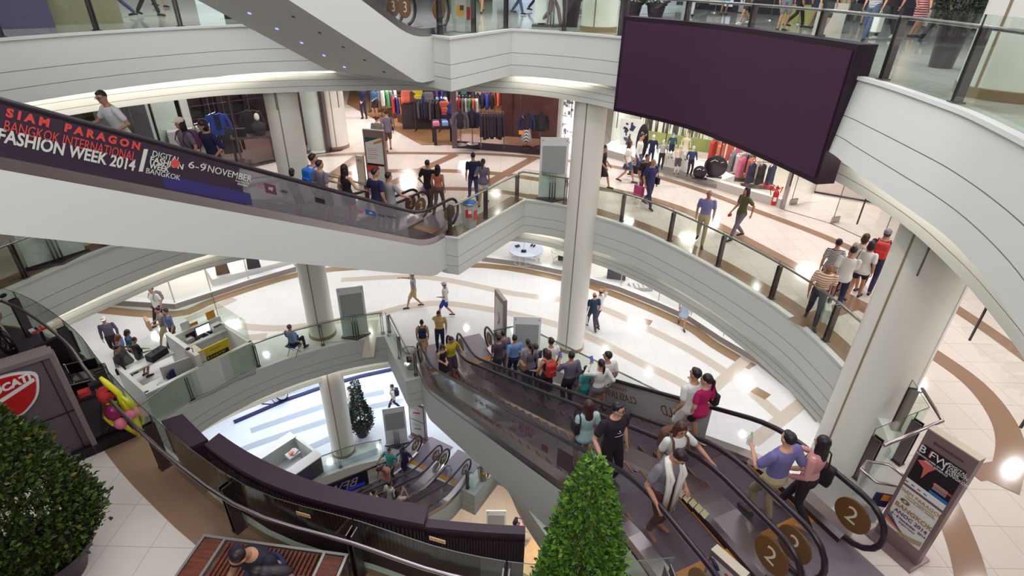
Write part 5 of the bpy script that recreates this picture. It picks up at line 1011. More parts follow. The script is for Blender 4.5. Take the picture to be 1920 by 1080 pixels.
# shield sign
sh = [(-.52,.20),(-.30,.33),(0,.37),(.30,.33),(.52,.20),(.50,-.02),(.40,-.28),(.22,-.48),(0,-.60),(-.22,-.48),(-.40,-.28),(-.50,-.02)]
sc_ = Kp = None
def on_panel(px,py):                                                     # panel coordinates of a photo pixel
    rr = R_CW@Vector((px-960,py-540,FPX)); n = Vector((-pd.y,pd.x,0)); k = n.dot(Vector((pb.x,pb.y,0)))/n.dot(rr); q = rr*k; return (q-Vector((pb.x,pb.y,0))).dot(pd), q.z+CZ-Z2
(x1,z1),(x0,z0),(x2,z2) = on_panel(88,745), on_panel(45,772), on_panel(40,692)
sx = .62; S_ = (z2-z0)/.92; cx = x1-.50*S_; cz = (z2+z0)/2+.10*S_
def shield(k, y, m, nm, par): 
    mb = MB(); p_ = smooth([(a*k*S_,b*k*S_) for a,b in sh+sh[:1]],3)[:-1]; n = len(p_); vs = [(cx+a,yy,cz+b) for yy in (0,y) for a,b in p_]
    mb.add(vs,[tuple(range(n,2*n))]+[(i,(i+1)%n,n+(i+1)%n,n+i) for i in range(n)]); return mb.build(nm,m,par)
shield_ = shield(1,-.04,cl['white'],'shield_rim',r); shield(.9,-.055,mat('shield red',(186,30,34),.3),'shield_face',r)
mb = MB(); mb.add([(cx-.46*S_,-.058,cz-.20*S_),(cx-.44*S_,-.058,cz-.28*S_),(cx+.46*S_,-.058,cz+.06*S_),(cx+.46*S_,-.058,cz+.14*S_)],[(0,1,2,3)]); mb.build('white_bar',cl['white'],r)
text('DUCATI',.21*S_,frame((cx+.04*S_,-.06,cz+.13*S_),(1,0,.16),(0,0,1)),cl['white'],r,shear=.25,bold=.008)
r = thing('display_case','dark glass display case with cables at the end of the grey wall','case',(pb.x,pb.y,Z2),PR)
cw = (P(245,820,Z2)-pb).dot(pd); hc = ZV(*P(250,815,Z2)[:2],212,727)-Z2
bx('plinth',(cw/2-.1,.45,.09),(cw+.35,1.0,.18),inkb,r); bx('corner_post',(cw-.03,.05,hc/2),(.10,.10,hc),inkb,r); bx('glass_front',(cw/2,.04,hc/2),(cw,.012,hc-.1),glass_mat('violet case glass',(.62,.54,.64)),r); bx('inner_back',(cw/2,.85,.45),(cw,.04,.7),pt,r)
o = MB()
for k in range(3): o.tube([(.1+.1*k,.1,.2),(.25+.08*k,.2+.1*k,.23),(.4,.15+.1*k,.35),(.5,.3,.24),(.62-.05*k,.18,.3)],.006,4)
o.build('blue_cable',mat('blue cable',(96,110,190),.5),r)
for k,(x,z,m) in enumerate(((.18,.95,cl['red']),(.34,1.02,inkb))): bx('small_parts',(x,.3,z),(.16,.12,.08),m,r)
# folding chairs
def chair(label,p,rz):
    r = thing('folding_chair',label,'chair',p,rz,'glossy black chairs at the motorcycle stand'); gb = mat('glossy black seat',(38,26,36),.12)
    o = MB().box((0,0,.45),(.42,.40,.03)).build('seat',gb,r); bv = o.modifiers.new('b','BEVEL'); bv.width = .012
    o = MB().box((0,.21,.74),(.42,.03,.24),0,0,math.radians(-8)).build('backrest',gb,r); bv = o.modifiers.new('b','BEVEL'); bv.width = .012
    for s in (-1,1):
        MB().tube([(s*.215,.30,0),(s*.215,.20,.45),(s*.215,.25,.88)],.014,6).build('leg',chrome,r); MB().tube([(s*.215,-.22,0),(s*.215,-.20,.44),(s*.215,.15,.45)],.014,6).build('leg',chrome,r)
    MB().tube([(-.215,-.21,.2),(.215,-.21,.2)],.010,5).build('crossbar',chrome,r); MB().tube([(-.215,.25,.86),(.215,.25,.86)],.012,5).build('back_rail',chrome,r)
p = P(168,700,Z2+.45); chair('black folding chair nearer the railing at the motorcycle stand',(p.x,p.y,Z2+.02),math.radians(-150))
p = P(160,742,Z2+.45); chair('black folding chair nearer the red shield sign wall',(p.x,p.y,Z2+.02),math.radians(-150))
r = thing('monitor_box','black slanted screen on the stand floor behind the sign wall','screen',P(122,682,Z2+.02),PR+.4); bx('screen_slab',(0,0,.35),(.62,.10,.5),inkb,r,0); bx('base',(0,0,.05),(.5,.4,.1),steeld,r)
r = thing('leaflet_rack','leaflet rack with red edge beside the black screen','rack',P(92,655,Z2+.02),PR+.2); bx('tray',(0,0,.5),(.3,.2,.03),cl['white'],r); bx('red_edge',(0,-.11,.52),(.3,.02,.04),red,r); bx('post',(0,0,.25),(.05,.05,.5),inkb,r)
for i in range(4): bx('leaflet',(-.11+.07*i,0,.525),(.05,.14,.012),(cl['white'],inkb,red,lgrey)[i],r)
# motorcycle
mp_ = P(10,655,Z2+.02); r = thing('motorcycle','black and red motorcycle cropped by the left edge','motorcycle',mp_+Vector((-.35,.1,0)),math.radians(-115)); mbk = mat('motorcycle black',(26,16,24),.25); mrd = mat('motorcycle red',(150,24,30),.25)
for y,nm in ((-.72,'rear_wheel'),(.72,'front_wheel')):
    o = MB(); o.tube([(0,y+.26*math.cos(t),.31+.26*math.sin(t)) for t in [2*math.pi*i/28 for i in range(29)]],.06,8,0); o.tube([(0,y+.18*math.cos(t),.31+.18*math.sin(t)) for t in [2*math.pi*i/28 for i in range(29)]],.018,6,1)
    for k in range(6): o.tube([(0,y,.31),(0,y+.18*math.cos(k*1.047),.31+.18*math.sin(k*1.047))],.015,5,1)
    o.build(nm,[mbk,steeld],r,True)
o = MB(); o.box((0,-.05,.45),(.28,.5,.32)); o.lathe([(.1,0),(.1,.2)],(0,.05,.5),10); o = o.build('engine',steeld,r); bv = o.modifiers.new('b','BEVEL'); bv.width = .04
o = MB(); o.ell((0,.12,.82),(.17,.32,.16),14,9); o.build('fuel_tank',mrd,r,True); o = MB(); o.ell((0,-.42,.78),(.14,.34,.07),12,8); o.build('seat',mbk,r,True); o = MB(); o.ell((0,-.78,.86),(.09,.22,.08),10,7); o.build('tail',mrd,r,True)
o = MB(); o.ell((0,.55,.88),(.2,.24,.2),12,8); o.build('front_fairing',mrd,r,True); MB().tube([(-.36,.38,1.0),(-.15,.5,1.02),(.15,.5,1.02),(.36,.38,1.0)],.018,7).build('handlebar',mbk,r)
for s in (-1,1): MB().tube([(s*.09,.5,.98),(s*.09,.72,.31)],.03,7).build('fork',chrome,r); o = MB(); o.ell((s*.4,.42,1.1),(.07,.02,.045)); o.build('mirror',mbk,r,True)
MB().tube([(.12,0,.35),(.14,-.3,.3),(.16,-.75,.42)],.055,8).build('exhaust',chrome,r); o = MB(); o.tube([(0,-.72,.31),(0,-.2,.42),(0,.3,.75),(0,.5,.95)],.035,6); o.build('frame',mrd,r)
o = MB(); o.tube([(-.05,-.1,.25),(-.22,-.15,.02)],.018,5); o.build('side_stand',mbk,r)
# balloon figure
yl = mat('balloon yellow',(222,214,38),.25); bp_ = P(262,820,Z2+.02); r = thing('balloon_figure','twisted yellow balloon figure with red and pink balloons at the railing','balloon',bp_+Vector((-.10,.0,0)),.3)
hb = ZV(bp_.x,bp_.y,235,706)-Z2
def blob(nm,path,rad,m): MB().tube(path,[rad*.5]+[rad]*(len(path)-2)+[rad*.5],10).build(nm,m,r,True)
blob('long_balloon',[(-.02,.1,.3*hb),(.02,.05,.5*hb),(.05,0,.75*hb),(-.08,.05,.92*hb),(-.14,.08,hb)],.045,yl)
blob('long_balloon',[(.1,-.05,.02),(.12,0,.25*hb),(.08,0,.5*hb),(.03,.02,.7*hb)],.04,yl)
blob('long_balloon',[(-.02,0,.62*hb),(-.2,.05,.6*hb),(-.27,.0,.42*hb),(-.2,0,.28*hb),(-.05,0,.2*hb),(.05,0,.0*hb+.05)],.04,yl)
blob('long_balloon',[(.16,.05,.05),(.2,.02,.3*hb),(.16,0,.55*hb),(.06,0,.72*hb)],.035,yl)
for c,q,rr in (('red',(-.16,.08,.72*hb),.13),('purple',(-.12,.0,.48*hb),.13),('pink',(-.06,-.08,.32*hb),.09),('pink',(.1,-.06,.42*hb),.08)): o = MB(); o.ell(q,(rr,rr,rr*1.15),14,9); o.build('round_balloon',cl[c] if c != 'purple' else mat('balloon magenta',(140,30,84),.3),r,True)
dm = mat('soffit downlight rim',(96,74,60),.5); lb = mat('blue soffit lamp',(120,120,255),.4,emit=3)
R34 = Matrix.Rotation(math.atan2(-B34.u.x,B34.u.y),3,'Z')
for k in range(13):
    near_ = k < 7; s_ = 1.2+.62*(k if near_ else k-7); x_ = -.85 if near_ else .45; p = Vector((B34.mid.x,B34.mid.y,Z3))+R34@Vector((x_,s_,K*(s_-.85)-.975)); o = MB(); o.lathe([(.035,-.012),(.035,.012)],n=12); o = o.build('soffit_lamp',dm if near_ else lb); o.matrix_world = Matrix.Translation(p)@(R34@Matrix.Rotation(math.atan(K),3,'X')).to_4x4(); tag(o,('brown downlight in the soffit of the hanging escalator' if near_ else 'tiny blue lamp in the soffit of the hanging escalator'),'lamp','soffit downlights' if near_ else 'blue soffit lamps')
# ================================================================ ESCALATOR BANNERS AND GLASS LETTERING
def esc_obj(B, lane): return [o for o in COL.objects if o.name.startswith('escalator') and o.type == 'EMPTY' and (Vector(o.location[:2])-(B.near if lane == 0 else B.far)).length < .01 and abs(o.location.z-B.zl) < .01][0]
def glass_frame(B, lane, face, t, zoff, flip=False):
    "frame on a balustrade: local to the escalator; X runs along the slope. face = -1/+1 local X side"
    z = zprof(t,B.rise)+zoff; c = 1/math.hypot(1,K); x = face*.55
    return Vector((x,t,z))
bann = mat('banner dark purple',(52,34,54),.5); bannb = mat('banner indigo',(52,44,110),.5); banng = mat('banner silver grey',(150,140,150),.5); bred = mat('banner red',(216,72,66),.5); bwht = mat('banner white',(214,214,204),.5)
E23 = esc_obj(B23,0); xb = -.575
def ramp_strip(name, s0, s1, z0, z1, m, par, x, rise, n=24):
    mb = MB(); ss = [s0+(s1-s0)*i/n for i in range(n+1)]; vs = [(x,s,zprof(s,rise)+z0) for s in ss]+[(x,s,zprof(s,rise)+z1) for s in ss]; mb.add(vs,[(i,i+1,n+2+i,n+1+i) for i in range(n)]); return mb.build(name,m,par)
# downhill is +text direction on the camera side: text X = (0,-1,-K)
def btxt(B, body, size, s, zo, m, par, x, sgn=-1, **k):
    z = zprof(s,B.rise)+zo; return text(body,size,frame((x,s,z),(0,sgn,sgn*K),(0,0,1)),m,par,**k)
bn = ramp_strip('banner',6.02,12.6,.16,.90,bann,E23,xb,B23.rise); ramp_strip('banner_print',5.9,7.4,.18,.42,bannb,bn,xb-.003,B23.rise,8)
bg = ramp_strip('banner',1.45,6.0,.16,.90,glass_mat('silver film',(.62,.60,.64),.34,.1,(.40,.37,.41)),E23,xb,B23.rise)
def s_at(px,py):
    "run position on the camera-side balustrade of the banner escalator"
    rr = R_CW@Vector((px-960,py-540,FPX)); e = B23.near-B23.X*.56; n = Vector((-B23.u.y,B23.u.x)); k = n.dot(e)/n.dot(rr.to_2d()); q = Vector((rr.x*k,rr.y*k))-e; s = q.dot(B23.u); return s, rr.z*k+CZ-Z2-zprof(s,B23.rise)
def line(body, pa, pb, size, m, **k):
    (sa,za),(sb,zb) = s_at(*pa), s_at(*pb); btxt(B23,body,size,(sa+sb)/2,(za+zb)/2,m,bn,xb-.008,width=abs(sa-sb)*math.hypot(1,K),**k)
line('S I A M    P A R A G O N',(12,215),(260,272),.15,bred,bold=.008); line('BANGKOK INTERNATIONAL',(6,236),(252,294),.20,bred); line('FASHION WEEK 2014',(-4,258),(250,307),.24,bwht,bold=.006)
line('DIGITAL',(284,287),(336,301),.13,bwht); line('FASHION',(280,298),(342,314),.13,bwht,bold=.003); line('WEEK',(278,309),(316,319),.13,bwht,bold=.003); line('BANGKOK',(272,319),(336,334),.12,bwht)
line('6-9',(352,308),(384,316),.17,bwht); line('TH',(378,307),(386,309),.05,bwht); line('NOVEMBER',(388,316),(470,336),.17,bwht); line('BRITISH COUNCIL',(444,343),(464,350),.05,bwht); line('Supported by',(440,339),(466,343),.04,bwht)
(sa,za),(sb,zb) = s_at(272,278), s_at(262,320); mb = MB(); mb.add([(xb-.006,sa+.03,zprof(sa,B23.rise)+za),(xb-.006,sa-.03,zprof(sa,B23.rise)+za-.02),(xb-.006,sb-.03,zprof(sb,B23.rise)+zb-.02),(xb-.006,sb+.03,zprof(sb,B23.rise)+zb)],[(0,1,2,3)]); mb.build('banner_rule',bwht,bn)
s_,z_ = s_at(327,306); o = MB(); o.lathe([(.07,-.003),(.07,.003)],n=18); o.v = [(xb-.011+c,s_+a,zprof(s_,B23.rise)+z_+b) for a,b,c in o.v]; o.build('banner_dot',bred,bn)
for px,py,body,m,sz in ((487,351,'AP',bred,.10),(506,354,'VIE',bwht,.09),(531,359,'UBER',inkb,.08),(600,375,'bonluxury',inkb,.06),(660,391,'S',bred,.14),(676,395,'true',bred,.12),(694,399,'dtac',bwht,.07),(714,404,'FIZZ BAR',inkb,.06),(733,407,'SIAM CENTER',inkb,.06)):
    s_,z_ = s_at(px,py); btxt(B23,body,sz,s_,z_,m,bg,xb-.008)
for px,py,w_,h_,m in ((506,354,.24,.2,mat('logo plum',(90,44,62),.5)),(694,399,.34,.13,mat('logo blue',(44,72,140),.5)),(599,376,.26,.12,inkb)):
    s_,z_ = s_at(px,py); mb = MB(); zc = zprof(s_,B23.rise)+z_; mb.add([(xb-.005,s_+w_/2,zc+K*w_/2-h_/2),(xb-.005,s_-w_/2,zc-K*w_/2-h_/2),(xb-.005,s_-w_/2,zc-K*w_/2+h_/2),(xb-.005,s_+w_/2,zc+K*w_/2+h_/2)],[(0,1,2,3)]); mb.build('logo_block',m,bg)
# first-to-second pair: white banner on the far balustrade (printed to be read from outside), brown lettering on the near one
E12n, E12f = esc_obj(B12,0), esc_obj(B12,1)
wb = mat('banner cream white',(226,224,218),.45); wbb = mat('banner pale blue',(176,192,222),.45); bro = mat('banner brown gold',(150,92,40),.5); mar = mat('lettering maroon',(110,40,60),.5)
xf = -.575
w1 = ramp_strip('banner',5.2,9.75,.17,.90,wb,E12f,xf,B12.rise); ramp_strip('banner_print',5.2,6.0,.2,.86,wbb,w1,xf+.003,B12.rise,4)
for s0,s1,zo in ((6.3,7.9,.85),(6.3,7.7,.23),(8.6,9.6,.83),(8.5,9.65,.24)): ramp_strip('banner_rule',s0,s1,zo,zo+.012,bro,w1,xf+.006,B12.rise,6)
def bt(body,size,s,zo,m,**k): z = zprof(s,B12.rise)+zo; text(body,size,frame((xf+.010,s,z),(0,-1,-K),(0,0,1)),m,w1,**k)
for body,size,s,zo,m,k in (('WORLD',.30,9.05,.53,bro,dict(shear=.12)),('CLASS LIVING',.24,7.15,.53,bro,{}),('P A R A G O N',.11,7.1,.74,bro,{}),('31 OCT - 10 NOV',.17,5.75,.70,bro,{}),('\u0e40\u0e1e\u0e37\u0e48\u0e2d\u0e23\u0e31\u0e1a\u0e2a\u0e48\u0e27\u0e19\u0e25\u0e14',.16,5.65,.42,mat('lettering purple',(110,60,130),.5),{})): bt(body,size,s,zo,m,**k)
def s_on(B, px, py):
    rr = R_CW@Vector((px-960,py-540,FPX)); e = B.near-B.X*.56*B.side; n = Vector((-B.u.y,B.u.x)); k = n.dot(e)/n.dot(rr.to_2d()); q = Vector((rr.x*k,rr.y*k))-e; s_ = q.dot(B.u); return s_, rr.z*k+CZ-B.zl-zprof(s_,B.rise)
film = ramp_strip('banner',1.6,10.4,.17,.88,glass_mat('lettered film',(.82,.82,.78),.12,.1,(.66,.66,.60)),E12n,.565,B12.rise)
def lt(body, px, py, size, m, **k):
    s_,z_ = s_on(B12,px,py); z = zprof(s_,B12.rise)+min(.82,max(.22,z_)); text(body,size,frame((.570,s_,z),(0,1,K),(0,0,1)),m,film,**k)
lt('WORLD CLASS LIVING',836,729,.20,mat('lettering sage',(150,150,120),.5)); lt('31 Oct - 10 Nov 2014',915,763,.15,mar,width=1.9); lt('\u0e1e\u0e32\u0e23\u0e32\u0e01\u0e2d\u0e19 \u0e40\u0e27\u0e34\u0e25\u0e14\u0e4c\u0e04\u0e25\u0e32\u0e2a \u0e25\u0e34\u0e1f\u0e27\u0e34\u0e48\u0e07',912,783,.12,mar,width=2.2)
lt('\u0e25\u0e14',964,790,.12,mar); lt('\u0e2a\u0e39\u0e07\u0e2a\u0e38\u0e14',964,805,.13,mar); lt('80%*',988,808,.34,mar,width=.75)
for px,py,w_,h_,m in ((1022,838,.24,.16,mar),(1060,858,.5,.42,mat('film plum block',(74,50,62),.5))):
    s_,z_ = s_on(B12,px,py); zc = zprof(s_,B12.rise)+.5; mb = MB(); mb.add([(.570,s_-w_/2,zc-K*w_/2-h_/2),(.570,s_+w_/2,zc+K*w_/2-h_/2),(.570,s_+w_/2,zc+K*w_/2+h_/2),(.570,s_-w_/2,zc-K*w_/2+h_/2)],[(0,1,2,3)]); mb.build('film_block',m,film)
# small pictogram plates on the skirt of the near escalators at the upper landing
S12 = B12.rise/K+1.7
for k in range(5): o = MB(); o.box((0,0,0),(.012,.10,.10)); o.box((-.008,0,0),(.004,.05,.05),0,1); o = o.build('pictogram_plate',[mat('cream plate',(214,202,160),.5),tan2],E12n); o.location = (-.50,S12-1.0+.12*k,zprof(S12-1.0+.12*k,B12.rise)+.13); o.rotation_euler = (0,math.radians(-45),0)
# mezzanine pair: dark blue banner on the far balustrade, mirrored from inside
EMf = esc_obj(BM1,1); wm = ramp_strip('banner',2.3,7.5,.16,.92,mat('banner night blue',(26,24,66),.5),EMf,.575,BM1.rise); ramp_strip('banner_print',2.5,4.2,.2,.36,mat('banner bright blue',(40,60,190),.5,emit=.3),wm,.572,BM1.rise,6)
def mt(body,size,s,zo,m,**k): z = zprof(s,BM1.rise)+zo; text(body,size,frame((.568,s,z),(0,1,K),(0,0,1)),m,wm,**k)
mt('BFW',.50,3.55,.54,paper,width=1.6); mt('|',.5,3.2,.54,bred); mt('SIAM PARAGON',.17,5.4,.72,bred,width=1.6); mt('BANGKOK INTERNATIONAL',.15,5.4,.52,bred,width=1.6); mt('FASHION WEEK 2014',.18,5.4,.33,paper,width=1.6)
# ================================================================ PEOPLE
SKIN = mat('skin tan', (186,134,106), .55); SKIN2 = mat('skin light', (206,156,130), .55); SKIN3 = mat('skin brown', (150,100,78), .55)
HAIR = mat('black hair', (34,22,30), .45); HAIRB = mat('brown hair', (70,38,34), .45); HAIRG = mat('grey stubble', (92,84,88), .7); HAIRR = mat('auburn hair', (128,62,34), .5)
SHOE = mat('dark shoe', (40,28,38), .5); EYE = mat('eye dark', (24,16,18), .4); LIP = mat('lip', (160,92,84), .5)
JOBS = []
def loft(mb, rings, n=14, mi=0):
    vs = []
    for c,ax,ay,rx,ry in rings:
        for j in range(n): t = 2*math.pi*j/n; vs.append(tuple(Vector(c)+Vector(ax)*rx*math.cos(t)+Vector(ay)*ry*math.sin(t)))
    k = len(rings); return mb.add(vs,[(i*n+j,i*n+(j+1)%n,(i+1)*n+(j+1)%n,(i+1)*n+j) for i in range(k-1) for j in range(n)]+[tuple(range(n-1,-1,-1)),tuple(range((k-1)*n,k*n))],mi)
def limb(mb, pts, rad):
    mb.tube(pts, rad, 10)
    for p,r in zip(pts,rad): mb.ell(p,(r,r,r),8,6)
def ik(a, b, l1, l2, hint):
    d = b-a; L = min(d.length, (l1+l2)*.999); u = d.normalized(); x = (l1*l1-l2*l2+L*L)/(2*L); y = math.sqrt(max(0,l1*l1-x*x))
    h = hint-u*hint.dot(u); h = h.normalized() if h.length > 1e-4 else u.orthogonal().normalized(); return a+u*x+h*y, a+u*L
def remesh(mb, name, m, par, vox, sm=4):
    o = mb.build(name, m, par, True); r = o.modifiers.new('r','REMESH'); r.mode = 'VOXEL'; r.voxel_size = vox; r.use_smooth_shade = True
    s = o.modifiers.new('s','SMOOTH'); s.factor = .5; s.iterations = sm; JOBS.append(o); return o
def bake_people():
    dg = bpy.context.evaluated_depsgraph_get()
    for o in JOBS: o['_n'] = bpy.data.meshes.new_from_object(o.evaluated_get(dg)).name
    for o in JOBS:
        old = o.data; me = bpy.data.meshes[o['_n']]; del o['_n']; o.modifiers.clear(); o.data = me; bpy.data.meshes.remove(old)
        me.polygons.foreach_set('use_smooth',[True]*len(me.polygons)); me.name = o.name
    JOBS.clear()
def backpack(label, M, m, s=1.0):
    o = MB(); o.box((0,-.19,1.20),(.30,.17,.42)); o = o.build('backpack', m); bv = o.modifiers.new('b','BEVEL'); bv.width = .07; bv.segments = 3; o.matrix_world = M; tag(o,label,'backpack')
    p = MB(); p.box((0,-.285,1.12),(.22,.05,.2)); p = p.build('front_pocket',m,o); bv = p.modifiers.new('b','BEVEL'); bv.width = .02
    for sx in (-.1,.1): MB().tube([(sx,-.11,1.02),(sx*1.35,.06,1.10),(sx*1.35,.135,1.24),(sx*1.25,.07,1.40),(sx,-.06,1.43),(sx,-.14,1.38)],.020,6,flat=.5).build('strap',m,o)
def bag_side(label, M, m, x=.27, z=.80, s=(.12,.30,.24), strap=True, y=0.0):
    o = MB(); o.box((x,y,z),s); o = o.build('shoulder_bag', m); bv = o.modifiers.new('b','BEVEL'); bv.width = .03; bv.segments = 2; o.matrix_world = M; tag(o,label,'bag')
    if strap:
        sx = 1 if x > 0 else -1; MB().tube([(x-sx*.03,y-.12,z+s[2]/2-.02),(sx*.17,-.10,1.36),(sx*.17,.02,1.435),(sx*.18,.10,1.34),(x-sx*.03,y+.12,z+s[2]/2-.02)],.012,5).build('strap',m,o)
def bag_hand(label, M, hand, m, s=(.13,.32,.30), hl=.14):
    o = MB(); o.box((0,0,-hl-s[2]/2),s); o = o.build('carrier_bag', m); bv = o.modifiers.new('b','BEVEL'); bv.width = .02; o.matrix_world = Matrix.Translation(M@hand)@Matrix.Rotation(M.to_euler().z,4,'Z'); tag(o,label,'bag')
    for dy in (-1,1): MB().tube([(0,dy*s[1]*.3,-hl-.01),(0,dy*.02,0),(0,0,.008)],.008,5).build('handle',m,o)
def person(label, loc, head, h=1.66, top=('tee','white'), low=('trousers','navy'), hair='short', hc=None, skin=None, arms=('down','down'), legs='stand', lean=0, yaw=0, nod=0, vox=.015, group=None, shoe=None, face=True, sleeve=None, fem=False, sit=None, tilt=0, curl=.5, build=1.0, topm=None, lowm=None, print_=None):
    k = h/1.70; skin = skin or SKIN; hc = hc or HAIR; B = build
    tm = topm or cl.get(top[1]) or MATS[top[1]]; lm = lowm or cl.get(low[1]) or MATS[low[1]]; lm = lm
    hz = sit if sit else (.905 if legs == 'walk' else .925)
    Rt = Matrix.Rotation(-math.radians(lean),3,'X')@Matrix.Rotation(math.radians(tilt),3,'Y'); S,F,X = Rt@Vector((0,0,1)), Rt@Vector((0,1,0)), Rt@Vector((1,0,0)); pel = Vector((0,0,hz))
    nb = pel+S*.515; Rh = Rt@Matrix.Rotation(-math.radians(yaw),3,'Z')@Matrix.Rotation(-math.radians(nod),3,'X'); hd = nb+S*.06+Rh@Vector((0,.015,.085))
    sw = (.165 if fem else .185)*B; wr = (.105,.078) if fem else (.135,.095)
    V = lambda a,b,c: pel+X*a+F*b+S*c
    def torso(mb, g=0, lo=-.10, hi=.50, hem=0):
        full = [(-.12,.125,.095,-.005),(-.04,.155 if not fem else .160,.108,-.008),(.06,.14 if not fem else .138,.098,0),(.16,*wr,.0),(.28,.152 if not fem else .132,.108,.005),(.38,.172 if not fem else .145,.108,0),(.44,.15 if not fem else .13,.088,-.008),(.49,.085,.07,-.012),(.52,.055,.058,-.006)]
        rs = [(pel+S*z+F*dy, X, F, rx*B+g+hem*max(0,.2-z), ry*B+g+hem*max(0,.2-z)*.8) for z,rx,ry,dy in full if lo <= z <= hi]; loft(mb, rs)
    sh = [V(-sw,-.01,.43), V(sw,-.01,.43)]; A = []
    for i,a in enumerate(arms):
        sx = -1 if i == 0 else 1
        if a == 'down': tgt = sh[i]+Vector((sx*.05,.045,-.50))
        elif a == 'swingf': tgt = sh[i]+Vector((sx*.04,.20,-.45))
        elif a == 'swingb': tgt = sh[i]+Vector((sx*.05,-.17,-.46))
        else: tgt = Vector(a)
        el,w = ik(sh[i], tgt, .285, .25, Vector((sx*.35,-1,-.25))); A.append((sh[i],el,w))
    hips = [V(-.085*B,0,-.03), V(.085*B,0,-.03)]; G = []
    if sit: an = [Vector((-.12,.46,.08)),Vector((.12,.46,.08))]
    elif legs == 'walk': an = [Vector((-.08,.30,.085)),Vector((.08,-.30,.14))]
    elif legs == 'walk2': an = [Vector((-.08,-.28,.14)),Vector((.08,.28,.085))]
    elif legs == 'step': an = [Vector((-.085,.14,.085)),Vector((.085,-.06,.085))]
    else: an = [Vector((-.10,-.01,.085)),Vector((.10,.015,.085))]
    if legs == 'cross': an = [Vector((.03,.06,.085)),Vector((-.03,-.06,.085))]
    for i in (0,1): kn,a_ = ik(hips[i],an[i],.43,.42,Vector((.08*(-1,1)[i],1,.02))); G.append((hips[i],kn,a_))
    feet = [(a_,a_+Vector((((-1,1)[i])*.03,.155,-.055 if a_.z < .1 else -.075))) for i,(_,_,a_) in enumerate(G)]
    # body
    mb = MB(); torso(mb, 0, -.12, .52)
    mb.tube([nb-S*.03,nb+S*.10],[.056,.050],10); mb.ell(hd,(.074,.092,.112),14,10,0,Rh); mb.ell(hd+Rh@Vector((0,.024,-.062)),(.052,.062,.058),10,7,0,Rh); mb.ell(hd+Rh@Vector((0,.092,-.022)),(.013,.020,.020),8,6,0,Rh)
    for sx in (-1,1): mb.ell(hd+Rh@Vector((sx*.076,-.004,-.012)),(.012,.020,.032),8,6,0,Rh)
    for i,(s0,el,w) in enumerate(A):
        limb(mb,[s0,s0.lerp(el,.5),el,el.lerp(w,.45),w],[.052*B,.045*B,.038*B,.036*B,.025])
        d = (w-el).normalized(); side = Vector(((-1,1)[i],0,0)); n = side-d*side.dot(d); n = n.normalized() if n.length > .2 else Vector((0,0,1)); n = -n
        if arms[i] not in ('down','swingf','swingb'): n = (Vector((0,0,-1))-d*Vector((0,0,-1)).dot(d)); n = n.normalized() if n.length > .2 else Vector((0,1,0))
        t = d.cross(n)*(-1,1)[i]                     # towards the thumb
        fr_ = .0085 if vox < .011 else .012; mb.tube([w,w+d*.045,w+d*.088],[.026,.034,.030],8,up=tuple(n),flat=.55)
        for q in range(4):
            u = (q-1.5)*.019; L = (.062,.076,.080,.068)[q] if 1 else 0; b0 = w+d*.082-t*u*-1; c1 = b0+d*L*.5+n*L*.5*curl*.45; c2 = c1+d*L*.4+n*L*.5*curl*1.1; mb.tube([b0,c1,c2],[fr_,fr_*.95,fr_*.75],7); mb.ell(c2,(fr_*.75,)*3,6,5)
        b0 = w+d*.03+t*.026; mb.tube([b0,b0+d*.030+t*.026+n*.012,b0+d*.058+t*.030+n*.022],[fr_*1.2,fr_*1.1,fr_*.85],7)
    for (hp,kn,a_),(fa,toe) in zip(G,feet):
        limb(mb,[hp,hp.lerp(kn,.4),kn,kn.lerp(a_,.35),a_],[.082*B,.072*B,.050,.050,.034]); mb.tube([fa+Vector((0,-.045,-.045)),fa+Vector((0,.02,-.035)),toe],[.034,.038,.026],8)
    body = remesh(mb,'person',skin,None,vox); body.location = loc; body.rotation_euler = (0,0,-math.radians(head)); body.scale = (k,k,k); tag(body,label,'person',group)
    g = .013
    if top[0] not in ('none',):
        mb = MB(); torso(mb, g, -.12 if top[0] != 'tank' else -.04, .46 if top[0] == 'tank' else .49, .10 if fem and top[0] == 'loose' else (.04 if top[0] == 'tee' else 0))
        fr = sleeve if sleeve is not None else {'tee':.62,'loose':.6,'long':2,'shirt':.7,'tank':0}.get(top[0],.6)
        for s0,el,w in A:
            if fr == 0: continue
            if fr <= 1: e = s0.lerp(el,fr); limb(mb,[s0,s0.lerp(e,.5),e],[.064*B+g*.2,.060*B+g*.3,.058*B+g*.3])
            else: limb(mb,[s0,s0.lerp(el,.5),el,el.lerp(w,.9)],[.064*B,.058*B,.050,.042])
        remesh(mb,{'tee':'t_shirt','loose':'blouse','long':'jacket','shirt':'shirt','tank':'tank_top'}.get(top[0],'shirt'),tm,body,vox)
    mb = MB()
    if low[0] in ('trousers','shorts'):
        torso(mb,.016,-.12,.07)
        for hp,kn,a_ in G:
            if low[0] == 'trousers': limb(mb,[hp,hp.lerp(kn,.4),kn,kn.lerp(a_,.5),kn.lerp(a_,.93)],[.094*B,.084*B,.064,.060,.052])
            else: e = kn.lerp(hp,.12 if not fem else .5); limb(mb,[hp,hp.lerp(e,.5),e],[.096*B,.092*B,.084*B])
        remesh(mb,low[0],lm,body,vox)
    elif low[0] in ('skirt','dress','long_skirt'):
        zl = {'skirt':.58,'dress':.50,'long_skirt':.20}[low[0]]; mk = sum((kn for _,kn,_ in G),Vector())/2; c = Vector((0,mk.y*.55,zl))
        loft(mb,[(pel+S*.10,X,F,.125,.095),(pel,X,F,.170,.125),(Vector((0,c.y*.4,(hz+zl)/2)),X,F,.185,.150),(c,Vector((1,0,0)),Vector((0,1,0)),.205,.175 if legs == 'stand' else .23)]); remesh(mb,'skirt',lm,body,vox)
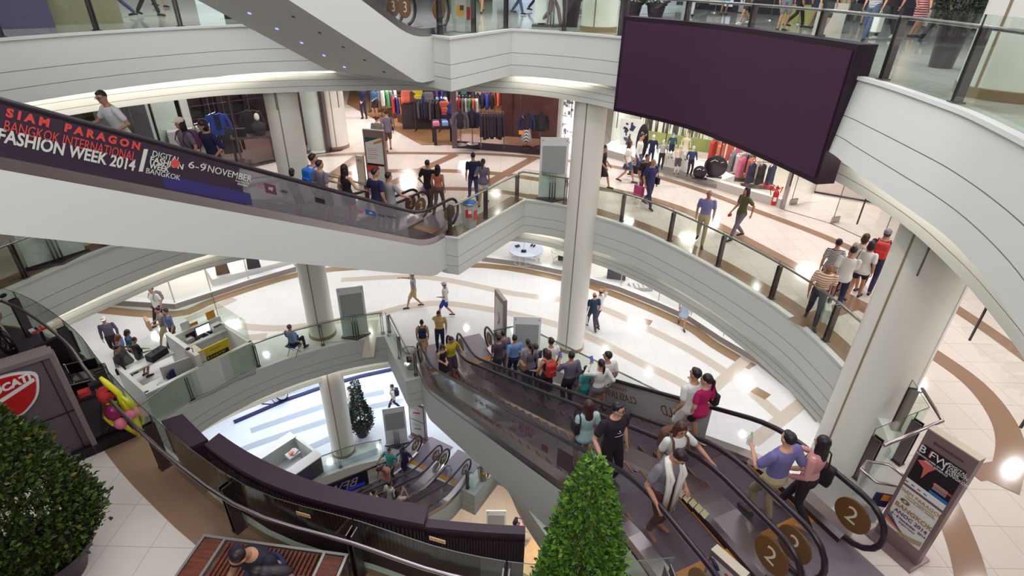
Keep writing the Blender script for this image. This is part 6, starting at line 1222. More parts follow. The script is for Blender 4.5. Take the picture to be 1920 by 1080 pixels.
    for fa,toe in feet: mb = MB(); mb.tube([fa+Vector((0,-.055,-.045)),fa+Vector((0,.0,-.035)),toe+Vector((0,.01,0))],[.040,.044,.034],9); mb.ell(fa+Vector((0,-.05,-.045)),(.038,.04,.036),8,6); mb.ell(toe,(.036,.045,.028),8,6); remesh(mb,'shoe',shoe or SHOE,body,vox)
    mb = MB(); H = lambda c,r: mb.ell(hd+Rh@Vector(c),r,14,9,0,Rh)
    if hair == 'shaved': H((0,-.020,.028),(.0775,.088,.092))
    elif hair in ('short','spiky'): H((0,-.022,.030),(.081,.090,.096)); H((0,.028,.082),(.056,.050,.030))
    elif hair == 'long': H((0,-.018,.030),(.086,.100,.102)); H((0,-.055,-.08),(.092,.062,.15)); H((0,-.085,-.22),(.085,.045,.16)); H((-.072,.0,-.06),(.026,.045,.14)); H((.072,.0,-.06),(.026,.045,.14))
    elif hair == 'bob': H((0,-.018,.030),(.088,.102,.104)); H((0,-.040,-.05),(.096,.078,.11))
    elif hair == 'tail': H((0,-.018,.030),(.084,.099,.101)); mb.tube([hd+Rh@Vector(q) for q in ((0,-.10,.03),(0,-.135,.01),(0,-.14,-.10),(0,-.125,-.22))],[.03,.032,.034,.012],8)
    elif hair == 'bun': H((0,-.018,.030),(.084,.099,.101)); H((0,-.085,.095),(.048,.048,.045))
    elif hair in ('cap','bald'):
        if hair == 'bald': H((0,-.045,-.02),(.080,.062,.055))
        else: H((0,-.03,-.01),(.080,.075,.07))
    remesh(mb,'hair',hc,body,min(vox,.014),2)
    if hair == 'cap':
        c = MB(); c.ell(hd+Rh@Vector((0,-.006,.045)),(.086,.104,.085),16,9,0,Rh); c.ell(hd+Rh@Vector((0,.10,.045)),(.075,.075,.010),12,6,0,Rh); c.build('cap',topm_cap(label),body,True)
    if face:
        for sx in (-1,1):
            e = MB(); e.ell(hd+Rh@Vector((sx*.031,.083,.008)),(.013,.009,.007),8,6,0,Rh); e.build('eye',EYE,body,True)
            e = MB(); e.ell(hd+Rh@Vector((sx*.032,.084,.030)),(.019,.006,.0045),8,6,0,Rh); e.build('eyebrow',hc,body,True)
        e = MB(); e.ell(hd+Rh@Vector((0,.083,-.066)),(.022,.008,.006),8,6,0,Rh); e.build('mouth',LIP,body,True)
    if 'glasses' in label:
        e = MB()
        for sx in (-1,1): e.tube([hd+Rh@Vector((sx*.032+.023*math.cos(t),.098,.008+.017*math.sin(t))) for t in [2*math.pi*i/12 for i in range(13)]],.0028,5); e.tube([hd+Rh@Vector((sx*.055,.096,.012)),hd+Rh@Vector((sx*.078,.0,.012))],.0026,5)
        e.tube([hd+Rh@Vector((-.009,.100,.010)),hd+Rh@Vector((.009,.100,.010))],.0026,5); e.build('glasses',EYE,body)
    if print_:
        e = MB()
        for x0,x1,z,t in print_: e.tube([V(x0,.112*B+g+.006-abs(x0)*.12,z),V((x0+x1)/2,.118*B+g+.006,z),V(x1,.112*B+g+.006-abs(x1)*.12,z)],t,5)
        e.build('shirt_print',inkb if top[1] != 'black' else cl['white'],body)
    M = Matrix.Translation(loc)@Matrix.Rotation(-math.radians(head),4,'Z')@Matrix.Diagonal((k,k,k,1))
    return body, M, [w+(w-el).normalized()*.09 for _,el,w in A], hd
def topm_cap(label):
    return cl['cream'] if ('cream' in label or 'beige cap' in label) else (mat('cap grey',(126,118,130),.7) if 'grey cap' in label else cl['white'])
G3,G2,G1 = (lambda x,y: P(x,y,Z3)), (lambda x,y: P(x,y,Z2)), (lambda x,y: P(x,y,Z1))
stm = stripe_mat('white tee with dark stripes',(230,228,224),(70,60,72),26,'Z',duty=.45); stm2 = stripe_mat('orange striped polo',(236,228,220),(206,130,84),16,'Z'); stm3 = stripe_mat('yellow striped polo',(214,164,72),(228,208,160),18,'Z'); stm4 = stripe_mat('pink striped blouse',(222,172,164),(180,110,116),60,'Z'); stm5 = stripe_mat('red striped dress',(164,46,60),(228,214,210),16,'Z',duty=.7)
flor = mat('floral cloth',(206,164,128),.8,noise=.55,nscale=26); polka = mat('dotted violet blue shirt',(112,106,158),.8,noise=.25,nscale=60); denim = mat('denim',(58,66,104),.8); denimL = mat('light denim jacket',(74,104,142),.8); dusk = mat('dusk violet tee',(70,58,78),.8); greyv = mat('grey violet shirt',(112,102,118),.8); khaki = mat('khaki',(186,166,128),.8); mauve = mat('mauve top',(150,120,138),.8); peach = mat('peach tank',(206,116,92),.8); lav = mat('lavender shirt',(132,128,178),.8); inkblue = mat('ink blue tee',(44,40,92),.8); mus = mat('mustard green polo',(176,164,28),.8); mag = mat('magenta top',(186,26,96),.8); oxf = mat('oxford blue shirt',(112,146,200),.8); seag = mat('pale aqua top',(170,196,198),.8); tealm = mat('turquoise tee',(70,166,166),.8); whm = mat('white shirt cloth',(222,220,216),.85); guard = mat('guard shirt blue',(120,146,180),.8); pnk = mat('salmon pink dress',(214,150,140),.8); ltb = mat('pale blue top',(170,182,206),.8)
# ---------------- second floor walkers
b,M,h,_ = person('person in white blouse and denim skirt walking past the white shop window',G2(1172,342),118,1.62,('loose','x'),('skirt','x'),'long',HAIRB,legs='walk',topm=whm,lowm=denim,fem=True,arms=('swingf','down'),face=False); bag_hand('dark tote bag in the hand of the person in the denim skirt',M,h[0],cl['black'])
person('person in white shirt and jeans behind the denim skirt, by the white shop window',G2(1192,334),110,1.74,('long','x'),('trousers','x'),'short',legs='walk2',topm=whm,lowm=denim)
b,M,h,_ = person('person in black polo half hidden behind the ink blue tee',G2(1202,376),150,1.68,('tee','black'),('trousers','dgrey'),'short',legs='walk',arms=('down','down')); bag_hand('magenta shopping bag beside the ink blue tee',M,h[1],mat('magenta bag',(170,30,100),.4),(.14,.42,.36))
b,M,h,_ = person('balding person in ink blue tee walking with a dark shoulder bag',G2(1212,388),150,1.68,('tee','x'),('trousers','x'),'bald',topm=inkblue,lowm=mat('navy trousers',(52,48,84),.8),legs='walk2',build=1.1,arms=('down','down')); bag_side('dark shoulder bag of the balding person in ink blue',M,cl['black'],-.26,.92)
person('bald person in lavender shirt and khaki trousers behind the curved railing',G2(1311,456),200,1.68,('shirt','x'),('trousers','x'),'bald',topm=lav,lowm=khaki,legs='walk')
b,M,h,_ = person('person with long dark hair in olive top striding in grey trousers',G2(1379,448),248,1.66,('tee','olive'),('trousers','x'),'long',lowm=greyv,legs='walk',fem=True,arms=('swingb','swingf'),face=False); bag_hand('small red purse in the hand of the person in the olive top',M,h[1],cl['red'],(.05,.14,.10),.02)
person('person with hair bun in striped tee in the walking group',G2(1538,556),25,1.60,('tee','x'),('trousers','dgrey'),'bun',topm=stm,fem=True,legs='walk',face=False)
person('person with curly brown hair in pale pink behind the walking group',G2(1586,548),60,1.62,('loose','cream'),('shorts','navy'),'bob',HAIRB,fem=True,legs='walk2')
b,M,h,_ = person('person in plain white tee and navy trousers seen from behind in the walking group',G2(1560,580),30,1.70,('tee','x'),('trousers','navy'),'short',topm=whm,legs='walk',arms=('down',(.1,.28,1.15)),face=False)
b,M,h,_ = person('person in white blouse and black shorts with a small grey handbag in the walking group',G2(1596,562),45,1.60,('loose','x'),('shorts','black'),'bob',topm=whm,fem=True,legs='walk2',face=False); bag_side('small grey handbag of the person in the white blouse',M,mat('taupe bag',(120,108,98),.5),-.25,.88,(.1,.26,.2))
b,M,h,_ = person('person in grey cap and dark violet tee with a red backpack',G2(1622,546),35,1.74,('tee','x'),('trousers','navy'),'cap',topm=mat('dark violet tee',(44,26,62),.8),legs='walk',face=False); backpack('red backpack of the person in the grey cap',M,cl['red'])
b,M,h,_ = person('person in orange striped polo leaning by the glass railing with white bags',G2(1518,604),205,1.66,('shirt','x'),('trousers','x'),'bald',topm=stm2,lowm=dusk,lean=14,nod=20,legs='walk',skin=SKIN3); bag_hand('white carrier bag of the person in the orange striped polo',M,h[0],whm,(.14,.34,.36)); 
# ---------------- second floor around the escalator prow
person('person in dark navy tee and jeans walking beside white shorts, seen from behind',G2(888,378),-15,1.74,('tee','navy'),('trousers','x'),'short',lowm=denim,legs='walk',arms=('down',(.22,.22,1.1)),face=False)
person('person in grey top, white shorts and high heels seen from behind',G2(906,386),8,1.62,('loose','x'),('shorts','white'),'tail',topm=greyv,fem=True,legs='walk2',arms=((-.2,.1,1.1),'down'),face=False)
person('person in dark denim jacket facing the camera in the white corridor',G2(684,222),185,1.70,('long','navy'),('trousers','navy'),'short',skin=SKIN2,arms=((-.06,.2,.92),(.06,.2,.92)))
person('person in blue denim jacket and black skirt facing the camera in the corridor',G2(706,221),195,1.64,('long','x'),('skirt','black'),'long',topm=denimL,skin=SKIN2,fem=True,arms=((-.05,.2,1.0),'down'))
person('person in grey green tee seen from behind above the poster stand',G2(712,290),-12,1.64,('tee','x'),('shorts','dgrey'),'short',topm=mat('moss grey tee',(96,96,92),.8),legs='walk',face=False)
b,M,h,_ = person('person in grey tee and brown shorts with a strap bag walking up the corridor',G2(730,284),-15,1.76,('tee','x'),('shorts','brown'),'short',topm=greyv,legs='walk2',face=False); bag_side('black sling bag of the person in brown shorts',M,cl['black'],.22,.95,(.08,.2,.16))
person('person in dark dress half hidden by the centre column, second floor',G2(1126,352),120,1.62,('loose','black'),('dress','black'),'tail',fem=True,legs='walk',arms=('swingf','swingf'))
b,M,h,_ = person('couple member in black tee and grey trousers leaving the banner escalator',G2(806,396),20,1.74,('tee','black'),('trousers','x'),'short',lowm=mat('brown grey trousers',(104,80,76),.8),legs='walk',arms=((-.24,.05,.9),(.25,.2,1.15)),face=False); bag_hand('pale lilac bag of the person in black leaving the escalator',M,h[0],mat('lilac bag',(196,186,206),.5),(.1,.26,.3),.06)
person('couple member in peach top with long dark hair leaving the banner escalator',G2(824,400),15,1.62,('tank','x'),('trousers','x'),'long',topm=peach,lowm=mat('brown grey trousers',(104,80,76),.8),fem=True,legs='walk2',face=False)
# ---------------- riders on the banner escalator
def rid(B, px, py, h): return B.rider(px,py,h)
person('person with glasses in white tee at the left frame edge going up beside the banner',rid(B23,153,163,1.72),209,1.72,('tee','x'),('trousers','dgrey'),'short',topm=whm,yaw=-18,lean=12,arms=((-.22,.2,1.0),(.30,.42,1.06)),legs='step')
person('person in navy jacket with yellow lanyard reaching for the handrail',rid(B23,299,214,1.72),209,1.72,('long','navy'),('trousers','dgrey'),'bob',yaw=20,sleeve=.95,arms=((-.22,.1,.95),(.36,.46,1.12)),lean=6)
b,M,h,_ = person('person in beige cap and grey tee with a purple backpack, long dark hair',rid(B23,322,222,1.62),209,1.62,('tee','x'),('trousers','navy'),'long',topm=greyv,fem=True,yaw=15); 
e = MB(); e.ell(_+Vector((0,-.006,.05)),(.092,.11,.085),14,8); e.ell(_+Vector((0,.1,.05)),(.075,.075,.01),12,6); e.build('cap',cl['cream'],b,True); backpack('purple backpack of the person in the beige cap',M,mat('plum backpack',(92,52,78),.6))
b,M,h,_ = person('person in white tee and grey shorts with a bright blue backpack on the banner escalator',rid(B23,557,283,1.72),29,1.72,('tee','x'),('shorts','x'),'short',topm=whm,lowm=greyv,yaw=25,arms=('down',(.34,.30,1.0))); backpack('bright blue backpack on the banner escalator rider',M,mat('azure backpack',(30,112,206),.5))
person('child in grey tee on the banner escalator in front of the black tank top',rid(B23,611,309,1.52),29,1.52,('tee','x'),('shorts','navy'),'short',topm=greyv,yaw=20,face=False)
person('person with long black hair in black tank top on the banner escalator',rid(B23,624,309,1.66),29,1.66,('tank','black'),('shorts','navy'),'long',fem=True,arms=('down',(.34,.25,1.02)),face=False,skin=SKIN2)
person('short child whose dark hair just shows above the banner escalator handrail',rid(B23,682,358,1.10),29,1.10,('tee','grey'),('shorts','navy'),'bob',face=False)
person('person in dark navy tee near the foot of the banner escalator',rid(B23,727,330,1.74),29,1.74,('tee','navy'),('trousers','dgrey'),'short',yaw=30,arms=((-.3,.24,1.0),'down'))
person('person in pale grey tee holding the handrail near the foot of the banner escalator',rid(B23,743,338,1.72),29,1.72,('tee','x'),('trousers','grey'),'short',topm=mat('ash tee',(158,152,160),.8),yaw=20,arms=('down',(.34,.30,1.0)),face=False)
# ---------------- crowded escalator (going down, seen from behind)
dn = 334.8
crowd = [((935,634),1.72,'person in dark plum tee low on the crowded escalator by the comb','tee',dusk,'trousers',cl['dgrey'],'short',{}),
 ((956,624),1.72,'person in grey blue shirt with a hand at the face, lowest on the crowded escalator','tee',greyv,'trousers',cl['dgrey'],'short',dict(arms=((-.06,.24,1.48),'down'))),
 ((965,639),1.72,'person in light blue polo on the crowded escalator','shirt',oxf,'trousers',cl['navy'],'short',{}),
 ((990,646),1.58,'person in pale grey top beside the light blue polo','loose',mat('ash tee',(0,0,0)),'trousers',cl['dgrey'],'short',{}),
 ((995,655),1.60,'person with ponytail in slate grey blouse carrying a tan bag','loose',greyv,'trousers',denim,'tail',dict(fem=True)),
 ((1005,648),1.64,'person with short brown hair in dark navy shirt amid the crowd','shirt',cl['navy'],'trousers',cl['navy'],'short',dict(hc=HAIRB)),
 ((1023,659),1.58,'person with dark bob in pale cream blouse amid the crowded escalator','loose',cl['cream'],'trousers',cl['dgrey'],'bob',dict(fem=True)),
 ((1028,668),1.60,'person with brown hair in black tank top with a red bag','tank',cl['black'],'trousers',cl['black'],'bob',dict(fem=True,hc=HAIRB,arms=((-.34,.22,.98),'down'))),
 ((1047,640),1.76,'person in long white tee and navy trousers taller in the crowd','tee',whm,'trousers',cl['navy'],'short',{}),
 ((1072,663),1.70,'person in grey shirt and black trousers holding up a phone','shirt',greyv,'trousers',cl['black'],'short',dict(arms=((-.14,.30,1.30),'down'),sleeve=.9)),
 ((1099,696),1.28,'child with dark hair in teal dress on the crowded escalator','loose',cl['teal'],'dress',cl['teal'],'bob',dict(fem=True)),
 ((1127,687),1.60,'person with ponytail in white long sleeved top and grey shorts','long',whm,'shorts',greyv,'tail',dict(fem=True,arms=((-.10,.30,1.38),(.30,-.02,.95)))),
 ((1154,663),1.74,'person with glasses in white tee and beige shorts behind the ponytail','tee',whm,'shorts',khaki,'short',dict(yaw=-35)),
 ((1304,708),1.74,'person in white tee and shorts standing beside the magenta top','tee',whm,'shorts',whm,'short',dict(yaw=-15,arms=('down',(.24,.2,1.2)))),
 ((1335,711),1.64,'person with ponytail in magenta top and black shorts on the crowded escalator','loose',mag,'shorts',cl['black'],'tail',dict(fem=True,yaw=-40,skin=SKIN2))]
RB = {}
for (px,py),hh,lab,tk,tmm,lk,lmm,hr,kw in crowd: RB[(px,py)] = person(lab,rid(B12,px,py,hh),dn,hh,(tk,'x'),(lk,'x'),hr,topm=tmm,lowm=lmm,face='yaw' in kw,vox=.014,**kw)
backpack('orange red backpack on the person in black tank top',RB[(1028,668)][1],cl['red']); bag_side('tan shoulder bag of the person in the slate grey blouse',RB[(995,655)][1],mat('tan bag',(160,120,92),.5),-.24,.98,(.12,.30,.22)); bag_side('black shoulder bag of the person in the magenta top',RB[(1335,711)][1],cl['black'],.24,1.12,(.12,.28,.24))
def phone(label, M, hand):
    o = MB().box((0,0,0),(.075,.012,.14),0,0,math.radians(-25)); o.box((0,-.008,.002),(.066,.006,.12),0,1,math.radians(-25)); o = o.build('phone',[inkb,mat('phone screen',(70,90,170),.3,emit=.5)]); o.matrix_world = M@Matrix.Translation(Vector(hand)+Vector((0,.0,.06))); tag(o,label,'phone')
phone('lit phone held up by the person in the grey shirt',RB[(1072,663)][1],RB[(1072,663)][2][0]); phone('phone held up by the ponytail person in white',RB[(1127,687)][1],RB[(1127,687)][2][0])
# boarding at the top
VD = .0085
b,M,h,_ = person('person in dotted violet blue shirt stepping onto the escalator with a bottle',rid(B12,1484,812,1.72),dn+4,1.72,('shirt','x'),('trousers','x'),'short',topm=polka,lowm=khaki,vox=VD,arms=((-.22,.30,1.20),(.22,.02,.95)),legs='step',face=False,build=1.08,skin=SKIN2)
o = MB(); o.lathe([(.03,-.09),(.034,-.07),(.034,.05),(.014,.09),(.014,.11)],n=12); o.lathe([(.016,.105),(.016,.13)],n=10,mi=1); o = o.build('water_bottle',[glass_mat('bottle plastic',(.85,.88,.9),.3),mat('lime cap',(120,200,60),.5)],None,True,40); o.matrix_world = M@Matrix.Translation(h[0]+Vector((0,.03,.03))); tag(o,'clear bottle with green cap in the hand of the violet blue shirt','bottle')
b,M,h,_ = person('person with long black hair in pink striped blouse stepping onto the escalator',rid(B12,1548,820,1.64),dn-12,1.64,('long','x'),('trousers','black'),'long',topm=stm4,vox=VD,fem=True,legs='walk2',arms=((-.20,.16,.92),(.30,.34,1.05)),face=False,skin=SKIN2,shoe=SKIN2); bag_side('large black tote of the person in the pink striped blouse',M,cl['black'],.26,.90,(.14,.42,.34))
# going up, facing the camera
up = 154.8
b,M,h,_ = person('person in black tee with glasses holding the rubber handrail',rid(B12,1132,783,1.72),up,1.72,('tee','black'),('trousers','black'),'short',vox=VD,yaw=-35,arms=('down',(.36,.22,1.0)),build=1.06,skin=SKIN2,print_=[(-.03,.03,.30,.004),(-.07,.07,.24,.004),(-.01,.01,.34,.006)])
person('person with long brown hair in pale aqua top seen from behind',rid(B12,1078,774,1.60),dn+8,1.60,('loose','x'),('shorts','x'),'long',HAIRB,topm=seag,lowm=denimL,vox=.012,fem=True,face=False)
bag_side('black bag on the back of the person in pale aqua',Matrix.Translation(rid(B12,1078,774,1.60))@Matrix.Rotation(-math.radians(dn+8),4,'Z'),cl['black'],-.2,1.1,(.1,.22,.24))
b,M,h,hd_ = person('person in grey tee with a long white scarf looking down on the escalator',rid(B12,1249,828,1.72),up-6,1.72,('tee','x'),('trousers','x'),'short',topm=mat('heather grey tee',(124,118,128),.8),lowm=mat('plum trousers',(92,52,50),.8),vox=VD,nod=34,yaw=-14,lean=8,arms=((-.24,.18,.92),(.34,.24,.98)),build=1.08,shoe=mat('tan shoe',(170,110,88),.6))
o = MB(); scz = hd_.z-.10
for sx,zb in ((-1,.52),(1,.62)):
    for q in range(3): o.tube([(sx*(.02+.012*q),-.08+hd_.y*.6,scz-.02),(sx*(.085+.018*q),hd_.y*.7-.01,scz+.0),(sx*(.09+.02*q),.14+.05*(q==1)+.03,scz-.18),(sx*(.075+.022*q),.185,1.05),(sx*(.07+.02*q),.17,zb+.03*q)],[.026,.034,.034,.032,.026],7)
    for q in range(7): o.tube([(sx*(.05+.015*q),.17,zb+.02),(sx*(.05+.016*q),.172,zb-.08)],.004,4)
o = o.build('scarf',mat('white knit scarf',(228,222,216),.9,noise=.1,nscale=40),b,True)
b,M,h,_ = person('person with long brown hair in printed white tee reaching for the handrail',rid(B12,1280,788,1.64),up+4,1.64,('tee','x'),('shorts','x'),'long',HAIRB,topm=whm,lowm=cl['red'],vox=VD,fem=True,nod=12,yaw=8,arms=(( -.42,.30,1.06),'down'),skin=SKIN,print_=[(-.10,.10,.36,.006),(-.09,.09,.31,.010),(-.10,.10,.25,.005),(-.08,.08,.19,.012),(-.09,.09,.13,.006),(-.07,.07,.08,.010)]); backpack('brown backpack of the person in the printed white tee',M,cl['brown'])
o = MB(); 
person('person with long hair in black mini dress at the foot of the near escalator',rid(B12,829,654,1.60),up-20,1.60,('tank','black'),('skirt','black'),'long',HAIRB,fem=True,nod=22,yaw=30,arms=((-.05,.16,1.05),(.1,.18,1.02)),skin=SKIN2)
person('person in mustard green polo at the foot of the near escalator',rid(B12,844,634,1.74),up-10,1.74,('shirt','x'),('shorts','x'),'short',topm=mus,lowm=dusk,yaw=-40,nod=15,arms=((-.36,.2,1.02),'down'),build=1.1,shoe=cl['red'])
# ---------------- first floor
b,M,h,_ = person('person in floral dress with a dark backpack at the near escalator comb',G1(795,668),-10,1.60,('loose','x'),('dress','x'),'short',topm=flor,lowm=flor,fem=True,legs='walk',face=False); backpack('dark backpack over the floral dress',M,cl['navy'])
person('person in yellow striped polo holding a hand to the face',G1(826,656),175,1.74,('shirt','x'),('trousers','navy'),'short',topm=stm3,nod=20,arms=('down',(.02,.24,1.46)))
person('person in white cap, white tee and blue shorts walking left',G1(836,594),275,1.66,('tee','x'),('shorts','blue'),'cap',topm=whm,legs='walk',arms=((-.1,.22,1.0),'down'))
person('person in pale grey shirt and khaki shorts pointing ahead',G1(778,577),265,1.70,('shirt','x'),('shorts','x'),'shaved',HAIRG,topm=mat('ash tee',(0,0,0)),lowm=khaki,legs='walk',arms=('down',(.12,.50,1.38)))
b,M,h,_ = person('bald person in dark teal tee and grey trousers walking by the centre column',G1(1108,617),-10,1.70,('tee','x'),('trousers','x'),'bald',topm=mat('dark teal tee',(24,52,76),.8),lowm=dusk,legs='walk',face=False); bag_hand('white carrier bag beside the dark teal tee',M,h[0],whm,(.12,.28,.34))
person('bald companion with raised arm behind the dark teal tee',G1(1119,612),-20,1.74,('tee','x'),('trousers','dgrey'),'bald',topm=whm,legs='walk2',arms=('down',(.16,.16,1.56)),face=False)
person('person in pale blue top walking past the first floor shop kerb',G1(1277,612),190,1.62,('loose','x'),('skirt','x'),'bob',topm=ltb,lowm=ltb,fem=True,legs='walk')
b,M,h,_ = person('person in white tee and black trousers with a backpack walking by the shop corner',G1(306,608),200,1.70,('tee','x'),('trousers','black'),'short',topm=whm,legs='walk2',arms=('down','down')); backpack('grey backpack at the shop corner',M,cl['grey'])
b,M,h,_ = person('person carrying a flat cardboard box behind the blue shirt',G1(318,645),225,1.62,('tee','grey'),('shorts','x'),'short',lowm=khaki,legs='walk',arms=((-.1,.34,1.05),(.2,.30,1.0)))
o = MB(); o.box((0,0,0),(.46,.10,.44)); o = o.build('cardboard_box',mat('cardboard',(196,162,116),.7)); o.matrix_world = M@Matrix.Translation((.05,.44,1.12)); tag(o,'flat cardboard box carried above the kiosk','box')
person('person in blue shirt and black trousers walking left behind the kiosk',G1(334,652),235,1.72,('shirt','x'),('trousers','black'),'short',topm=mat('steel blue shirt',(82,92,140),.8),legs='walk')
b,M,h,_ = person('person with grey hood striding with a blue bag left of the kiosk',G1(222,668),150,1.70,('long','x'),('trousers','black'),'cap',topm=mat('grey hood',(92,82,100),.8),legs='walk',face=False); bag_hand('blue and orange shopping bag left of the kiosk',M,h[0],mat('shopper blue',(36,76,170),.5),(.14,.38,.32),.04)
person('person with auburn hair in grey dress at the kiosk',G1(246,700),40,1.60,('loose','x'),('dress','x'),'bob',HAIRR,topm=greyv,lowm=greyv,fem=True,nod=20,arms=((-.05,.3,1.0),(.1,.3,1.0)))
person('person in blue top with dark bob beside the auburn hair',G1(262,690),60,1.60,('loose','x'),('trousers','dgrey'),'bob',topm=mat('mid blue top',(34,84,124),.8),fem=True,nod=20)
b,M,h,_ = person('person in dark olive tee with a shoulder bag at the kiosk corner',G1(246,725),70,1.68,('tee','x'),('shorts','dgrey'),'short',topm=mat('slate olive tee',(70,64,70),.8),nod=14); bag_side('black shoulder bag of the person in the dark olive tee',M,cl['black'],.24,.84)
person('person in black top with braces leaning on the kiosk counter',G1(275,705),30,1.60,('tee','black'),('shorts','grey'),'shaved',HAIRB,nod=22,arms=((-.1,.32,1.0),(.15,.3,1.0)))
gp = G1(553,664); b,M,h,_ = person('seated guard in light blue shirt seen from behind beside the left column',gp,15,1.70,('shirt','x'),('trousers','navy'),'shaved',HAIRG,topm=guard,sit=.52,arms=((-.2,.3,.62),(.34,.02,.62)),face=False)
r = thing('folding_stool','small folding stool under the seated guard','stool',gp,-math.radians(15)); bx('seat',(0,-.02,.43),(.38,.36,.03),navy,r)
for s in (-1,1): MB().tube([(s*.17,-.2,0),(s*.17,.16,.42)],.012,5).build('leg',steeld,r); MB().tube([(s*.17,.18,0),(s*.17,-.18,.42)],.012,5).build('leg',steeld,r)
# ---------------- mezzanine and ground
person('person in turquoise tee holding the handrail on the lower escalator',rid(BM1,722,842,1.74),205,1.74,('tee','x'),('trousers','dgrey'),'short',topm=tealm,build=1.15,yaw=-25,arms=(( -.2,.1,.95),(.42,.2,1.02)))
person('person in navy tee and shorts beside the turquoise tee',rid(BM1,757,838,1.70),210,1.70,('tee','x'),('shorts','navy'),'short',topm=inkblue,skin=SKIN3,nod=25,legs='step',arms=((-.3,.12,.98),'down'))
person('bent over person in salmon pink dress on the lower escalator',rid(BM1,722,866,1.42),205,1.58,('loose','x'),('dress','x'),'long',HAIRB,topm=pnk,lowm=pnk,fem=True,lean=38,nod=30)
b,M,h,_ = person('person in white tee with a dark strap on the lower escalator',rid(BM1,731,911,1.68),29,1.68,('tee','x'),('trousers','dgrey'),'short',topm=whm,face=False); bag_side('small dark bag of the person in white on the lower escalator',M,cl['navy'],.22,.95,(.08,.2,.16))
person('person with long hair raising hands on the lower escalator',rid(BM1,746,920,1.62),35,1.62,('loose','cream'),('trousers','dgrey'),'long',HAIRB,fem=True,arms=((-.02,.28,1.42),(.14,.30,1.42)),face=False)
person('person partly hidden by the screen back on the lower escalator',rid(BM1,701,922,1.62),40,1.62,('tee','cream'),('trousers','dgrey'),'short',yaw=20)
b,M,h,_ = person('student in white with a navy backpack behind the mezzanine board',P(740,770,ZM),262,1.64,('tee','x'),('trousers','navy'),'short',topm=whm,legs='walk'); backpack('navy backpack on the student of the mezzanine',M,cl['navy'])
person('person half hidden by the slim mezzanine tree',P(662,775,ZM),240,1.66,('tee','x'),('shorts','grey'),'short',topm=whm,legs='walk')
gp = P(972,1010,ZG); b,M,h,_ = person('person in pink shirt working at a wooden table on the ground floor',gp,115,1.68,('shirt','x'),('trousers','navy'),'short',topm=mat('candy pink shirt',(214,158,158),.8),lean=24,nod=25,arms=((-.1,.45,1.0),(.15,.45,1.0))); backpack('dark backpack on the person in pink far below',M,cl['black'])
r = thing('work_table','long pale wooden table on the ground floor','table',gp+Vector((.75,-1.2,0)),math.radians(60)); bx('tabletop',(0,0,.88),(2.6,.8,.06),wood_mat('pine table',(206,170,120),(190,150,104),3,.5),r)
for x in (-1.2,1.2):
    for y in (-.32,.32): bx('leg',(x,y,.43),(.06,.06,.86),tan,r)
# ---------------- bench sitters
bp = Vector((-2.86,4.12,Z2)); b,M,h,_ = person('person in dark navy polo sitting on the bench looking down',bp,196,1.74,('shirt','x'),('trousers','x'),'shaved',HAIR,topm=mat('midnight polo',(30,24,44),.8),lowm=denim,sit=.55,lean=24,nod=26,yaw=22,vox=VD,build=1.2,arms=((-.22,.40,.62),(.22,.42,.66)))
bp2 = Vector((-2.40,3.86,Z2)); person('person with black hair in mauve top bent forward on the bench',bp2,250,1.58,('loose','x'),('trousers','navy'),'long',topm=mauve,sit=.53,lean=32,nod=30,vox=VD,fem=True,arms=((-.12,.45,.7),(.12,.45,.7)),face=False)
# ---------------- child mannequins in the white shop window
MW = mat('mannequin ivory',(226,214,200),.4)
for (px,py),hd,hh,tp_,lw_,tm_,lab,hr_,hc_,up_ in (((1218,309),195,1.20,('long','x'),('trousers','navy'),cl['navy'],'child mannequin in navy suit left in the white shop window','cap',None,0),((1237,317),190,1.15,('long','x'),('trousers','black'),stripec,'child mannequin in striped cardigan in the white shop window','short',MW,0),((1256,296),185,.95,('long','x'),('shorts','navy'),mat('petrol coat',(44,84,104),.8),'child mannequin in petrol coat standing on a display cube','bob',mat('petrol hat',(90,150,170),.8),.55),((1281,300),185,1.0,('loose','x'),('skirt','cream'),cl['cream'],'child mannequin in cream dress standing on a display cube','bob',mat('straw hat',(206,170,130),.8),.6),((1267,326),185,1.12,('long','x'),('shorts','dgrey'),cl['cream'],'child mannequin in cream coat and grey shorts at the platform front','short',MW,0),((1291,330),180,1.15,('long','x'),('trousers','black'),mat('blue black jacket',(44,60,104),.8),'child mannequin in blue jacket beside the round cut-outs','short',MW,0)):
    q = P(px,py,Z2+.31+up_); b,M,h,_ = person(lab,q,hd,hh,tp_,lw_,hr_,hc_,MW,topm=tm_,face=False,vox=.02,arms=((-.26,.12,.95),(.26,.12,.95))); b.name = 'child_mannequin'; b['category'] = 'mannequin'
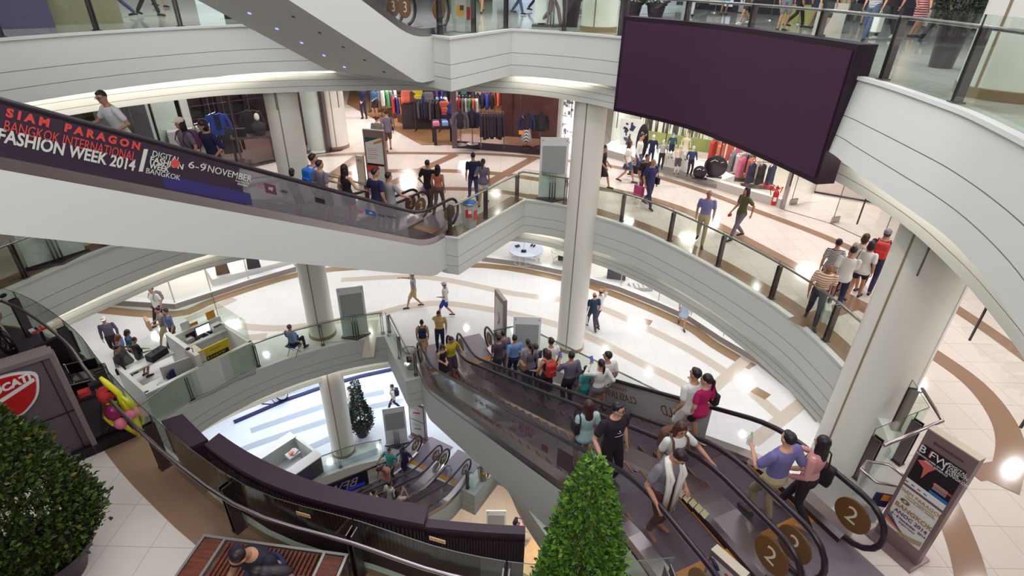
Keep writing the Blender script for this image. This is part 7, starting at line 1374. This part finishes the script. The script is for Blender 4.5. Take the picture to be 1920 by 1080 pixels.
# ---------------- third floor (cropped by the top edge)
third = [((232,33),250,('long','grey'),('trousers','x'),denim,'person in jeans with a patterned grey coat at the third floor railing','walk'),((280,30),100,('tee','black'),('trousers','black'),None,'person in black capri trousers on the third floor at left','walk'),((300,14),95,('tee','dgrey'),('shorts','grey'),None,'bare legged person further back on the third floor at left','walk2'),
 ((905,25),200,('tee','white'),('shorts','x'),khaki,'bare legged person walking above the white prow','walk'),((970,27),120,('tee','grey'),('trousers','x'),denim,'person in jeans above the white prow','walk2'),((1000,21),60,('tee','black'),('trousers','black'),None,'person in dark trousers far behind the prow railing','walk'),((1032,50),100,('tee','brown'),('trousers','x'),mat('mushroom trousers',(130,104,108),.8),'person in mushroom trousers striding behind the information board','walk'),
 ((1292,31),20,('tee','white'),('trousers','white'),None,'person in white trousers left above the big screen','stand'),((1355,28),180,('tee','grey'),('shorts','lblue'),None,'person in black shoes and shorts behind the screen railing','stand'),((1396,46),250,('tee','navy'),('shorts','x'),plaid,'person in plaid shorts and white shoes above the big screen','walk'),
 ((1462,58),180,('tee','green'),('shorts','x'),greyv,'person in green tee and grey shorts above the big screen','stand'),((1487,52),100,('tee','black'),('trousers','black'),None,'person in black trousers behind the grey shorts','walk'),((1520,53),170,('tee','black'),('skirt','navy'),None,'person in navy skirt behind the crossed legs','stand'),((1537,68),175,('loose','x'),('shorts','black'),None,'person in beige top and black shorts with crossed legs','cross'),
 ((1574,44),180,('tee','orange'),('shorts','x'),khaki,'person in orange tee far behind the screen railing','stand'),((1606,46),200,('tee','black'),('shorts','black'),None,'person in sandals and black shorts behind the striped tee','walk'),((1620,76),230,('tee','x'),('trousers','x'),denim,'person in navy striped tee and jeans right above the screen corner','walk'),
 ((1655,74),240,('tee','black'),('trousers','black'),None,'person in black trousers and trainers right of the striped tee','walk2'),((1708,70),160,('loose','x'),('dress','x'),None,'person in red striped dress behind the railing, third floor right','stand'),((1738,86),190,('tee','black'),('trousers','black'),None,'tall person in dark trousers by the third floor tree','walk'),((1762,84),200,('tee','dgrey'),('trousers','navy'),None,'person in navy trousers nearest the third floor tree','stand')]
for (px,py),hd,tp_,lw_,lm_,lab,lg in third:
    tmx = {'person in beige top':khaki,'person in navy striped':stm,'person in red striped':stm5}.get(lab[:len('person in beige top')]) or (stm if 'navy striped' in lab else (stm5 if 'red striped' in lab else None))
    b,M,h,_ = person(lab,G3(px,py),hd,1.68,tp_,lw_,'short',topm=tmx,lowm=lm_ or (stm5 if 'red striped' in lab else None),legs=lg,vox=.016,face=False,shoe=cl['white'] if 'white shoes' in lab or 'trainers' in lab else None)
    if 'navy striped' in lab: bag_hand('large white plastic bag above the screen corner',M,h[0],whm,(.16,.34,.42),.1)
    if 'red striped' in lab: bag_hand('clear white plastic bag beside the red striped dress',M,h[0],mat('milky plastic',(206,200,202),.35),(.16,.34,.34),.12)
    if 'patterned grey coat' in lab: bag_side('large patterned grey bag of the person in jeans, third floor left',M,mat('patterned bag',(96,86,96),.7,noise=.4,nscale=20),.26,.78,(.16,.4,.44))
bake_people()
flush_texts()
bpy.context.view_layer.update()
